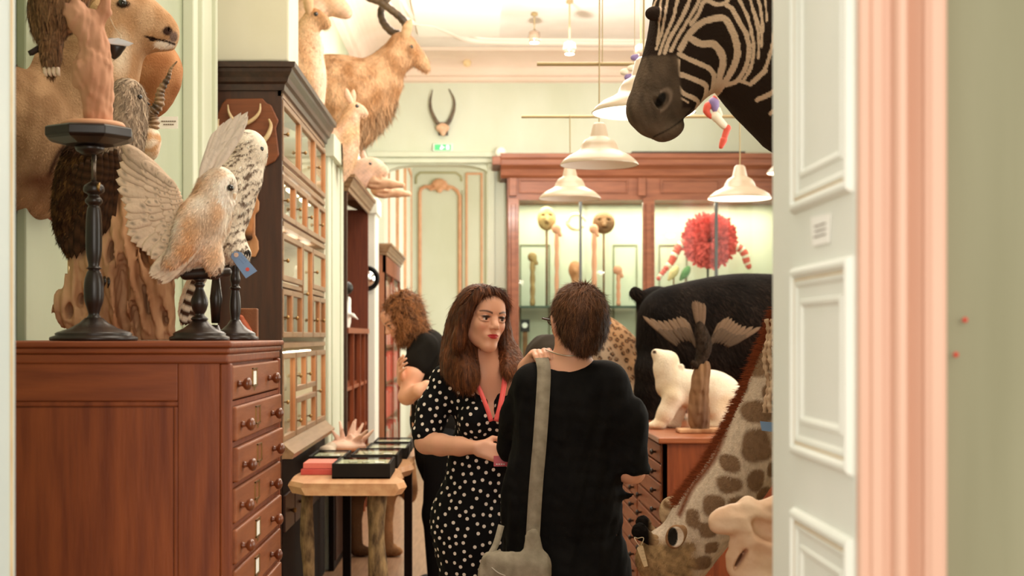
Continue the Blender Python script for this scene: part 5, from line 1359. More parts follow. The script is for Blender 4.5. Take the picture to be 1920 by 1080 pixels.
# white paper flag and the black claw by the trunk
cl = thing('black_hoof', 'small black hooked claw hanging by the trunk under a white paper flag', 'claw', at(218, 95, DS + .05))
s = Sdf(.01); s.chain([tw(208, 80, .012, .06), tw(218, 90, .013, .06), tw(214, 108, .005, .06)], n=2); s.cone(tw(228, 84, 0, .06)[:3], tw(214, 100, 0, .06)[:3], .012, .008); V, F = s.mesh(.003); mesh_obj('claw', V, F, M_talon, cl)
mesh_obj('paper_flag', [at(194, 73, DS + .02), at(222, 71, DS + .02), at(250, 81, DS + .04), at(240, 86, DS + .04), at(208, 82, DS + .02)] + [at(194, 74, DS + .025), at(222, 72, DS + .025), at(250, 82, DS + .045), at(240, 87, DS + .045), at(208, 83, DS + .025)],
    [(0, 4, 3, 2, 1), (5, 6, 7, 8, 9), (0, 1, 6, 5), (1, 2, 7, 6), (2, 3, 8, 7), (3, 4, 9, 8), (4, 0, 5, 9)], plain('white_flag', srgb(226, 234, 240), .7), cl, False)
ribbon('string', [at(226, 72, DS + .02), at(226, 66, DS + .03), at(214, 50, DS + .03), at(200, 20, DS + .02)], .002, M_rope, cl)

# ---- the big driftwood stump
DD = 3.78
def dw(px, py, r, dd=0): p = at(px, py, DD + dd); return (p.x, p.y, p.z, r)
dt = thing('driftwood_stump', 'big gnarled driftwood stump with folds and holes on the mahogany chest', 'driftwood', (at(220, 0, DD).x, DD, CT + .001))
s = Sdf(.022)
B_ = 636
for pts in ([(232, 300, .03), (235, 380, .045), (240, 450, .060), (235, 520, .062), (238, 585, .060), (238, 628, .062)],
            [(225, 440, .04), (200, 480, .045), (192, 540, .045), (198, 600, .042), (196, 630, .040)],
            [(180, 480, .028), (150, 505, .022), (145, 545, .030), (132, 575, .040), (150, 600, .030), (180, 615, .03)],
            [(255, 460, .04), (285, 510, .045), (285, 565, .048), (292, 610, .040), (292, 632, .038)],
            [(262, 440, .02), (268, 500, .012), (262, 560, .016), (268, 620, .016)], [(300, 520, .016), (312, 570, .014), (314, 620, .016)],
            [(148, 500, .016), (146, 480, .014), (150, 458, .010)]):
    s.chain([dw(*p) for p in pts], n=2)
for (px, py, r, h_, dd, tl) in ((226, 545, .020, .095, -.06, .05), (232, 606, .022, .03, -.07, 0), (250, 600, .012, .045, -.06, -.1), (128, 582, .012, .018, -.05, 0), (146, 560, .008, .02, -.05, .2), (264, 478, .010, .035, -.06, -.3), (306, 596, .009, .022, -.05, 0), (270, 560, .008, .05, -.07, -.15), (208, 470, .010, .03, -.06, .2), (180, 560, .007, .045, -.06, .1)):
    s.ell(dw(px, py, 0, dd)[:3], (r, .055, h_), (0, tl, 0), k=.012, sub=True)
def wgn(P):
    u = P[:, 0] * 95 + 2.2 * noise3(P * np.array([1, 1, .4]), 14, 3) + P[:, 2] * 9
    return .0075 * np.abs(np.sin(u)) - .004 + .004 * noise3(P * np.array([1, 1, .3]), 120, 6)
V, F = s.mesh(.0046, warp=wgn)
V[:, 2] = np.maximum(V[:, 2], CT + .001); mesh_obj('stump', V, F, M_drift, dt)
# ---- eagle owl seen from behind on the stump
def col_eagle(V):
    z = V[:, 2]; px = V[:, 0] / V[:, 1] * F_PX + 900; py = 630 - (z - CAM_Z) / V[:, 1] * F_PX
    g = lerp(srgb(58, 36, 22), srgb(172, 150, 128), np.clip((300 - py) / 25, 0, 1) * np.clip((px - 185) / 20, 0, 1)); n = noise3(V * np.array([1, 1, .5]), 170, 8)[:, None]
    n2 = noise3(V * np.array([2.4, 1, .35]), 140, 3)[:, None]
    return np.clip(g * (1 + .45 * n) + np.maximum(n2, 0) * np.array(srgb(150, 110, 60)) * .45 * (py > 290)[:, None], .004, 1)
def exE(s):
    s.chain([dw(150, 300, .05, -.02), dw(135, 360, .045, -.02), dw(128, 420, .035, -.01), dw(134, 470, .014, 0)], n=2)
    s.chain([dw(200, 420, .03, .03), dw(190, 470, .02, .03), dw(200, 520, .012, .02), dw(198, 545, .006, .02)], n=2)
t, V, F, C = bird_body('eagle_owl', 'large dark brown owl with a grey downy nape perched on the driftwood stump', at(200, 300, DD),
    [dw(238, 178, .044), dw(236, 210, .050), dw(226, 262, .058), dw(196, 318, .075), dw(175, 375, .066), dw(150, 430, .038), dw(142, 470, .018)], {}, col_eagle, .005, (16000, .017, .0020, (-.25, 0, -1), .3, .22), exE)
feather_fan('wing', [dw(222, 285, 0, -.075)[:3], dw(195, 295, 0, -.085)[:3], dw(160, 310, 0, -.08)[:3], dw(128, 320, 0, -.06)[:3]], [dw(212, 420, 0, -.05)[:3], dw(178, 455, 0, -.05)[:3], dw(145, 482, 0, -.04)[:3], dw(112, 470, 0, -.03)[:3]], .012, (0, -1, .1), M_plum, t,
    lambda u, v, k, l, i: np.array(srgb(70, 46, 28)) * (1.2 if int(v * 9 + i) % 2 else .45) * (.8 if k in (0, 4) else 1.15), rows=[(11, .1, 1.0, .013, 0), (10, .0, .62, .013, .004), (9, -.04, .34, .013, .008)])
ball(at(262, 182, DD - .035), .007, M_glasseye, t); MB().lathe([(0, .03), (.006, .018), (.009, 0), (.006, -.006)], at(262, 195, DD), 10, 'x').build('beak', M_talon, t, True)
for i, (px, py) in enumerate(((233, 348), (242, 346), (196, 528), (203, 530))): MB().tube(spline([at(px, py - 8, DD - .07), at(px + 1, py, DD - .085), at(px - 1, py + 10, DD - .075)], 3), [.004, .004, .004, .0035, .003, .002, .001], 8).build('talon', M_talon, t, True)

# ---- barn owl with spread wings on a low stand
DB = 3.56
def bo(px, py, r, dd=0): p = at(px, py, DB + dd); return (p.x, p.y, p.z, r)
st2, c = stand('bird_stand', 'low black turned stand carrying the pale barn owl', 374, DB,
    [(618, .010), (606, .012), (598, .022), (590, .012), (582, .017), (566, .022), (550, .015), (540, .010), (534, .014), (530, .010), (524, .016)], .075)
s = Sdf(.008); s.cone(bo(348, 515, 0)[:3], bo(402, 512, 0)[:3], .014, .014); s.ell(bo(400, 512, 0)[:3], (.018, .02, .016)); s.cone(bo(400, 512, 0)[:3], bo(426, 510, 0, .02)[:3], .010, .012); V, F = s.mesh(.004); mesh_obj('perch_bar', V, F, M_ebony, st2)
BO = srgb(222, 168, 120); BW = srgb(242, 226, 206); BG = srgb(178, 160, 140)
def col_barn(V):
    px = V[:, 0] / V[:, 1] * F_PX + 900; py = 630 - (V[:, 2] - CAM_Z) / V[:, 1] * F_PX
    n = noise3(V, 34, 12); n2 = noise3(V, 120, 3)
    C = lerp(BO, BW, .45 + .5 * n + .3 * np.clip((px - 395) / 30, 0, 1)); C = C * (1 - .3 * np.clip(n2, 0, 1)[:, None]) + np.array(BG) * .3 * np.clip(n2, 0, 1)[:, None]
    g = np.clip(1 - np.abs(np.hypot((px - 385) / 40, (py - 418) / 38) - .2) * 1.2, 0, 1)[:, None] * .75
    C = C * (1 - g) + np.array(srgb(176, 150, 126)) * g
    wf = (np.hypot((px - 432) / 22, (py - 360) / 34) < 1)[:, None]; return np.where(wf, np.array(srgb(246, 232, 216)), C)
def exB(s):
    s.ell(bo(422, 358, 0, -.0)[:3], (.026, .040, .044), k=.012); s.ell(bo(434, 356, 0, -.02)[:3], (.008, .02, .025), k=.01, sub=True)
    s.chain([bo(395, 460, .022, -.02), bo(402, 490, .018, -.02), bo(404, 502, .012, -.02)], n=2); s.chain([bo(385, 465, .022, .02), bo(378, 495, .015, .02)], n=2)
    s.chain([bo(362, 400, .035, -.045), bo(352, 440, .034, -.055), bo(335, 475, .022, -.05), bo(310, 500, .012, -.04)], n=2)
t, V, F, C = bird_body('barn_owl', 'pale orange and white barn owl with both wings lifted on the low stand', at(380, 430, DB),
    [bo(408, 345, .045), bo(398, 378, .045), bo(380, 422, .060), bo(362, 458, .046), bo(335, 490, .026), bo(305, 514, .016)], {}, col_barn, .0042, (15000, .013, .0016, (-.55, 0, -1), .2, .18), exB)
ball(at(432, 352, DB - .036), .0085, M_glasseye, t); MB().lathe([(0, -.012), (.004, -.005), (.005, .004)], at(440, 366, DB - .01), 8, 'z').build('beak', plain('pale_beak', srgb(220, 190, 160), .4), t, True)
def col_wing(u, v, k, l, i):
    c = np.array(BO) * .45 + np.array(BW) * .68; bar = int(round(v * 15)) % 3 == 1 and k == 2 and v > .25
    c = c * (.88 if k == 0 else .97 if k % 2 else 1.03) * (1 - .25 * (u > .9)); return c * (.5 + .1 * math.sin(i * 3.3) if bar and math.sin(i * 5.1 + v * 20) > -.5 else 1 + .05 * math.sin(i * 2.3 + v * 9))
feather_fan('wing', [bo(345, 440, 0, .02)[:3], bo(345, 420, 0, .02)[:3], bo(344, 400, 0, .02)[:3], bo(340, 380, 0, .02)[:3], bo(334, 362, 0, .02)[:3], bo(326, 346, 0, .02)[:3]], [bo(322, 492, 0, .03)[:3], bo(280, 484, 0, .03)[:3], bo(246, 450, 0, .04)[:3], bo(228, 392, 0, .04)[:3], bo(220, 325, 0, .05)[:3], bo(228, 262, 0, .05)[:3]], .012, (.1, -1, .1), M_plum, t, col_wing,
    camber=.006, seg=16, rows=[(19, .0, 1.0, .0185, 0), (15, .0, .60, .0130, .0025), (13, -.02, .36, .011, .005), (12, -.04, .18, .010, .0075)])
feather_fan('wing', [bo(372, 345, 0, -.02)[:3], bo(385, 325, 0, -.02)[:3], bo(398, 312, 0, -.02)[:3], bo(408, 318, 0, -.02)[:3]], [bo(400, 248, 0, -.04)[:3], bo(430, 224, 0, -.045)[:3], bo(468, 206, 0, -.05)[:3], bo(456, 240, 0, -.05)[:3]], .012, (.3, -1, .2), M_plum, t, lambda u, v, k, l, i: np.array(srgb(240, 222, 204)) * (.84 if (i + k) % 3 == 0 else 1) * (1 - .12 * (v > .9)),
    rows=[(7, .0, 1.0, .011, 0), (6, -.02, .72, .012, .003), (5, -.05, .45, .012, .006)])
s_ = feather_fan('tail', [bo(352, 440, 0, -.055)[:3], bo(372, 470, 0, -.055)[:3]], [bo(276, 512, 0, -.04)[:3], bo(304, 535, 0, -.04)[:3]], .012, (.0, -1, .3), M_plum, t, lambda u, v, k, l, i: np.array(srgb(240, 214, 188)) * (.74 if int(v * 9) % 3 == 1 and k in (1, 2) else .9 if k == 0 else 1), rows=[(7, 0, 1, .012, 0), (6, -.05, .6, .012, .003)])
m = MB()
for i in range(3): m.tube(spline([at(394 + i * 7, 500, DB - .02), at(396 + i * 8, 505, DB - .035), at(397 + i * 8, 514, DB - .03)], 3), [.004, .004, .004, .0035, .003, .002, .001], 8)
m.build('talon', plain('horn_claw', srgb(120, 90, 70), .4), t, True)

# ---- snowy owl behind it, facing right
DN = 3.80
def so(px, py, r, dd=0): p = at(px, py, DN + dd); return (p.x, p.y, p.z, r)
st3, c = stand('bird_stand', 'taller black turned stand carrying the snowy owl, nearest the right edge of the chest', 441, DN,
    [(618, .010), (608, .014), (598, .012), (580, .015), (560, .014), (545, .011), (540, .015), (535, .010), (524, .014), (512, .011), (500, .013), (482, .011)], .062)
MB().tube([at(395, 515, DN - .01), at(440, 500, DN), at(452, 478, DN)], .011, 10).build('perch_bar', M_ebony, st3, True)
MB().tube([at(405, 520, DN - .02), at(405, 560, DN - .02), at(404, 606, DN - .02)], [.010, .017, .011], 12).lathe([(.055, 0), (.055, .01), (.02, .02), (.012, .04), (0, .041)], (atx(404, DN), DN - .02, CT + .001), 20).build('side_column', M_ebony, st3, True)
SW = srgb(244, 230, 210); SB = srgb(84, 56, 38)
def col_snow(V):
    px = V[:, 0] / V[:, 1] * F_PX + 900; py = 630 - (V[:, 2] - CAM_Z) / V[:, 1] * F_PX
    ph = (py * .72 + px * .25 + noise3(V, 50, 2) * 3.2); fr_ = np.where(py < 300, .9, .52); b = .5 + .5 * np.sin(ph * fr_); q = noise3(V * np.array([1, 1, 1.]), 120, 5)
    amt = np.clip((b - .42) * 4, 0, 1) * np.clip(q * 2 + .9, 0, 1) * np.clip((478 - px + (py - 250) * .30) / 18, 0, 1)
    amt *= np.clip((500 - py) / 20, 0, 1)
    return lerp(SW, SB, amt * .9)
def exS(s):
    s.ell(so(484, 285, 0, -.01)[:3], (.024, .038, .040), k=.01); s.chain([so(425, 430, .030, -.02), so(438, 465, .032, -.02), so(455, 478, .020, -.03)], n=2)
    s.chain([so(425, 460, .028, .02), so(430, 485, .022, .02)], n=2); s.chain([so(478, 325, .018, -.02), so(476, 355, .012, -.02)], n=2)
    s.chain([so(395, 470, .030, .01), so(370, 520, .020, .01), so(352, 565, .017, .01), so(344, 600, .010, .01)], n=2)
t, V, F, C = bird_body('snowy_owl', 'snowy owl with brown bars across its white plumage, looking right', at(430, 400, DN),
    [so(465, 275, .045), so(461, 302, .043), so(440, 340, .058), so(425, 390, .062), so(412, 440, .048), so(398, 470, .034)], {}, col_snow, .0036, (14000, .011, .0013, (-.35, 0, -1), .16, .14), exS)
ball(at(490, 279, DN - .037), .0068, M_glasseye, t); MB().lathe([(0, -.012), (.004, -.004), (.005, .004)], at(499, 291, DN - .01), 8, 'z').build('beak', M_talon, t, True)
def col_tail(u, v, k, l, i): return np.array(SW) * .95 if (int(v * 11.5) % 2 == 0) else np.array(srgb(74, 48, 34))
feather_fan('tail', [so(372, 500, 0, -.02)[:3], so(385, 500, 0, -.02)[:3]], [so(336, 606, 0, -.02)[:3], so(356, 608, 0, -.02)[:3]], .012, (0, -1, 0), M_plum, t, col_tail, rows=[(4, 0, 1, .011, 0)], seg=24)
m = MB()
for i in range(3): m.tube(spline([at(452 + i * 6, 470, DN - .04), at(458 + i * 5, 474, DN - .05), at(460 + i * 4, 482, DN - .045)], 3), [.004, .004, .004, .0035, .003, .002, .001], 8)
m.build('talon', M_talon, t, True)
# blue price tag on a string
tg_ = thing('blue_price_tag', 'blue card tag with a red dot hanging under the snowy owl', 'tag', at(455, 495, DN - .06))
def tagcard(corners, d, parent, mat, th=.0012):
    V = [at(px, py, d) for px, py in corners]; n = len(V); V2 = [v + Vector((0, th, 0)) for v in V]
    return mesh_obj('card', V + V2, [tuple(range(n)), tuple(range(n, 2 * n))[::-1]] + [(i, i + n, (i + 1) % n + n, (i + 1) % n) for i in range(n)], mat, parent, False)
tagcard([(434, 476), (440, 471), (452, 473), (482, 508), (461, 522), (433, 483)][::-1], DN - .065, tg_, M_bluetag)
p = at(443, 478, DN - .067); MB().lathe([(.0032, 0), (.0062, 0), (.0062, -.0012), (.0032, -.0012)], p, 16, 'y').build('eyelet', plain('pink_eyelet', srgb(226, 196, 176), .6), tg_)
p = at(464, 505, DN - .067); MB().lathe([(0, 0), (.0052, 0), (.0052, -.0008), (0, -.0008)], p, 16, 'y').build('red_dot', plain('red_sticker', srgb(220, 84, 70), .5), tg_)
m = MB()
for k, (a, b) in enumerate((((452, 481), (463, 492)), ((448, 485), (458, 496)))):
    for j in range(4): m.bar(at(a[0] + (b[0] - a[0]) * j / 4, a[1] + (b[1] - a[1]) * j / 4 + (j % 2), DN - .067), at(a[0] + (b[0] - a[0]) * (j + .7) / 4, a[1] + (b[1] - a[1]) * (j + .7) / 4 - (j % 2), DN - .067), .0006, .0006)
m.build('handwriting', plain('navy_ink', srgb(66, 84, 120), .7), tg_)
ribbon('string', [at(443, 478, DN - .068), at(436, 472, DN - .06), at(428, 470, DN - .04)], .0015, M_rope, tg_)
# small carved block
cb_ = thing('carved_block', 'small brown carved wooden block with a reddish bird shape at the back of the chest', 'ornament', (at(464, 0, 3.92).x, 3.92, CT + .0005))
x0, x1 = atx(447, 3.92), atx(483, 3.92); MB().box(x0, x1, 3.91, 3.94, CT + .001, atz(578, 3.92)).build('block', plain('block_wood', srgb(150, 96, 58), .7, srgb(120, 70, 40), 14, .4, 30), cb_, bevel=.004)
s = Sdf(.006); s.chain([(*at(452, 600, 3.905), .010), (*at(458, 615, 3.905), .014), (*at(470, 626, 3.905), .008)], n=2); s.ell(at(450, 596, 3.903), (.010, .008, .009)); V, F = s.mesh(.003); mesh_obj('bird_relief', V, F, plain('reddish_carving', srgb(190, 96, 62), .6), cb_)
# ================================================================== HEADS, HORNS AND STANDING ANIMALS
def proj(V): return V[:, 0] / V[:, 1] * F_PX + 900, 630 - (V[:, 2] - CAM_Z) / V[:, 1] * F_PX
def PT(d):
    def f(px, py, r=0, dd=0.): p = at(px, py, d + dd); return (p.x, p.y, p.z, r)
    return f
def seg_dist(px, py, pts):
    P = spline(np.array(pts, float), 5) if len(pts) > 2 else np.array(pts, float); q = np.stack([px, py], 1); best = np.full(len(px), 1e9)
    for a, b in zip(P[:-1], P[1:]):
        ab = b - a; t = np.clip(((q - a) @ ab) / max(ab @ ab, 1e-9), 0, 1); best = np.minimum(best, np.linalg.norm(q - a - t[:, None] * ab, axis=1))
    return best
# hidden pier behind the door leaf that carries the zebra and the giraffe
struct(MB().box(1.22, 1.5, 3.75, 4.6, 0, ZC).build('wall_pier_4', M_sage, bevel=.01))
# ---- zebra
DZ = 4.0; z = PT(DZ)
zt_ = thing('zebra_head', 'black and white striped zebra shoulder mount looking down at the top right', 'taxidermy mount', (1.2, 4.05, 1.9))
s = Sdf(.035)
def zc(cx, cy, r=0, dd=0.): return z(1160 + cx / 3.723, cy / 3.723, r, dd)
s.chain([zc(215, 780, .050), zc(262, 620, .054), zc(335, 440, .059), zc(415, 250, .072), zc(490, 80, .092), zc(560, -60, .10), zc(620, -200, .09)], n=2, sc3=(1, 1.0, 1))
s.ell(zc(240, 800)[:3], (.062, .060, .056), (0, .5, 0), k=.03); s.ell(zc(350, 915)[:3], (.046, .042, .026), (0, -.45, 0), k=.02); s.ell(zc(130, 760)[:3], (.024, .045, .036), k=.03); s.ell(zc(215, 880)[:3], (.030, .045, .026), (0, .5, 0), k=.02)
s.ell(zc(640, 280)[:3], (.120, .075, .125), (0, .6, 0), k=.04); s.ell(zc(560, 480)[:3], (.075, .060, .09), (0, .6, 0), k=.05)
s.ell(zc(440, 680)[:3], (.05, .05, .05), k=.04)
s.ell(zc(250, 95, 0, -.075)[:3], (.026, .022, .02), k=.02)
s.ell(zc(250, 95, 0, .075)[:3], (.026, .022, .02), k=.02)
s.chain([zc(760, 130, .125, .02), zc(920, 200, .16, .04), zc(1120, 330, .20, .05), zc(1400, 560, .24, .05)], n=2, k=.05)
s.chain([zc(860, -80, .15, .03), zc(1050, 60, .18, .05), zc(1350, 300, .22, .05)], n=2, k=.05)
for e in (-1, 1):
    s.ell(zc(285, 715, 0, e * .058)[:3], (.020, .016, .028), (0, -.55, 0), k=.012); s.ell(zc(275, 722, 0, e * .070)[:3], (.008, .014, .019), (0, -.6, 0), k=.006, sub=True)
s.chain([zc(240, 962, .004, -.045), zc(340, 915, .004, -.058), zc(440, 840, .004, -.060), zc(505, 765, .003, -.058)], k=.004, n=3, sub=True)
V, F = s.mesh(.0048, fine=[(0, atx(1170, 4), atx(1452, 4), .0031), (2, atz(275, 4), atz(-30, 4), .0031)])
V[:, 0] = np.minimum(V[:, 0], 1.216)
# use a side-on projection at the mount's own distance so that the pattern is a property of the hide
cx = ((V[:, 0] * F_PX / DZ + 900) - 1160) * 3.723; cy = (630 - (V[:, 2] - CAM_Z) * F_PX / DZ) * 3.723
stripes = [([(235, 60), (250, 25), (270, -10)], 6), ([(248, 340), (262, 250), (265, 120), (290, -30)], 6), ([(245, 372), (280, 260), (300, 140), (330, -30)], 7),
    ([(262, 410), (300, 300), (350, 180), (370, 90), (395, -30)], 9), ([(300, 402), (330, 310), (400, 190), (450, 80), (475, -30)], 11), ([(340, 392), (385, 300), (440, 210), (500, 110), (530, 40), (560, -30)], 10),
    ([(470, 220), (520, 150), (545, 82), (580, 70), (640, 98), (700, 84), (730, 20), (745, -30)], 11), ([(405, 380), (450, 300), (520, 225), (600, 192), (680, 190), (720, 240), (760, 330), (780, 430), (755, 530), (695, 640)], 17),
    ([(470, 310), (540, 345), (620, 352), (670, 400), (695, 470), (682, 570), (665, 650)], 18), ([(395, 415), (450, 440), (540, 480), (610, 512), (645, 570), (632, 670), (600, 735)], 13),
    ([(388, 460), (388, 535), (450, 560), (530, 590), (590, 620), (600, 670), (575, 745)], 14), ([(400, 640), (440, 680), (510, 705), (545, 728), (535, 785)], 12), ([(412, 705), (470, 735)], 5), ([(385, 605), (388, 612)], 7),
    ([(705, 110), (740, 140), (780, 220), (825, 300), (850, 400), (842, 500), (800, 590), (740, 610)], 12), ([(765, -30), (785, 80), (830, 180), (862, 300), (880, 430), (862, 540), (835, 595)], 9),
    ([(835, -30), (850, 80), (890, 200), (925, 320), (925, 400)], 7), ([(850, 70), (875, 180), (905, 320), (908, 470)], 7), ([(875, -30), (905, 90), (925, 200), (930, 300)], 8), ([(925, -30), (950, 100), (955, 230)], 6),
    ([(985, -30), (1010, 120), (1005, 300), (985, 430), (955, 540), (900, 612)], 9), ([(955, 560), (890, 615)], 14), ([(1090, 400), (1068, 600), (1020, 690), (930, 730)], 13), ([(1090, 780), (1020, 822)], 12), ([(800, 592), (880, 632)], 8),
    ([(1060, -30), (1080, 100), (1100, 260)], 9), ([(1150, -30), (1170, 200), (1150, 480)], 13), ([(1230, -30), (1250, 300), (1220, 640)], 14), ([(1310, -30), (1330, 400), (1290, 800)], 14), ([(1390, 0), (1400, 400), (1380, 900)], 14),
    ([(640, -60), (700, -200)], 12), ([(500, -60), (520, -200)], 12), ([(420, -60), (450, -200)], 10), ([(800, -60), (820, -250)], 12), ([(900, -60), (950, -250)], 12)]
m_ = np.zeros(len(V))
wob = noise3(V, 90, 3) * 2.2
for pts, w_ in stripes: m_ = np.maximum(m_, np.clip((w_ * 1.28 + 1 + wob - seg_dist(cx, cy, pts)) / 3.5, 0, 1))
C = lerp(srgb(46, 33, 25), srgb(226, 196, 168), m_)
muz = np.clip((cy - 405 - (cx - 260) * .05) / 25, 0, 1) * np.clip((395 - cx + (cy - 400) * .12) / 20, 0, 1); muz = np.maximum(muz, np.clip((cy - 760) / 20, 0, 1) * (cx < 560))
C = C * (1 - muz[:, None]) + np.array(srgb(92, 76, 62)) * (1 + .25 * noise3(V, 60, 4)[:, None] + .35 * np.clip((cy[:, None] - 820) / 100, 0, 1)) * muz[:, None]
rim = np.clip(1.2 - np.abs(np.hypot((cx - 290 + (cy - 720) * .35) / 52, (cy - 725) / 72) - 1) * 3.5, 0, 1) * (cx > 270); C = C * (1 - .4 * rim[:, None]) + np.array(srgb(176, 150, 130)) * .4 * rim[:, None]
lipl = np.clip(1 - seg_dist(cx, cy, [(240, 962), (340, 915), (440, 840), (505, 765)]) / 9, 0, 1)[:, None]; C = C * (1 - .85 * lipl)
nost = np.clip(1.1 - np.hypot((cx - 275 + (cy - 720) * .35) / 34, (cy - 722) / 55), 0, 1) * 3; C = C * (1 - np.clip(nost, 0, 1)[:, None] * .9) + 0.004
body = mesh_obj('head', V, F, M_fur, zt_, colors=C)
fur('hair', V, F, 26000, .0045, M_furs, zt_, C * 1.05, (-.3, 0, -1), .12, .0005, jit=.12, shade=.1)
for e in (-1, 1): ball(zc(252, 108, 0, e * .078)[:3], .011, M_glasseye, zt_)
s = Sdf(.01)
for e in (-1, 1): s.chain([zc(650, -260, .03, e * .06), zc(690, -380, .034, e * .08), zc(700, -500, .008, e * .09)])
V, F = s.mesh(.008); mesh_obj('ear', V, F, M_fur, zt_, colors=np.tile(srgb(120, 100, 86), (len(V), 1)))
MB().lathe([(.30, 0), (.31, .01), (.30, .03), (.26, .035), (0, .035)], (1.182, 4.05, atz(95, 4.0)), 28, 'x').build('wall_board', M_mahog, zt_, True)

# ---- giraffe bending down at the right
DG = 4.25; g = PT(DG)
gt_ = thing('giraffe_head', 'giraffe neck and head with brown patches bending down behind the door', 'taxidermy mount', (1.2, 4.25, .9))
def gc(cx, cy, r=0, dd=0.): return g(1140 + cx / 3.175, 740 + cy / 3.175, r, dd)
s = Sdf(.03)
s.chain([gc(1640, -1000, .17, .05), gc(1420, -760, .145, .03), gc(1250, -440, .126, .03), gc(1115, -170, .110, .0), gc(985, 105, .100, 0), gc(855, 340, .095, 0), gc(745, 515, .091, 0), gc(635, 670, .092, 0), gc(555, 780, .088, 0), gc(450, 940, .082, 0), gc(370, 1100, .066, 0), gc(330, 1300, .05, 0), gc(310, 1480, .042, 0)], n=2)
s.ell(gc(300, 980)[:3], (.07, .07, .06), k=.04); s.ell(gc(340, 910)[:3], (.06, .06, .05), k=.04)
for e in (-1, 1): s.ell(gc(300, 1180, 0, e * .055)[:3], (.03, .02, .03), k=.02)
V, F = s.mesh(.0065); V[:, 0] = np.minimum(V[:, 0], 1.216)
cx = ((V[:, 0] * F_PX / DG + 900) - 1140) * 3.175; cy = ((630 - (V[:, 2] - CAM_Z) * F_PX / DG) - 740) * 3.175
patches = [(860, 95, 80, 62), (850, 290, 78, 92), (690, 512, 66, 46), (842, 492, 50, 62), (700, 392, 52, 48), (945, 430, 32, 42), (600, 640, 62, 60), (740, 640, 58, 50), (565, 775, 55, 46), (590, 885, 42, 34), (535, 975, 60, 42), (480, 720, 40, 50), (905, 585, 46, 44),
    (930, 0, 40, 60), (1000, 250, 60, 80), (1030, 560, 60, 60), (760, -90, 60, 90), (880, -220, 70, 100), (1000, -120, 50, 70), (990, -380, 80, 90), (1130, -250, 70, 90), (1120, 60, 60, 90), (1100, -500, 80, 90), (1250, -420, 80, 90), (660, 1010, 40, 40), (420, 1090, 50, 50), (460, 880, 30, 24)]
wx = noise3(V, 32, 2) * 9; wy = noise3(V, 36, 7) * 9; best = np.full(len(V), 9.)
for a, b, c_, d_ in patches: best = np.minimum(best, (np.abs((cx + wx - a) / c_) ** 2.6 + np.abs((cy + wy - b) / d_) ** 2.6) ** (1 / 2.6))
C = lerp(srgb(126, 98, 74), srgb(200, 178, 156), (best - .95) * 4.5) * (1 + .12 * noise3(V, 120, 4)[:, None])
hd = np.clip((cy - 820) / 60, 0, 1) * np.clip((520 - cx) / 60, 0, 1)
C = C * (1 - hd[:, None]) + (np.array(srgb(150, 120, 84)) * (1 + .35 * noise3(V, 90, 6)[:, None])) * hd[:, None]
mn = np.clip(1 - seg_dist(cx, cy, [(820, -120), (740, 80), (660, 280), (600, 400), (480, 560), (410, 700)]) / 20, 0, 1)[:, None] ** .7
C = C * (1 - mn) + np.array(srgb(112, 60, 34)) * mn
mesh_obj('neck', V, F, M_fur, gt_, colors=C)
fur('coat_hair', V, F, 26000, .011, M_furs, gt_, C * 1.03, (-.5, 0, -1), .25, .0008, jit=.22, shade=.14)
# mane: a stiff brush of reddish hair along the neck
mp = spline(np.array([gc(1010, -520)[:3], gc(905, -250)[:3], gc(800, 0)[:3], gc(690, 230)[:3], gc(600, 390)[:3], gc(500, 530)[:3], gc(415, 640)[:3]]), 10)
n = 9000; idx = RNG.random(n) * (len(mp) - 1.001); i0 = idx.astype(int); fr = (idx - i0)[:, None]; B = mp[i0] * (1 - fr) + mp[i0 + 1] * fr; T_ = mp[i0 + 1] - mp[i0]; T_ /= np.linalg.norm(T_, axis=1)[:, None]
B = B + RNG.normal(0, 1, (n, 3)) * np.array([.004, .013, .004]) + np.array([.012, 0, -.012])
out = np.stack([T_[:, 2], np.zeros(n), -T_[:, 0]], 1); out *= np.sign(-out[:, :1] + 1e-9); L = (.024 + .018 * RNG.random((n, 1)) + .006 * np.sin(idx * 3.1)[:, None]); dr = out + RNG.normal(0, .16, (n, 3)) + T_ * .25; dr /= np.linalg.norm(dr, axis=1)[:, None]
sd = np.cross(dr, np.array([0, 1, 0])); sd /= np.linalg.norm(sd, axis=1)[:, None]; w_ = .0009
VV = np.stack([B - sd * w_, B + sd * w_, B + dr * L * .6 + sd * w_ * .8, B + dr * L * .6 - sd * w_ * .8, B + dr * L + T_ * .004], 1).reshape(-1, 3); b0 = np.arange(n)[:, None] * 5
FF = [tuple(q) for q in np.hstack([b0, b0 + 1, b0 + 2, b0 + 3])] + [tuple(q) for q in np.hstack([b0 + 3, b0 + 2, b0 + 4])]
cc = np.array(srgb(138, 72, 42)) * (.65 + .7 * RNG.random((n, 1))); stuff(mesh_obj('mane', VV, FF, M_furs, gt_, True, np.repeat(cc, 5, 0)))
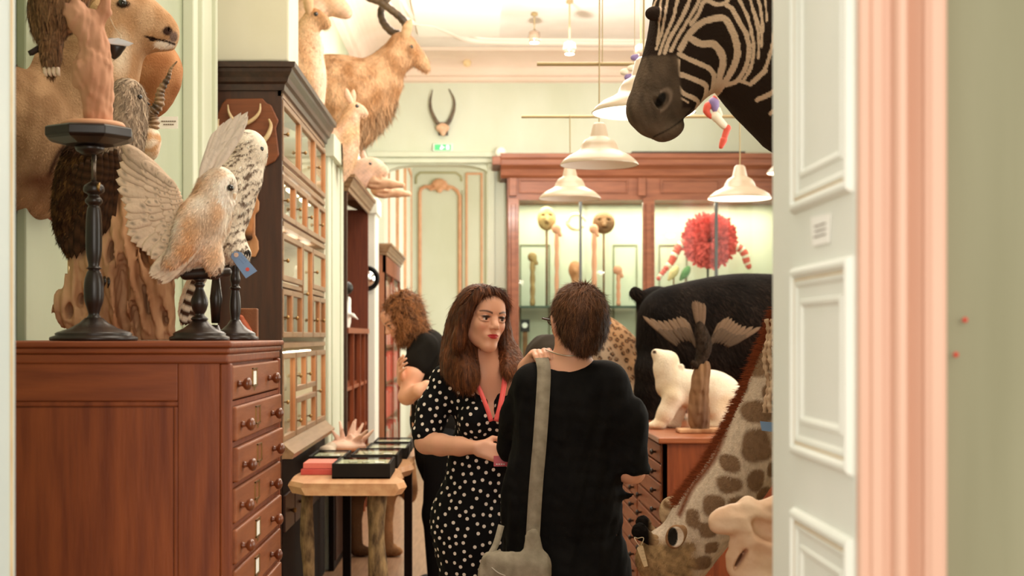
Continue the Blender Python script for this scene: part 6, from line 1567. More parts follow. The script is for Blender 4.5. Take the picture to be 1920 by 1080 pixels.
# near ear: an open cup, white and black inside, rimmed with hair
s = Sdf(.008); c0 = gc(402, 845, 0, -.085)[:3]
s.ell(c0, (.029, .016, .036), (0, .35, 0)); s.cone(gc(470, 800, 0, -.06)[:3], c0, .022, .02); s.ell((c0[0] - .000, c0[1] - .020, c0[2]), (.0235, .018, .030), (0, .35, 0), k=.004, sub=True)
V, F = s.mesh(.0026); d_ = np.hypot((V[:, 0] - c0[0]) / .0235, (V[:, 2] - c0[2]) / .031)
C = lerp(srgb(226, 206, 186), srgb(150, 112, 80), (d_ - .92) * 12); bl = np.clip(1.15 - np.hypot((V[:, 0] - c0[0] + .009) / .014, (V[:, 2] - c0[2] - .001) / .025), 0, 1) * 8
C = C * (1 - np.clip(bl, 0, 1)[:, None] * .97); mesh_obj('ear', V, F, M_fur, gt_, colors=np.clip(C, .004, 1))
s = Sdf(.01); s.chain([gc(430, 690, .012, .04), gc(385, 660, .026, .05), gc(360, 690, .026, .06), gc(345, 740, .016, .06)], n=2); V, F = s.mesh(.004); d_ = noise3(V, 60, 3); C = lerp(srgb(206, 176, 140), srgb(120, 88, 60), d_ + .2)
mesh_obj('ear', V, F, M_fur, gt_, colors=C)
for (a, b, dd) in ((188, 812, -.04), (208, 768, .05)):
    s = Sdf(.01); s.chain([gc(330, b + 95, .020, dd), gc(240, b + 40, .016, dd), gc(a, b, .022, dd)], n=2); s.ell(gc(a, b, 0, dd)[:3], (.020, .020, .024)); V, F = s.mesh(.004, warp=lambda P: .002 * noise3(P, 160, 2)); q, _ = proj(V)
    mesh_obj('ossicone', V, F, M_fur, gt_, colors=lerp(srgb(20, 15, 12), srgb(150, 118, 84), (V[:, 0] - gc(a + 38, b)[0]) / .02))
ball(gc(250, 1190, 0, -.075)[:3], .017, M_glasseye, gt_)
MB().lathe([(.25, 0), (.26, .01), (.25, .03), (0, .035)], (1.182, 4.3, gc(1640, -1000)[2]), 28, 'x').build('wall_board', M_mahog, gt_, True)
tg_ = thing('cream_price_tag', 'cream paper tag on a string loop tied round the giraffe horn', 'tag', gc(200, 940, 0, -.07)[:3])
def gp(cx, cy): return (1140 + cx / 3.175, 740 + cy / 3.175)
tagcard([gp(172, 915), gp(185, 900), gp(208, 898), gp(238, 1020), gp(215, 1027)][::-1], DG - .085, tg_, plain('cream_tag', srgb(214, 186, 146), .8))
MB().tube(spline([at(*gp(190, 905), DG - .087), at(*gp(165, 870), DG - .085), at(*gp(158, 850), DG - .07), at(*gp(178, 855), DG - .07), at(*gp(205, 850), DG - .075), at(*gp(212, 862), DG - .085), at(*gp(196, 900), DG - .087)], 4), .0011, 6).build('string', M_rope, tg_, True)
m = MB()
for j in range(4): m.bar(at(*gp(196 + j * 4, 930 + j * 20), DG - .087), at(*gp(214 + j * 4, 926 + j * 20), DG - .087), .0006, .0006)
m.build('handwriting', M_ink, tg_)
tg_ = thing('blue_price_tag', 'blue card tag pinned on the giraffe neck beside the door edge', 'tag', gc(940, 190, 0, -.16)[:3]); tagcard([gp(905, 158), gp(990, 166), gp(985, 222), gp(916, 214)][::-1], DG - .165, tg_, M_bluetag)
# cream tasselled cord hanging beside the giraffe
tc = thing('tasselled_cord', 'cream rope cord hanging down beside the giraffe mane at the door edge', 'cord', at(1442, 700, DG - .2))
for k, (xo, w_) in enumerate(((1437, .010), (1446, .012), (1456, .012))):
    pts = spline([at(xo + 4 * math.sin(j * 1.4 + k), 598 + j * 22, DG - .20 - .01 * k) for j in range(9)], 5); MB().tube(pts, [w_ * .6 * (1 + .35 * math.sin(i * 1.9)) for i in range(len(pts))], 8).build('strand', plain('cream_rope', srgb(220, 190, 160), .9, srgb(170, 136, 106), 30), tc, True)

# ---- big bone in the right foreground corner
DP = 3.35; b = PT(DP)
def bc(cx, cy, r=0, dd=0.): return b(1140 + cx / 3.175, 740 + cy / 3.175, r, dd)
pb = thing('pelvis_bone', 'large pale pinkish weathered bone in the lower right corner', 'bone', bc(850, 900)[:3])
s = Sdf(.02)
s.chain([bc(665, 770, .026), bc(740, 740, .030), bc(830, 760, .028), bc(900, 830, .034), bc(1000, 900, .05), bc(1150, 980, .05)], n=2)
s.chain([bc(832, 640, .010), bc(838, 690, .018), bc(850, 760, .024), bc(830, 850, .030), bc(850, 930, .034), bc(900, 1050, .045), bc(960, 1200, .05)], n=2)
s.chain([bc(850, 700, .014), bc(920, 720, .020), bc(1010, 680, .028), bc(1120, 640, .03)], n=2)
s.chain([bc(765, 920, .012), bc(765, 980, .017), bc(800, 1060, .022), bc(870, 1150, .03)], n=2)
s.ell(bc(930, 800, 0, -.04)[:3], (.035, .03, .022), (0, .6, 0), k=.015, sub=True); s.ell(bc(790, 990, 0, -.03)[:3], (.006, .05, .03), (0, .5, 0), k=.006, sub=True)
V, F = s.mesh(.0045, warp=lambda P: .003 * noise3(P, 45, 7)); mesh_obj('bone', V, F, M_bone, pb)
MB().tube([bc(930, 1180)[:3], (bc(930, 0)[0], DP, .4)], .012, 10).lathe([(.12, 0), (.12, .02), (.03, .03), (.012, .4), (0, .41)], (bc(930, 0)[0], DP, .0005), 20).build('display_rod', M_black, pb, True)

# ---- antelope mount at the far left
DA = 4.15; a = PT(DA)
def ac(cx, cy, r=0, dd=0.): return a(cx / 3.2736, cy / 3.2736, r, dd)
am = thing('antelope_head', 'fawn hornless antelope shoulder mount on the left wall looking right', 'taxidermy mount', (XL + .03, DA, 2.0))
s = Sdf(.03)
s.chain([ac(60, 880, .23, -.10), ac(60, 900, .22, .02), ac(230, 800, .20, .0), ac(420, 620, .17, -.0), ac(600, 420, .115, 0), ac(680, 240, .085, 0), ac(720, 120, .078, 0)], n=2)
s.chain([ac(100, 1060, .13, .0), ac(220, 960, .12, 0), ac(330, 850, .10, 0)], n=2); s.ell(ac(150, 1150)[:3], (.10, .09, .06), (0, -.4, 0), k=.05)
s.chain([ac(700, 60, .070), ac(790, 90, .066), ac(880, 130, .052), ac(960, 170, .040), ac(1020, 210, .032)], n=2, sc3=(1, .85, 1))
s.ell(ac(820, 230)[:3], (.075, .05, .045), (0, .1, 0), k=.04); s.ell(ac(1040, 222)[:3], (.022, .030, .030), k=.012); s.ell(ac(1052, 238)[:3], (.014, .026, .026), k=.01); s.ell(ac(1000, 282)[:3], (.032, .024, .012), (0, .1, 0), k=.014)
s.chain([ac(900, 222, .004, -.042), ac(960, 248, .004, -.036), ac(1060, 268, .003, -.026)], k=.003, n=3, sub=True)
for e in (-1, 1):
    s.ell(ac(740, 15, 0, e * .062)[:3], (.030, .016, .020), k=.015); s.ell(ac(1020, 185, 0, e * .024)[:3], (.012, .010, .013), k=.004, sub=True)
V, F = s.mesh(.006, fine=[(2, atz(110, 4.15), atz(-40, 4.15), .0036), (0, -1.06, -.84, .0036)]); px, py = proj(V); cx, cy = px * 3.2736, py * 3.2736; V[:, 0] = np.maximum(V[:, 0], XL + .004)
n_ = noise3(V, 25, 2)
C = lerp(srgb(186, 142, 104), srgb(206, 166, 130), n_ * .8 + .4); nk = np.clip((640 - cx) / 200, 0, 1)[:, None] * .85; C = C * (1 - nk) + lerp(srgb(136, 103, 74), srgb(166, 130, 96), n_ * .8 + .4) * nk
def blend(C, m, c): m = np.clip(m, 0, 1)[:, None]; return C * (1 - m) + np.array(c) * m
C = blend(C, 1.3 - np.hypot((cx - 740) / 60, (cy - 330) / 150), srgb(232, 208, 180)); C = blend(C, (1.2 - np.hypot((cx - 1010) / 62, (cy - 275) / 28)) * 3, srgb(244, 224, 206))
C = blend(C, (1.1 - np.hypot((cx - 1028) / 34, (cy - 190) / 30)) * 3, srgb(62, 42, 34)); C = blend(C, (1.1 - np.hypot((cx - 1066) / 26, (cy - 225) / 36)) * 3, srgb(120, 96, 86)); C = blend(C, (1 - seg_dist(cx, cy, [(890, 222), (950, 240), (1010, 250), (1072, 272)]) / 9) * 2, srgb(50, 30, 24)); C = blend(C, (1.1 - np.hypot((cx - 935) / 22, (cy - 240) / 16)) * 3, srgb(52, 34, 26)); C = blend(C, (1.05 - np.hypot((cx - 755) / 50, (cy - 25) / 26)) * 3, srgb(60, 38, 26))
C = blend(C, 1.1 - seg_dist(cx, cy, [(300, 1080), (350, 960), (390, 900)]) / 22, srgb(60, 36, 24)); C = blend(C, (1.2 - np.hypot((cx - 240) / 160, (cy - 1110) / 70)) * .9, srgb(120, 78, 54))
mesh_obj('head', V, F, M_fur, am, colors=C)
fur('coat_hair', V, F, 30000, .010, M_furs, am, C * 1.04, (-.7, 0, -.8), .18, .0007, jit=.25, shade=.24, xmin=XL + .003)
for e in (-1, 1): ball(ac(752, 20, 0, e * .074)[:3], .014, M_glasseye, am)
s = Sdf(.01)
for e in (-1, 1): s.chain([ac(640, 20, .018, e * .07), ac(610, 70, .026, e * .085), ac(605, 110, .008, e * .09)], n=2)
V, F = s.mesh(.005); mesh_obj('ear', V, F, M_fur, am, colors=np.tile(srgb(198, 158, 118), (len(V), 1)))
MB().lathe([(.0, .0005), (.24, .0005), (.25, .012), (.24, .03), (0, .032)], (XL + .0, DA + .05, ac(0, 850)[2]), 28, 'x').build('wall_board', M_mahog, am, True)
# a second mount in its shade: brown round neck and ribbed horn
D5 = 5.1; q = PT(D5)
def qc(cx, cy, r=0, dd=0.): return q(cx / 3.2736, cy / 3.2736, r, dd)
t = thing('brown_neck_mount', 'smooth brown rounded neck mount behind the fawn antelope head', 'taxidermy mount', (XL, D5, 2.3))
s = Sdf(.03); s.chain([qc(700, 380, .10), qc(850, 420, .13), qc(930, 460, .10), qc(945, 600, .055), qc(920, 670, .03)], n=2); s.cone((XL + .03, D5, qc(0, 430)[2]), qc(850, 430)[:3], .16, .13)
V, F = s.mesh(.009); C = lerp(srgb(150, 98, 62), srgb(190, 138, 98), noise3(V, 18, 2) * .6 + .4); mesh_obj('neck', V, F, M_fur, t, colors=C)
MB().lathe([(.0, .0005), (.18, .0005), (.18, .03), (0, .032)], (XL, D5, qc(0, 430)[2]), 24, 'x').build('wall_board', M_mahog, t, True)
t = thing('ribbed_horn_head', 'small pale face with one long ribbed black horn curving up, low on the left wall', 'taxidermy mount', (XL, D5 + .1, 2.0))
S = spline([qc(925, 830, .020, -.20), qc(940, 760, .021, -.20), qc(930, 700, .020, -.20), qc(975, 640, .018, -.20), qc(985, 560, .014, -.20), qc(1030, 480, .009, -.20), qc(1050, 420, .005, -.20), qc(1088, 375, .002, -.20)], 14)
MB().tube([tuple(p[:3]) for p in S], [p[3] * (1 + .16 * math.sin(i * 1.35)) for i, p in enumerate(S)], 14).build('horn', plain('ribbed_horn', srgb(70, 52, 38), .4, srgb(176, 140, 104), 26), t, True)
s = Sdf(.02); s.chain([qc(925, 830, .028, -.20), qc(912, 880, .034, -.20), qc(925, 930, .02, -.20), qc(928, 950, .012, -.20)], n=2); s.cone((XL + .03, D5 + .12, qc(0, 900)[2]), qc(905, 870, 0, -.18)[:3], .07, .04); V, F = s.mesh(.006); mesh_obj('face', V, F, M_fur, t, colors=lerp(srgb(206, 160, 120), srgb(240, 218, 196), noise3(V, 60, 3) + .4))
cl_ = thing('wall_label', 'small white printed label card on the green wall beside the ribbed horn', 'label', (XL, 5.45, 1.9))
x0 = at(294, 230, 5.45)
MB().box(atx(294, 5.45), atx(333, 5.45), 5.455, 5.457, atz(241, 5.45), atz(218, 5.45)).build('card', M_paper, cl_)
MB().box(XL, atx(300, 5.45), 5.457, 5.462, atz(232, 5.45), atz(228, 5.45)).build('holder', M_brass, cl_)
m = MB()
for r_ in range(2):
    for j in range(7 - 2 * r_): m.box(atx(302 + j * 4 + r_ * 4, 5.45), atx(305 + j * 4 + r_ * 4, 5.45), 5.453, 5.4552, atz(228 + r_ * 6, 5.45), atz(226 + r_ * 6, 5.45))
m.build('print', M_ink, cl_)

# ---- plaques on the near side of the glazed cabinet
def plaque(name, label, outline, y, mat, cat='plaque'):
    t = thing(name, label, cat, (sum(p[0] for p in outline) and at(sum(p[0] for p in outline) / len(outline), sum(p[1] for p in outline) / len(outline), y)))
    V = [at(px, py, y - .02) for px, py in outline]; n = len(V); V2 = [Vector((v.x, y - .002, v.z)) for v in V]
    o = mesh_obj('shield', V + V2, [tuple(range(n))[::-1], tuple(range(n, 2 * n))] + [(i, (i + 1) % n, (i + 1) % n + n, i + n) for i in range(n)], mat, t, False); bv = o.modifiers.new('b', 'BEVEL'); bv.width = .006; bv.segments = 3; bv.limit_method = 'ANGLE'
    return t
pq = plaque('tusk_plaque', 'shaped mahogany shield with curved ivory tusks on the side of the glazed cabinet', [(424, 185), (492, 184), (500, 193), (508, 196), (522, 226), (517, 240), (523, 290), (515, 302), (500, 310), (470, 318), (430, 305), (412, 292), (405, 270), (408, 245), (402, 230), (404, 222), (416, 194), (420, 190)], GY0, wood('shield_wood', srgb(106, 56, 27), srgb(128, 70, 36), 'x', .5, .05))
yq = GY0 - .04
for pts in ([(427, 196, .003), (429, 210, .006), (437, 224, .009), (448, 232, .010)], [(488, 194, .003), (487, 208, .006), (478, 221, .009), (462, 231, .010), (450, 232, .010)], [(410, 223, .003), (408, 235, .007), (413, 248, .009)], [(504, 223, .004), (508, 235, .008), (504, 250, .011), (494, 264, .012), (480, 272, .012)]):
    S = spline([(*at(p[0], p[1], yq), p[2]) for p in pts], 5); MB().tube([q_[:3] for q_ in S], [q_[3] for q_ in S], 10).build('tusk', M_ivory, pq, True)
pq = plaque('hoof_plaque', 'long pale oak plaque with a small hoof below the tusk shield', [(462, 352), (480, 352), (484, 362), (482, 372), (486, 378), (485, 395), (478, 402), (478, 440), (484, 452), (485, 468), (478, 482), (458, 480), (450, 462), (452, 440), (452, 395), (450, 372)], GY0, wood('pale_oak', srgb(176, 120, 76), srgb(192, 140, 96), 'z', .4, .2))
s = Sdf(.012); s.chain([(*at(466, 385, yq), .028), (*at(466, 415, yq), .022), (*at(463, 440, yq), .024)], n=2); s.ell(at(463, 446, yq), (.026, .025, .014)); V, F = s.mesh(.006); mesh_obj('hoof', V, F, M_fur, pq, colors=lerp(srgb(60, 40, 28), srgb(166, 112, 72), (V[:, 2] - atz(444, yq)) / .03))
MB().box(atx(458, yq), atx(474, yq), yq - .004, yq + .01, atz(388, yq), atz(366, yq)).build('cloth_band', plain('white_band', srgb(226, 214, 196), .8), pq)

# ---- heads along the left wall above the cabinets
FAWN = srgb(218, 178, 140); FAWN2 = srgb(178, 132, 92); PINKF = srgb(232, 194, 168)
def mount(name, label, d, chains, ells=(), subs=(), col=(FAWN, FAWN2), eyes_=(), ears=(), horns=(), hair=0, h=.008, z0=None, paint=None, board=.14, hl=.02):
    f = PT(d); t = thing(name, label, 'taxidermy mount', (XL, d, z0 if z0 else f(0, chains[0][0][1])[2])); s = Sdf(.03)
    for ch_ in chains: s.chain([f(*p) for p in ch_], n=2)
    for c_, r_, rt in ells: s.ell(f(*c_)[:3], r_, rt, k=.02)
    V, F = s.mesh(h); V[:, 0] = np.maximum(V[:, 0], np.where(V[:, 2] < 2.70, -.89, XL + .004) if d < 9.8 and d > 9.1 else XL + .004); C = lerp(col[0], col[1], noise3(V, 14, len(label)) * .7 + .4)
    C = C * (1 + .16 * noise3(V, 70, 5)[:, None])
    if paint: C = paint(V, C)
    mesh_obj('head', V, F, M_fur, t, colors=C)
    if name == 'kudu_head':
        pxk, pyk = proj(V); low = lambda P: (((P[:, 2] - CAM_Z) / P[:, 1] * -F_PX + 630) > 245 - (P[:, 0] / P[:, 1] * F_PX + 900 - 640) * .55) * 1.0
        fur('beard', V, F, 5000, .10, M_furs, t, C * .8, (.1, 0, -1), .1, .003, jit=.2, shade=.3, mask=low, xmin=XL + .003)
    if hair: fur('coat_hair', V, F, hair, hl, M_furs, t, C * 1.04, (.0, 0, -1), .25, .0016, jit=.25, shade=.28, xmin=XL + .003)
    for e in eyes_: ball(f(*e)[:3], .017, M_glasseye, t)
    for pts in ears:
        s = Sdf(.01); s.chain([f(*p) for p in pts], n=2); V, F = s.mesh(.006); mesh_obj('ear', V, F, M_fur, t, colors=np.tile(col[0], (len(V), 1)))
    for pts in horns:
        S = spline([f(*p) for p in pts], 8); MB().tube([q_[:3] for q_ in S], [q_[3] * (1 + .06 * math.sin(i * 1.5)) for i, q_ in enumerate(S)], 12).build('horn', M_horn, t, True)
    if board:
        c_ = f(*chains[0][0][:2]); MB().lathe([(.0, .0005), (board, .0005), (board, .03), (0, .032)], (XL, chains and d + (chains[0][0][3] if len(chains[0][0]) > 3 else 0), c_[2]), 20, 'x').build('wall_board', M_mahog, t, True)
    return t
mount('kudu_head', 'big shaggy fawn kudu shoulder mount with spiral horns, looking right', 10.4,
    [[(560, 195, .30), (630, 185, .32), (668, 175, .24), (705, 150, .17), (735, 115, .12), (755, 88, .095)], [(752, 82, .085), (772, 98, .065), (788, 114, .045), (800, 128, .030)], [(640, 250, .12), (670, 230, .14), (710, 200, .10), (738, 160, .07)]],
    [((762, 98), (.09, .07, .06), (0, .5, 0)), ((762, 118), (.05, .05, .04), (0, .6, 0))], eyes_=[(771, 88, 0, -.07)], ears=[[(758, 75, .03, -.05), (764, 52, .035, -.06), (770, 38, .01, -.06)]],
    horns=[[(760, 62, .030), (762, 48, .030), (750, 32, .029), (730, 16, .027), (712, 4, .026), (690, -4, .024), (670, -20, .02), (668, -50, .014)], [(748, 64, .030, .12), (735, 60, .029, .12), (720, 44, .028, .12), (714, 24, .027, .12), (720, 6, .025, .12), (735, -12, .022, .12), (740, -40, .016, .12)]],
    hair=22000, h=.012, board=.34, hl=.035)
k_ = thing('kudu_beard', 'fringe', 'x') if False else None
mount('deer_head', 'pale fawn deer neck mount above the glazed cabinet, nose pointing right', 9.0, [[(520, 130, .14), (555, 130, .14), (566, 95, .10), (575, 60, .070), (585, 38, .050)], [(588, 32, .055), (600, 38, .042), (613, 46, .024)], [(565, 180, .10), (578, 150, .11), (584, 110, .07), (588, 80, .05)], [(572, 230, .06), (580, 200, .08), (585, 170, .08)]],
    eyes_=[(592, 27, 0, -.05)], ears=[[(580, 24, .02, -.04), (578, 4, .03, -.05), (582, -14, .008, -.05)]], hair=12000, h=.009, board=.2, paint=lambda V, C: blend(C, (proj(V)[0] - 580) / 25 * (proj(V)[1] > 60), srgb(244, 214, 190)))
mount('doe_head', 'pinkish doe head at the top edge, highest of the heads on the left wall', 9.7, [[(515, 60, .13), (560, 45, .12), (590, 15, .10), (605, 2, .08)], [(605, 0, .085), (625, 8, .07), (640, 18, .05), (652, 26, .03)]], col=(PINKF, FAWN), eyes_=[(622, -4, 0, -.07)], h=.01, board=.16,
    ears=[[(600, -15, .03, -.05), (590, -35, .035, -.06), (585, -50, .01, -.06)]])
mount('roe_deer_head', 'small pale roe deer mount with upright ear in front of the kudu chest', 9.3, [[(590, 250, .08), (630, 270, .09), (648, 260, .08), (655, 230, .06), (662, 208, .045)], [(664, 204, .042), (674, 208, .030), (685, 214, .017)], [(640, 330, .04), (650, 300, .06), (655, 270, .06)]], eyes_=[(669, 200, 0, -.035)],
    ears=[[(660, 195, .014, -.02), (652, 180, .022, -.025), (649, 166, .006, -.03)], [(662, 195, .012, .02), (662, 180, .018, .02), (663, 168, .005, .02)]], hair=7000, h=.007, board=.12, col=(PINKF, FAWN), hl=.014)
mount('boar_head', 'pale pinkish snouted head low on the left wall above the open bookcase', 11.2, [[(600, 345, .11), (660, 335, .11), (685, 322, .10), (700, 316, .075), (718, 322, .045)]], eyes_=[(694, 308, 0, -.08)], h=.01, board=.14, col=(srgb(244, 208, 190), PINKF), ears=[[(686, 306, .02), (680, 290, .025), (678, 280, .006)]])
# skulls on top of the open bookcase
for (px, d, r_, lb) in ((700, 11.2, .10, 'pale round animal skull on top of the open bookcase'), (715, 11.9, .11, 'long snouted pale skull on the far end of the open bookcase top')):
    x = atx(px, d); s = Sdf(.02); zz = 2.602
    s.ell((x, d, zz + r_ * .75), (r_ * .85, r_ * .8, r_ * .72)); s.chain([(x + .03, d, zz + .055, .055), (x + .14, d, zz + .045, .035), (x + .23, d, zz + .035, .022)]); s.ell((x + .05, d - .07, zz + .095), (.03, .03, .03), k=.01, sub=True); s.ell((x + .02, d - .06, zz + .035), (.05, .02, .012), k=.01, sub=True)
    V, F = s.mesh(.008); V[:, 2] = np.maximum(V[:, 2], 2.6015); tag(mesh_obj('skull', V, F, M_bone), lb, 'skull')
# mounted horns on the back wall
t = thing('lyre_horns', 'pair of slim black lyre shaped horns mounted high on the back wall', 'horns', at(830, 240, 15.5)); f = PT(15.5)
for pts in ([(824, 236, .024), (815, 222, .022), (808, 205, .018), (807, 188, .013), (811, 168, .005)], [(837, 236, .024), (845, 222, .022), (851, 204, .018), (851, 186, .013), (842, 167, .005)]):
    S = spline([f(*p) for p in pts], 6); MB().tube([q_[:3] for q_ in S], [q_[3] for q_ in S], 10).build('horn', M_horn, t, True)
s = Sdf(.02); s.ell(f(830, 240)[:3], (.075, .05, .05)); s.cone(f(830, 240)[:3], f(831, 250)[:3], .05, .03); V, F = s.mesh(.01); mesh_obj('skull_plate', V, F, M_bone, t)
MB().box(f(822, 0)[0], f(840, 0)[0], 15.55, 15.597, f(0, 252)[2], f(0, 228)[2]).build('wall_mount', M_dark, t)

# ---- black bear on the right chest
DBr = 8.75; f = PT(DBr); br_ = thing('black_bear', 'black bear with glossy fur standing on the map chest, seen from behind its flank', 'taxidermy animal', (1.6, DBr, RT + .001))
s = Sdf(.05)
s.chain([f(1262, 602, .20), f(1305, 598, .22), f(1370, 600, .27), f(1450, 610, .30), f(1540, 620, .29)], n=2); s.ell(f(1232, 575, 0, .22)[:3], (.13, .15, .13)); s.cone(f(1232, 585, 0, .22)[:3], f(1215, 600, 0, .42)[:3], .09, .06)
s.ell(f(1191, 549, 0, .16)[:3], (.036, .025, .038), k=.015); s.cone(f(1193, 552, 0, .16)[:3], f(1215, 565, 0, .2)[:3], .02, .05)
s.chain([f(1254, 600, .19), f(1244, 660, .15), f(1232, 720, .10)], n=2); s.chain([f(1262, 640, .20), f(1340, 650, .22), f(1460, 660, .24)], n=2)
ft = RT + .03
for (pxx, dd) in ((1218, -.08), (1262, .16), (1500, -.1), (1540, .12)):
    x = f(pxx, 0, 0, dd)[0]; s.chain([(x + .02, DBr + dd, RT + .30, .115), (x, DBr + dd, RT + .16, .085), (x, DBr + dd, RT + .06, .062), (x - .02, DBr + dd, RT + .045, .060)], k=.05); s.ell((x - .05, DBr + dd, RT + .045), (.075, .06, .045), k=.03)
V, F = s.mesh(.013); V[:, 2] = np.maximum(V[:, 2], RT + .0015); C = np.tile((.008, .006, .005), (len(V), 1)) * (1 + .4 * noise3(V, 12, 2)[:, None]); C = np.clip(C, .003, 1)
mesh_obj('body', V, F, M_fur, br_, colors=C); fur('coat_hair', V, F, 42000, .045, M_furs, br_, C * 1.3 + np.array([.012, .006, .003]) * (.5 + .5 * noise3(V, 9, 3)[:, None]), (.5, 0, -.8), .22, .0018, jit=.16, shade=.4, zmin=RT + .0015)
# ---- leopard
DL = 9.15; f = PT(DL); lp = thing('leopard', 'spotted leopard standing between the person in black and the bear', 'taxidermy animal', (f(1150, 0)[0], DL, RT + .001))
# it stands on the far corner of the chest
s = Sdf(.04); s.chain([f(1105, 625, .14), f(1125, 640, .155), f(1155, 665, .155), f(1172, 700, .13)], n=2); s.ell(f(1085, 605, 0, -.02)[:3], (.10, .10, .10)); s.cone(f(1080, 612)[:3], f(1058, 622)[:3], .055, .045)
for (pxx, dd) in ((1172, -.0), (1178, .12), (1190, -.08)): x = max(f(pxx, 0, 0, dd)[0], .99); s.chain([(x + .02, DL + dd, RT + .30, .10), (x + .02, DL + dd, RT + .15, .065), (x, DL + dd, RT + .05, .045)], k=.04)
V, F = s.mesh(.0065); V[:, 2] = np.maximum(V[:, 2], RT + .0015); px, py = proj(V)
C = lerp(srgb(188, 146, 108), srgb(222, 204, 182), (1155 - px) / 40 + (py - 640) / 60); sp = RNG.choice(len(V), 1400); pts = []
for i in sp:
    if all(np.sum((V[i] - V[j]) ** 2) > .029 ** 2 for j in pts): pts.append(i)
best = np.full(len(V), 9.); bid = np.zeros(len(V), int)
for k, j in enumerate(pts):
    dd_ = np.linalg.norm(V - V[j], axis=1); mk = dd_ < best; best = np.where(mk, dd_, best); bid = np.where(mk, k, bid)
ring = np.clip(1 - np.abs(best - .0105 - .002 * noise3(V, 200, 3)) / .0062, 0, 1) * (noise3(V, 110, 8) > -.55); inn = np.clip((.010 - best) / .005, 0, 1)
C = blend(C, inn * .6, srgb(180, 112, 62)); C = blend(C, ring * 1.6, srgb(46, 28, 20)); mesh_obj('body', V, F, M_fur, lp, colors=C); fur('coat_hair', V, F, 14000, .012, M_furs, lp, C * .95, (.3, 0, -1), .15, .0011, jit=.12, shade=.1, zmin=RT + .0015)
tg_ = thing('blue_price_tag', 'blue card tag on the shoulder of the leopard', 'tag', at(1138, 603, DL - .14)); tagcard([(1131, 596), (1139, 593), (1147, 606), (1138, 613)][::-1], DL - .145, tg_, M_bluetag)
# ---- white cub
DC = 7.85; f = PT(DC); cu = thing('polar_bear_cub', 'small white bear cub with its nose raised, on the map chest', 'taxidermy animal', (f(1300, 0)[0], DC, RT + .001))
s = Sdf(.03); s.chain([f(1258, 722, .085), f(1290, 728, .095), f(1330, 735, .115), f(1352, 745, .12)], n=2); s.chain([f(1262, 712, .075), f(1250, 694, .062), f(1248, 680, .058)], n=2)
s.ell(f(1252, 676)[:3], (.056, .052, .048), (0, -.4, 0)); s.chain([f(1242, 672, .036), f(1233, 665, .024), f(1229, 662, .018)])
for dd in (-.045, .045): s.ell(f(1277, 688, 0, dd)[:3], (.018, .010, .018), k=.01)
for (p0, p1, p2, dd) in (((1262, 745), (1248, 775), (1238, 792), -.06), ((1272, 745), (1268, 775), (1266, 792), .06), ((1345, 770), (1352, 785), (1346, 794), -.07), ((1352, 770), (1360, 785), (1358, 794), .07)):
    s.chain([f(*p0, .058, dd), f(*p1, .042, dd), f(*p2, .036, dd)], k=.03); s.ell((f(*p2, 0, dd)[0] - .025, DC + dd, RT + .022), (.045, .034, .022), k=.02)
V, F = s.mesh(.0065); V[:, 2] = np.maximum(V[:, 2], RT + .0015); C = lerp(srgb(244, 228, 204), srgb(232, 210, 178), noise3(V, 14, 3)); px, py = proj(V)
C = blend(C, (1.1 - np.hypot((px - 1227) / 4, (py - 660) / 3.5)) * 4, srgb(70, 50, 40)); mesh_obj('body', V, F, M_fur, cu, colors=C); fur('coat_hair', V, F, 16000, .011, M_furs, cu, C, (.5, 0, -.8), .25, .0011, jit=.2, shade=.06, zmin=RT + .0015)
ball(f(1244, 667, 0, -.042)[:3], .007, M_glasseye, cu)
# ---- crow diving with open wings on a driftwood post
DW = 7.50; f = PT(DW)
ps = thing('driftwood_post', 'upright weathered wooden post on a small plank in front of the white cub', 'driftwood', (f(1312, 0)[0], DW, RT + .001))
zpl = RT + .001; MB().box(f(1270, 0)[0], f(1352, 0)[0], DW - .07, DW + .08, zpl, zpl + .022).build('plank', M_drift, ps, bevel=.006)
s = Sdf(.012); s.chain([(f(1312, 0)[0], DW, zpl + .02, .048), f(1311, 770, .050), f(1312, 730, .046), f(1316, 700, .040), f(1320, 684, .028)], n=2); s.chain([f(1300, 790, .03), f(1300, 740, .02), f(1310, 700, .02)], n=2)
V, F = s.mesh(.0055, warp=lambda P: .006 * noise3(P * np.array([1, 1, .25]), 75, 3)); V[:, 2] = np.maximum(V[:, 2], zpl + .02); mesh_obj('post', V, F, plain('grey_driftwood', srgb(146, 108, 74), .85, srgb(92, 62, 40), 7, .6, 26, stretch=(1, 1, .25), detail=8), ps)
cr_ = thing('mounted_crow', 'dark crow diving head down with spread wings above the white cub', 'mounted bird', f(1318, 650)[:3])
CB = (.028, .018, .012)
s = Sdf(.02); s.chain([f(1312, 612, .022), f(1318, 635, .033), f(1320, 655, .034), f(1315, 673, .024), f(1309, 687, .020)], n=2); s.cone(f(1308, 688)[:3], f(1299, 682, 0, -.02)[:3], .010, .003); s.chain([f(1303, 686, .010, -.02), f(1299, 682, .008, -.025)]); V, F = s.mesh(.0045)
C = np.tile(CB, (len(V), 1)) * (1.2 + .5 * noise3(V, 60, 2)[:, None]); mesh_obj('body', V, F, M_plum, cr_, colors=C); fur('feathers', V, F, 5000, .014, M_furs, cr_, C * 1.4, (0, 0, 1), .2, .0016, jit=.2, shade=.3)
V, F = lathe([(0, 0), (.006, .006), (.009, .02), (.008, .03)], (0, 0, 0), 10); p = Vector(f(1298, 694, 0, -.0)[:3]); mesh_obj('beak', [Vector((v[0] - .3 * v[2] * -1, v[1], v[2])) + p for v in V], F, M_talon, cr_)
ball(f(1304, 684, 0, -.028)[:3], .003, M_glasseye, cr_)
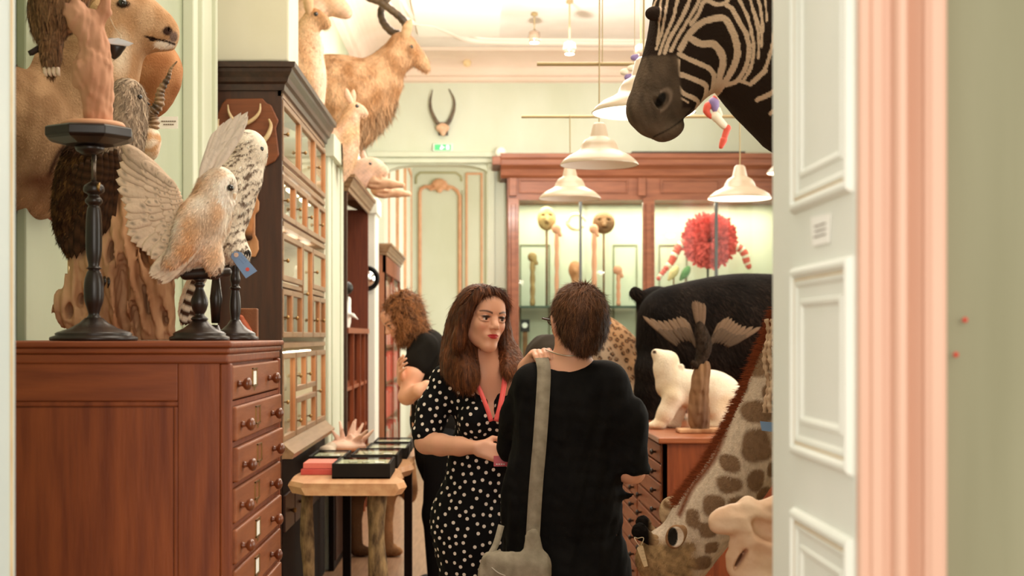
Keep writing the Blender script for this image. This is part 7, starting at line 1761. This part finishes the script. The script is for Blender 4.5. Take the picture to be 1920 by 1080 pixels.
colw = lambda u, v, k, l, i: np.array((.16, .10, .062)) * (.75 + .4 * v) * (.7 if k in (0, 4) else 1.1) * (1 if l > .8 else .55)
feather_fan('wing', [f(1304, 650)[:3], f(1298, 640)[:3], f(1286, 636)[:3], f(1270, 640)[:3], f(1262, 645)[:3]], [f(1290, 604)[:3], f(1276, 594)[:3], f(1256, 596)[:3], f(1234, 601)[:3], f(1198, 590)[:3]], .012, (0, -1, 0), M_plum, cr_, colw, rows=[(10, 0, 1, .0125, 0), (9, -.1, .55, .013, .004)])
feather_fan('wing', [f(1330, 650)[:3], f(1338, 640)[:3], f(1348, 640)[:3], f(1362, 645)[:3], f(1372, 648)[:3]], [f(1348, 605)[:3], f(1366, 595)[:3], f(1382, 602)[:3], f(1398, 612)[:3], f(1434, 613)[:3]], .012, (0, -1, 0), M_plum, cr_, colw, rows=[(10, 0, 1, .0125, 0), (9, -.1, .55, .013, .004)])
feather_fan('tail', [f(1310, 620)[:3], f(1318, 622)[:3]], [f(1297, 564)[:3], f(1322, 566)[:3]], .012, (0, -1, 0), M_plum, cr_, lambda u, v, k, l, i: np.array((.15, .09, .055)) * (.85 + .2 * (i % 2)), rows=[(6, 0, 1, .013, 0)])
x = f(1352, 0)[0]; tag(MB().box(x - .01, x + .06, DW + .12, DW + .19, RT + .0008, RT + .003).build('price_card', M_paper), 'small white card lying on the chest beside the plank', 'card')

# ---- animal standing under and behind the plank table (only its legs and belly show)
f = PT(9.35); lg = thing('tawny_animal', 'tawny long legged animal standing in the dark behind the plank table', 'taxidermy animal', (f(720, 0)[0], 9.35, .001)); s = Sdf(.04)
s.chain([f(640, 890, .13), f(690, 880, .15), f(730, 870, .14), f(748, 872, .09), f(762, 905, .06), f(768, 930, .045)], n=2)
for px, dd in ((668, .0), (655, .18), (726, .0), (716, .18)):
    x = f(px, 0, 0, dd)[0]; s.chain([(x + .02, 9.35 + dd, .55, .085), (x - .01, 9.35 + dd, .30, .046), (x, 9.35 + dd, .06, .042)], k=.04); s.ell((x + .035, 9.35 + dd, .035), (.07, .045, .035), k=.03)
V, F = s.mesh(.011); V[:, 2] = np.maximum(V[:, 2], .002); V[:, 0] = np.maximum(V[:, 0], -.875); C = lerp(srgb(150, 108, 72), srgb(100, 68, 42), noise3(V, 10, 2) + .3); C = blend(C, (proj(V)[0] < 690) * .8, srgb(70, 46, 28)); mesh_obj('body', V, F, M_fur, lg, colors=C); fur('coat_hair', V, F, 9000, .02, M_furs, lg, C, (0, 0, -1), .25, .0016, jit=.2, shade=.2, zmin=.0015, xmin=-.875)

# ================================================================== VITRINE CONTENTS AND HANGING THINGS
dv_ = 15.28; f = PT(dv_); M_tan = plain('tan_carved_wood', srgb(178, 146, 96), .7, srgb(140, 108, 66), 12, .3, 30); M_brown = plain('brown_carved_wood', srgb(132, 92, 56), .7, srgb(96, 62, 36), 10, .3, 30); M_pinkw = plain('pinkish_stick', srgb(216, 150, 120), .7)
shz = atz(573, VY) + .0015
def mask(px, py, w_, h_, stick_y, label, mat, px2=None):
    t = thing('mask_on_stick', label, 'mask', f(px, stick_y)[:3]); s = Sdf(.02); c_ = Vector(f(px, py)[:3]); s.ell(c_, (w_, .05, h_)); s.chain([tuple(c_ + Vector((0, -.05, .02))) + (.012,), tuple(c_ + Vector((0, -.07, -.03))) + (.018,)])
    for e in (-1, 1): s.ell(c_ + Vector((e * w_ * .4, -.05, h_ * .25)), (w_ * .2, .03, h_ * .1), k=.006, sub=True)
    s.ell(c_ + Vector((0, -.05, -h_ * .5)), (w_ * .3, .03, h_ * .08), k=.006, sub=True); V, F = s.mesh(.009); mesh_obj('face', V, F, mat, t)
    MB().tube([f(px, py + h_ * 170)[:3], (f(px2 or px, stick_y)[0], dv_, shz)], .012, 8).build('stick', M_brown, t, True); return t
mask(1025, 410, .10, .13, 572, 'oval tan mask on a stick at the left of the vitrine', M_tan); mask(1132, 418, .12, .12, 572, 'round brown mask on a stick right of the first glazing bar', M_brown)
for (px, y0, y1, r_, mat, lb) in ((1043, 435, 572, .022, M_pinkw, 'thin pinkish carved post under the oval mask'), (1113, 435, 572, .026, M_pinkw, 'taller pinkish carved staff beside the round mask'), (998, 488, 572, .026, M_tan, 'short tan stick at the left edge of the vitrine'), (1158, 512, 572, .022, M_pinkw, 'short pink stick near the middle post of the vitrine')):
    t = thing('carved_staff', lb, 'carving', f(px, y1)[:3]); S = [(f(px, 0)[0], dv_ - .09, z_) for z_ in np.linspace(shz, atz(y0, dv_ - .09), 12)]; MB().tube(S, [r_ * (1 + .18 * math.sin(i * 2.2)) for i in range(12)], 10).build('shaft', mat, t, True); s = Sdf(.02); s.ell(f(px, y0 - 6, 0, -.09)[:3], (.05, .04, .05)); s.cone(f(px, y0 - 4, 0, -.09)[:3], f(px + 8, y0 + 6, 0, -.09)[:3], .03, .02); V, F = s.mesh(.008); mesh_obj('carved_top', V, F, mat, t)
t = thing('jaw_bone', 'pale curved jaw bone hanging between the two masks', 'bone', f(1080, 420)[:3]); S = spline([f(1063, 418, .02), f(1070, 405, .018), f(1082, 402, .016), f(1094, 408, .014), f(1098, 415, .01)], 5); MB().tube([q_[:3] for q_ in S], [q_[3] for q_ in S], 8).build('upper', M_ivory, t, True); S = spline([f(1063, 418, .02), f(1072, 428, .018), f(1086, 430, .014), f(1094, 424, .01)], 5); MB().tube([q_[:3] for q_ in S], [q_[3] for q_ in S], 8).build('lower', M_ivory, t, True)
t = thing('carved_figure', 'reddish brown carved head beside the glazing bar on the vitrine shelf', 'carving', f(1080, 572)[:3]); s = Sdf(.02); s.ell(f(1078, 506)[:3], (.07, .07, .10)); s.cone(f(1078, 515)[:3], (f(1080, 0)[0], dv_, shz + .035), .04, .035); s.ell(f(1078, 508, 0, -.06)[:3], (.02, .03, .03)); V, F = s.mesh(.01); mesh_obj('head', V, F, plain('red_brown_carving', srgb(196, 136, 96), .6), t)
t = thing('small_picture', 'tiny square dark framed picture low in the vitrine', 'picture', f(983, 607)[:3]); MB().box(f(976, 0)[0], f(993, 0)[0], dv_ - .02, dv_, atz(622, dv_), atz(599, dv_)).build('frame', M_black, t); MB().lathe([(0, 0), (.03, 0), (.03, -.006), (0, -.008)], (f(984, 0)[0], dv_ - .021, atz(610, dv_)), 14, 'y').build('white_flower', M_paper, t); MB().box(f(980, 0)[0], f(989, 0)[0], dv_ - .01, dv_ + .02, .681, atz(622, dv_)).build('prop', M_brown, t)
# red feather disc
t = thing('feather_headdress', 'big round coral red feather headdress in the right half of the vitrine', 'headdress', f(1330, 450)[:3]); c_ = Vector(f(1330, 451)[:3]); VV = []; FF = []; CC = []
for k in range(420):
    a = k * 2.399963; r0 = .29 * math.sqrt(k / 420); d_ = Vector((math.cos(a), 0, math.sin(a))); p0 = c_ + d_ * r0 * .9 + Vector((0, -.10 * (1 - (r0 / .29) ** 2), 0)); p1 = p0 + d_ * .06 + Vector((0, -.05 * (1 - r0 / .4), 0)) + Vector((random.uniform(-.02, .02), 0, random.uniform(-.02, .02)))
    V, F = blade(p0, p1, .018, (0, -1, 0), .1, 5); b0 = len(VV); VV += V; FF += [tuple(i + b0 for i in q_) for q_ in F]; c2_ = np.array(srgb(226, 96, 92)) * random.uniform(.6, 1.2); CC += [c2_] * len(V)
mesh_obj('feathers', VV, FF, M_furs, t, True, np.clip(CC, 0, 1)); MB().lathe([(0, 0), (.28, 0), (.26, -.03), (.2, -.06), (0, -.085)], c_, 30, 'y').build('disc', plain('coral_base', srgb(196, 78, 74), .8), t, True); MB().lathe([(0, -.12), (.03, -.11), (.035, -.08)], c_, 14, 'y').build('centre', plain('dark_red', srgb(110, 30, 30), .8), t, True)
MB().tube([c_ + Vector((0, .0, 0)), c_ + Vector((0, .1, -.29)), (c_.x, c_.y + .1, shz)], .012, 8).build('support', M_black, t, True)
def swag(name, label, pts, cols):
    t = thing(name, label, 'garland', f(*pts[0][:2])[:3]); S = spline([f(*p) for p in pts], 3)
    for i, q_ in enumerate(S): ball(q_[:3], q_[3], cols[i % len(cols)], t, 'bead')
    return t
M_cor = plain('coral_bead', srgb(222, 96, 84), .5); M_wb = plain('cream_bead', srgb(240, 226, 206), .5)
swag('bead_garland', 'red and cream garland hanging left of the feather disc', [(1283, 455, .05), (1274, 462, .045), (1265, 478, .045), (1258, 492, .04), (1245, 508, .03), (1235, 522, .025)], [M_cor, M_cor, M_wb, M_cor]); swag('bead_garland', 'red and cream garland hanging right of the feather disc', [(1378, 462, .05), (1388, 466, .045), (1396, 476, .045), (1400, 490, .04), (1404, 500, .03)], [M_cor, M_wb, M_cor])
for (px, py, c_, lb) in ((1284, 512, srgb(86, 130, 70), 'small green parrot standing in the vitrine above the bear'), (1262, 512, srgb(214, 190, 140), 'small cream and yellow bird to the left of the green parrot')):
    t = thing('small_bird', lb, 'bird', (f(px, 0)[0], dv_ - .05, shz)); s = Sdf(.015); zz = atz(py, dv_); x = f(px, 0)[0]; s.chain([(x + .03, dv_ - .05, zz + .05, .028), (x, dv_ - .05, zz, .04), (x - .05, dv_ - .05, zz - .07, .018)], n=2); V, F = s.mesh(.008); mesh_obj('body', V, F, plain('feather_' + lb[6:11], c_, .7), t)
    MB().tube([(x, dv_ - .05, zz - .02), (x, dv_ - .05, shz + .002)], .008, 8).build('perch', M_brown, t, True)
# painted anatomical puppet hanging above the vitrine
dk = 7.0; f = PT(dk); t = thing('painted_skeleton_puppet', 'small red white and blue painted skeleton puppet hanging behind the zebra throat', 'puppet', f(1345, 160)[:3]); cr3 = [plain('puppet_red', srgb(214, 84, 66), .5), plain('puppet_white', srgb(240, 226, 206), .5), plain('puppet_violet', srgb(140, 120, 170), .5)]
for i, (pts, ci) in enumerate((([(1350, 168, .030), (1346, 182, .022)], 1), ([(1345, 182, .016), (1336, 190, .014), (1328, 198, .012)], 0), ([(1328, 198, .016), (1324, 208, .014), (1333, 220, .010)], 0), ([(1338, 192, .022), (1342, 205, .018)], 2), ([(1342, 218, .020), (1352, 230, .018), (1362, 240, .014)], 1), ([(1364, 240, .014), (1360, 252, .013), (1357, 262, .012)], 0), ([(1357, 262, .014), (1352, 275, .012)], 0), ([(1372, 180, .02), (1362, 176, .016), (1352, 174, .014)], 1), ([(1345, 205, .012), (1350, 215, .014)], 1))):
    s = Sdf(.01); s.chain([f(*p) for p in pts], n=2); s.ell(f(*pts[0][:2])[:3], (pts[0][2] * 1.2,) * 3); V, F = s.mesh(.006); mesh_obj(('skull', 'arm', 'arm', 'ribcage', 'leg', 'leg', 'foot', 'arm', 'pelvis')[i], V, F, cr3[ci], t)
MB().tube([f(1350, 160)[:3], (f(1350, 0)[0], dk, ZC)], .002, 6).build('thread', M_rope, t)
t = thing('violet_paper_bird', 'tiny violet and white hanging ornament beside the zebra nose', 'ornament', f(1183, 130)[:3])
for (px, py, ci) in ((1190, 108, 2), (1178, 145, 2), (1170, 135, 1), (1184, 128, 1)): s = Sdf(.01); s.ell(f(px, py, 0, -2.2)[:3] if False else f(px, py)[:3], (.022, .01, .016)); s.cone(f(px, py)[:3], f(px + 5, py - 6)[:3], .01, .004); V, F = s.mesh(.005); mesh_obj('wing', V, F, cr3[ci], t)
MB().tube([f(1170, 135)[:3], f(1178, 145)[:3], f(1184, 128)[:3], f(1190, 108)[:3], (f(1190, 0)[0], dk, ZC)], .002, 6).build('thread', M_rope, t)
# things in and on the open bookcase
t = thing('white_bird_figure', 'white bird figure with open wings on the shelf of the open bookcase', 'figurine', (-.99, 10.45, 1.511)); s = Sdf(.015); X_ = -.985; s.chain([(X_, 10.4, 1.52, .035), (X_, 10.4, 1.60, .04), (X_ + .01, 10.4, 1.68, .028), (X_ + .02, 10.4, 1.72, .02)], n=2); s.chain([(X_, 10.38, 1.62, .02), (X_ + .06, 10.36, 1.60, .012), (X_ + .10, 10.35, 1.57, .005)]); V, F = s.mesh(.008); V[:, 2] = np.maximum(V[:, 2], 1.5115); mesh_obj('body', V, F, M_paper, t); ball((X_ + .01, 10.38, 1.80), .05, M_black, t, 'head')
MB().tube([(X_ + .01, 10.38, 1.7), (X_ + .01, 10.38, 1.78)], .012, 8).build('neck', M_black, t, True)
t = thing('bracket_mirror', 'small round black rimmed mirror on the pale pier beside the open bookcase', 'mirror', (-.9, 12.3, 1.9)); x = atx(688, 12.18); zc_ = atz(522, 12.18)
MB().tube([(x + .10 * math.cos(a), 12.18, zc_ + .10 * math.sin(a)) for a in np.linspace(0, 2 * PI, 25)], .010, 8, False).build('rim', M_black, t, True); MB().lathe([(0, 0), (.095, 0), (.095, -.006), (0, -.02)], (x, 12.19, zc_), 24, 'y').build('glass', plain('mirror_glass', (.8, .84, .86), .05, metal=1), t, True); MB().tube([(x, 12.2, zc_), (x, 12.26, zc_)], .015, 8).build('bracket', M_brass, t, True)
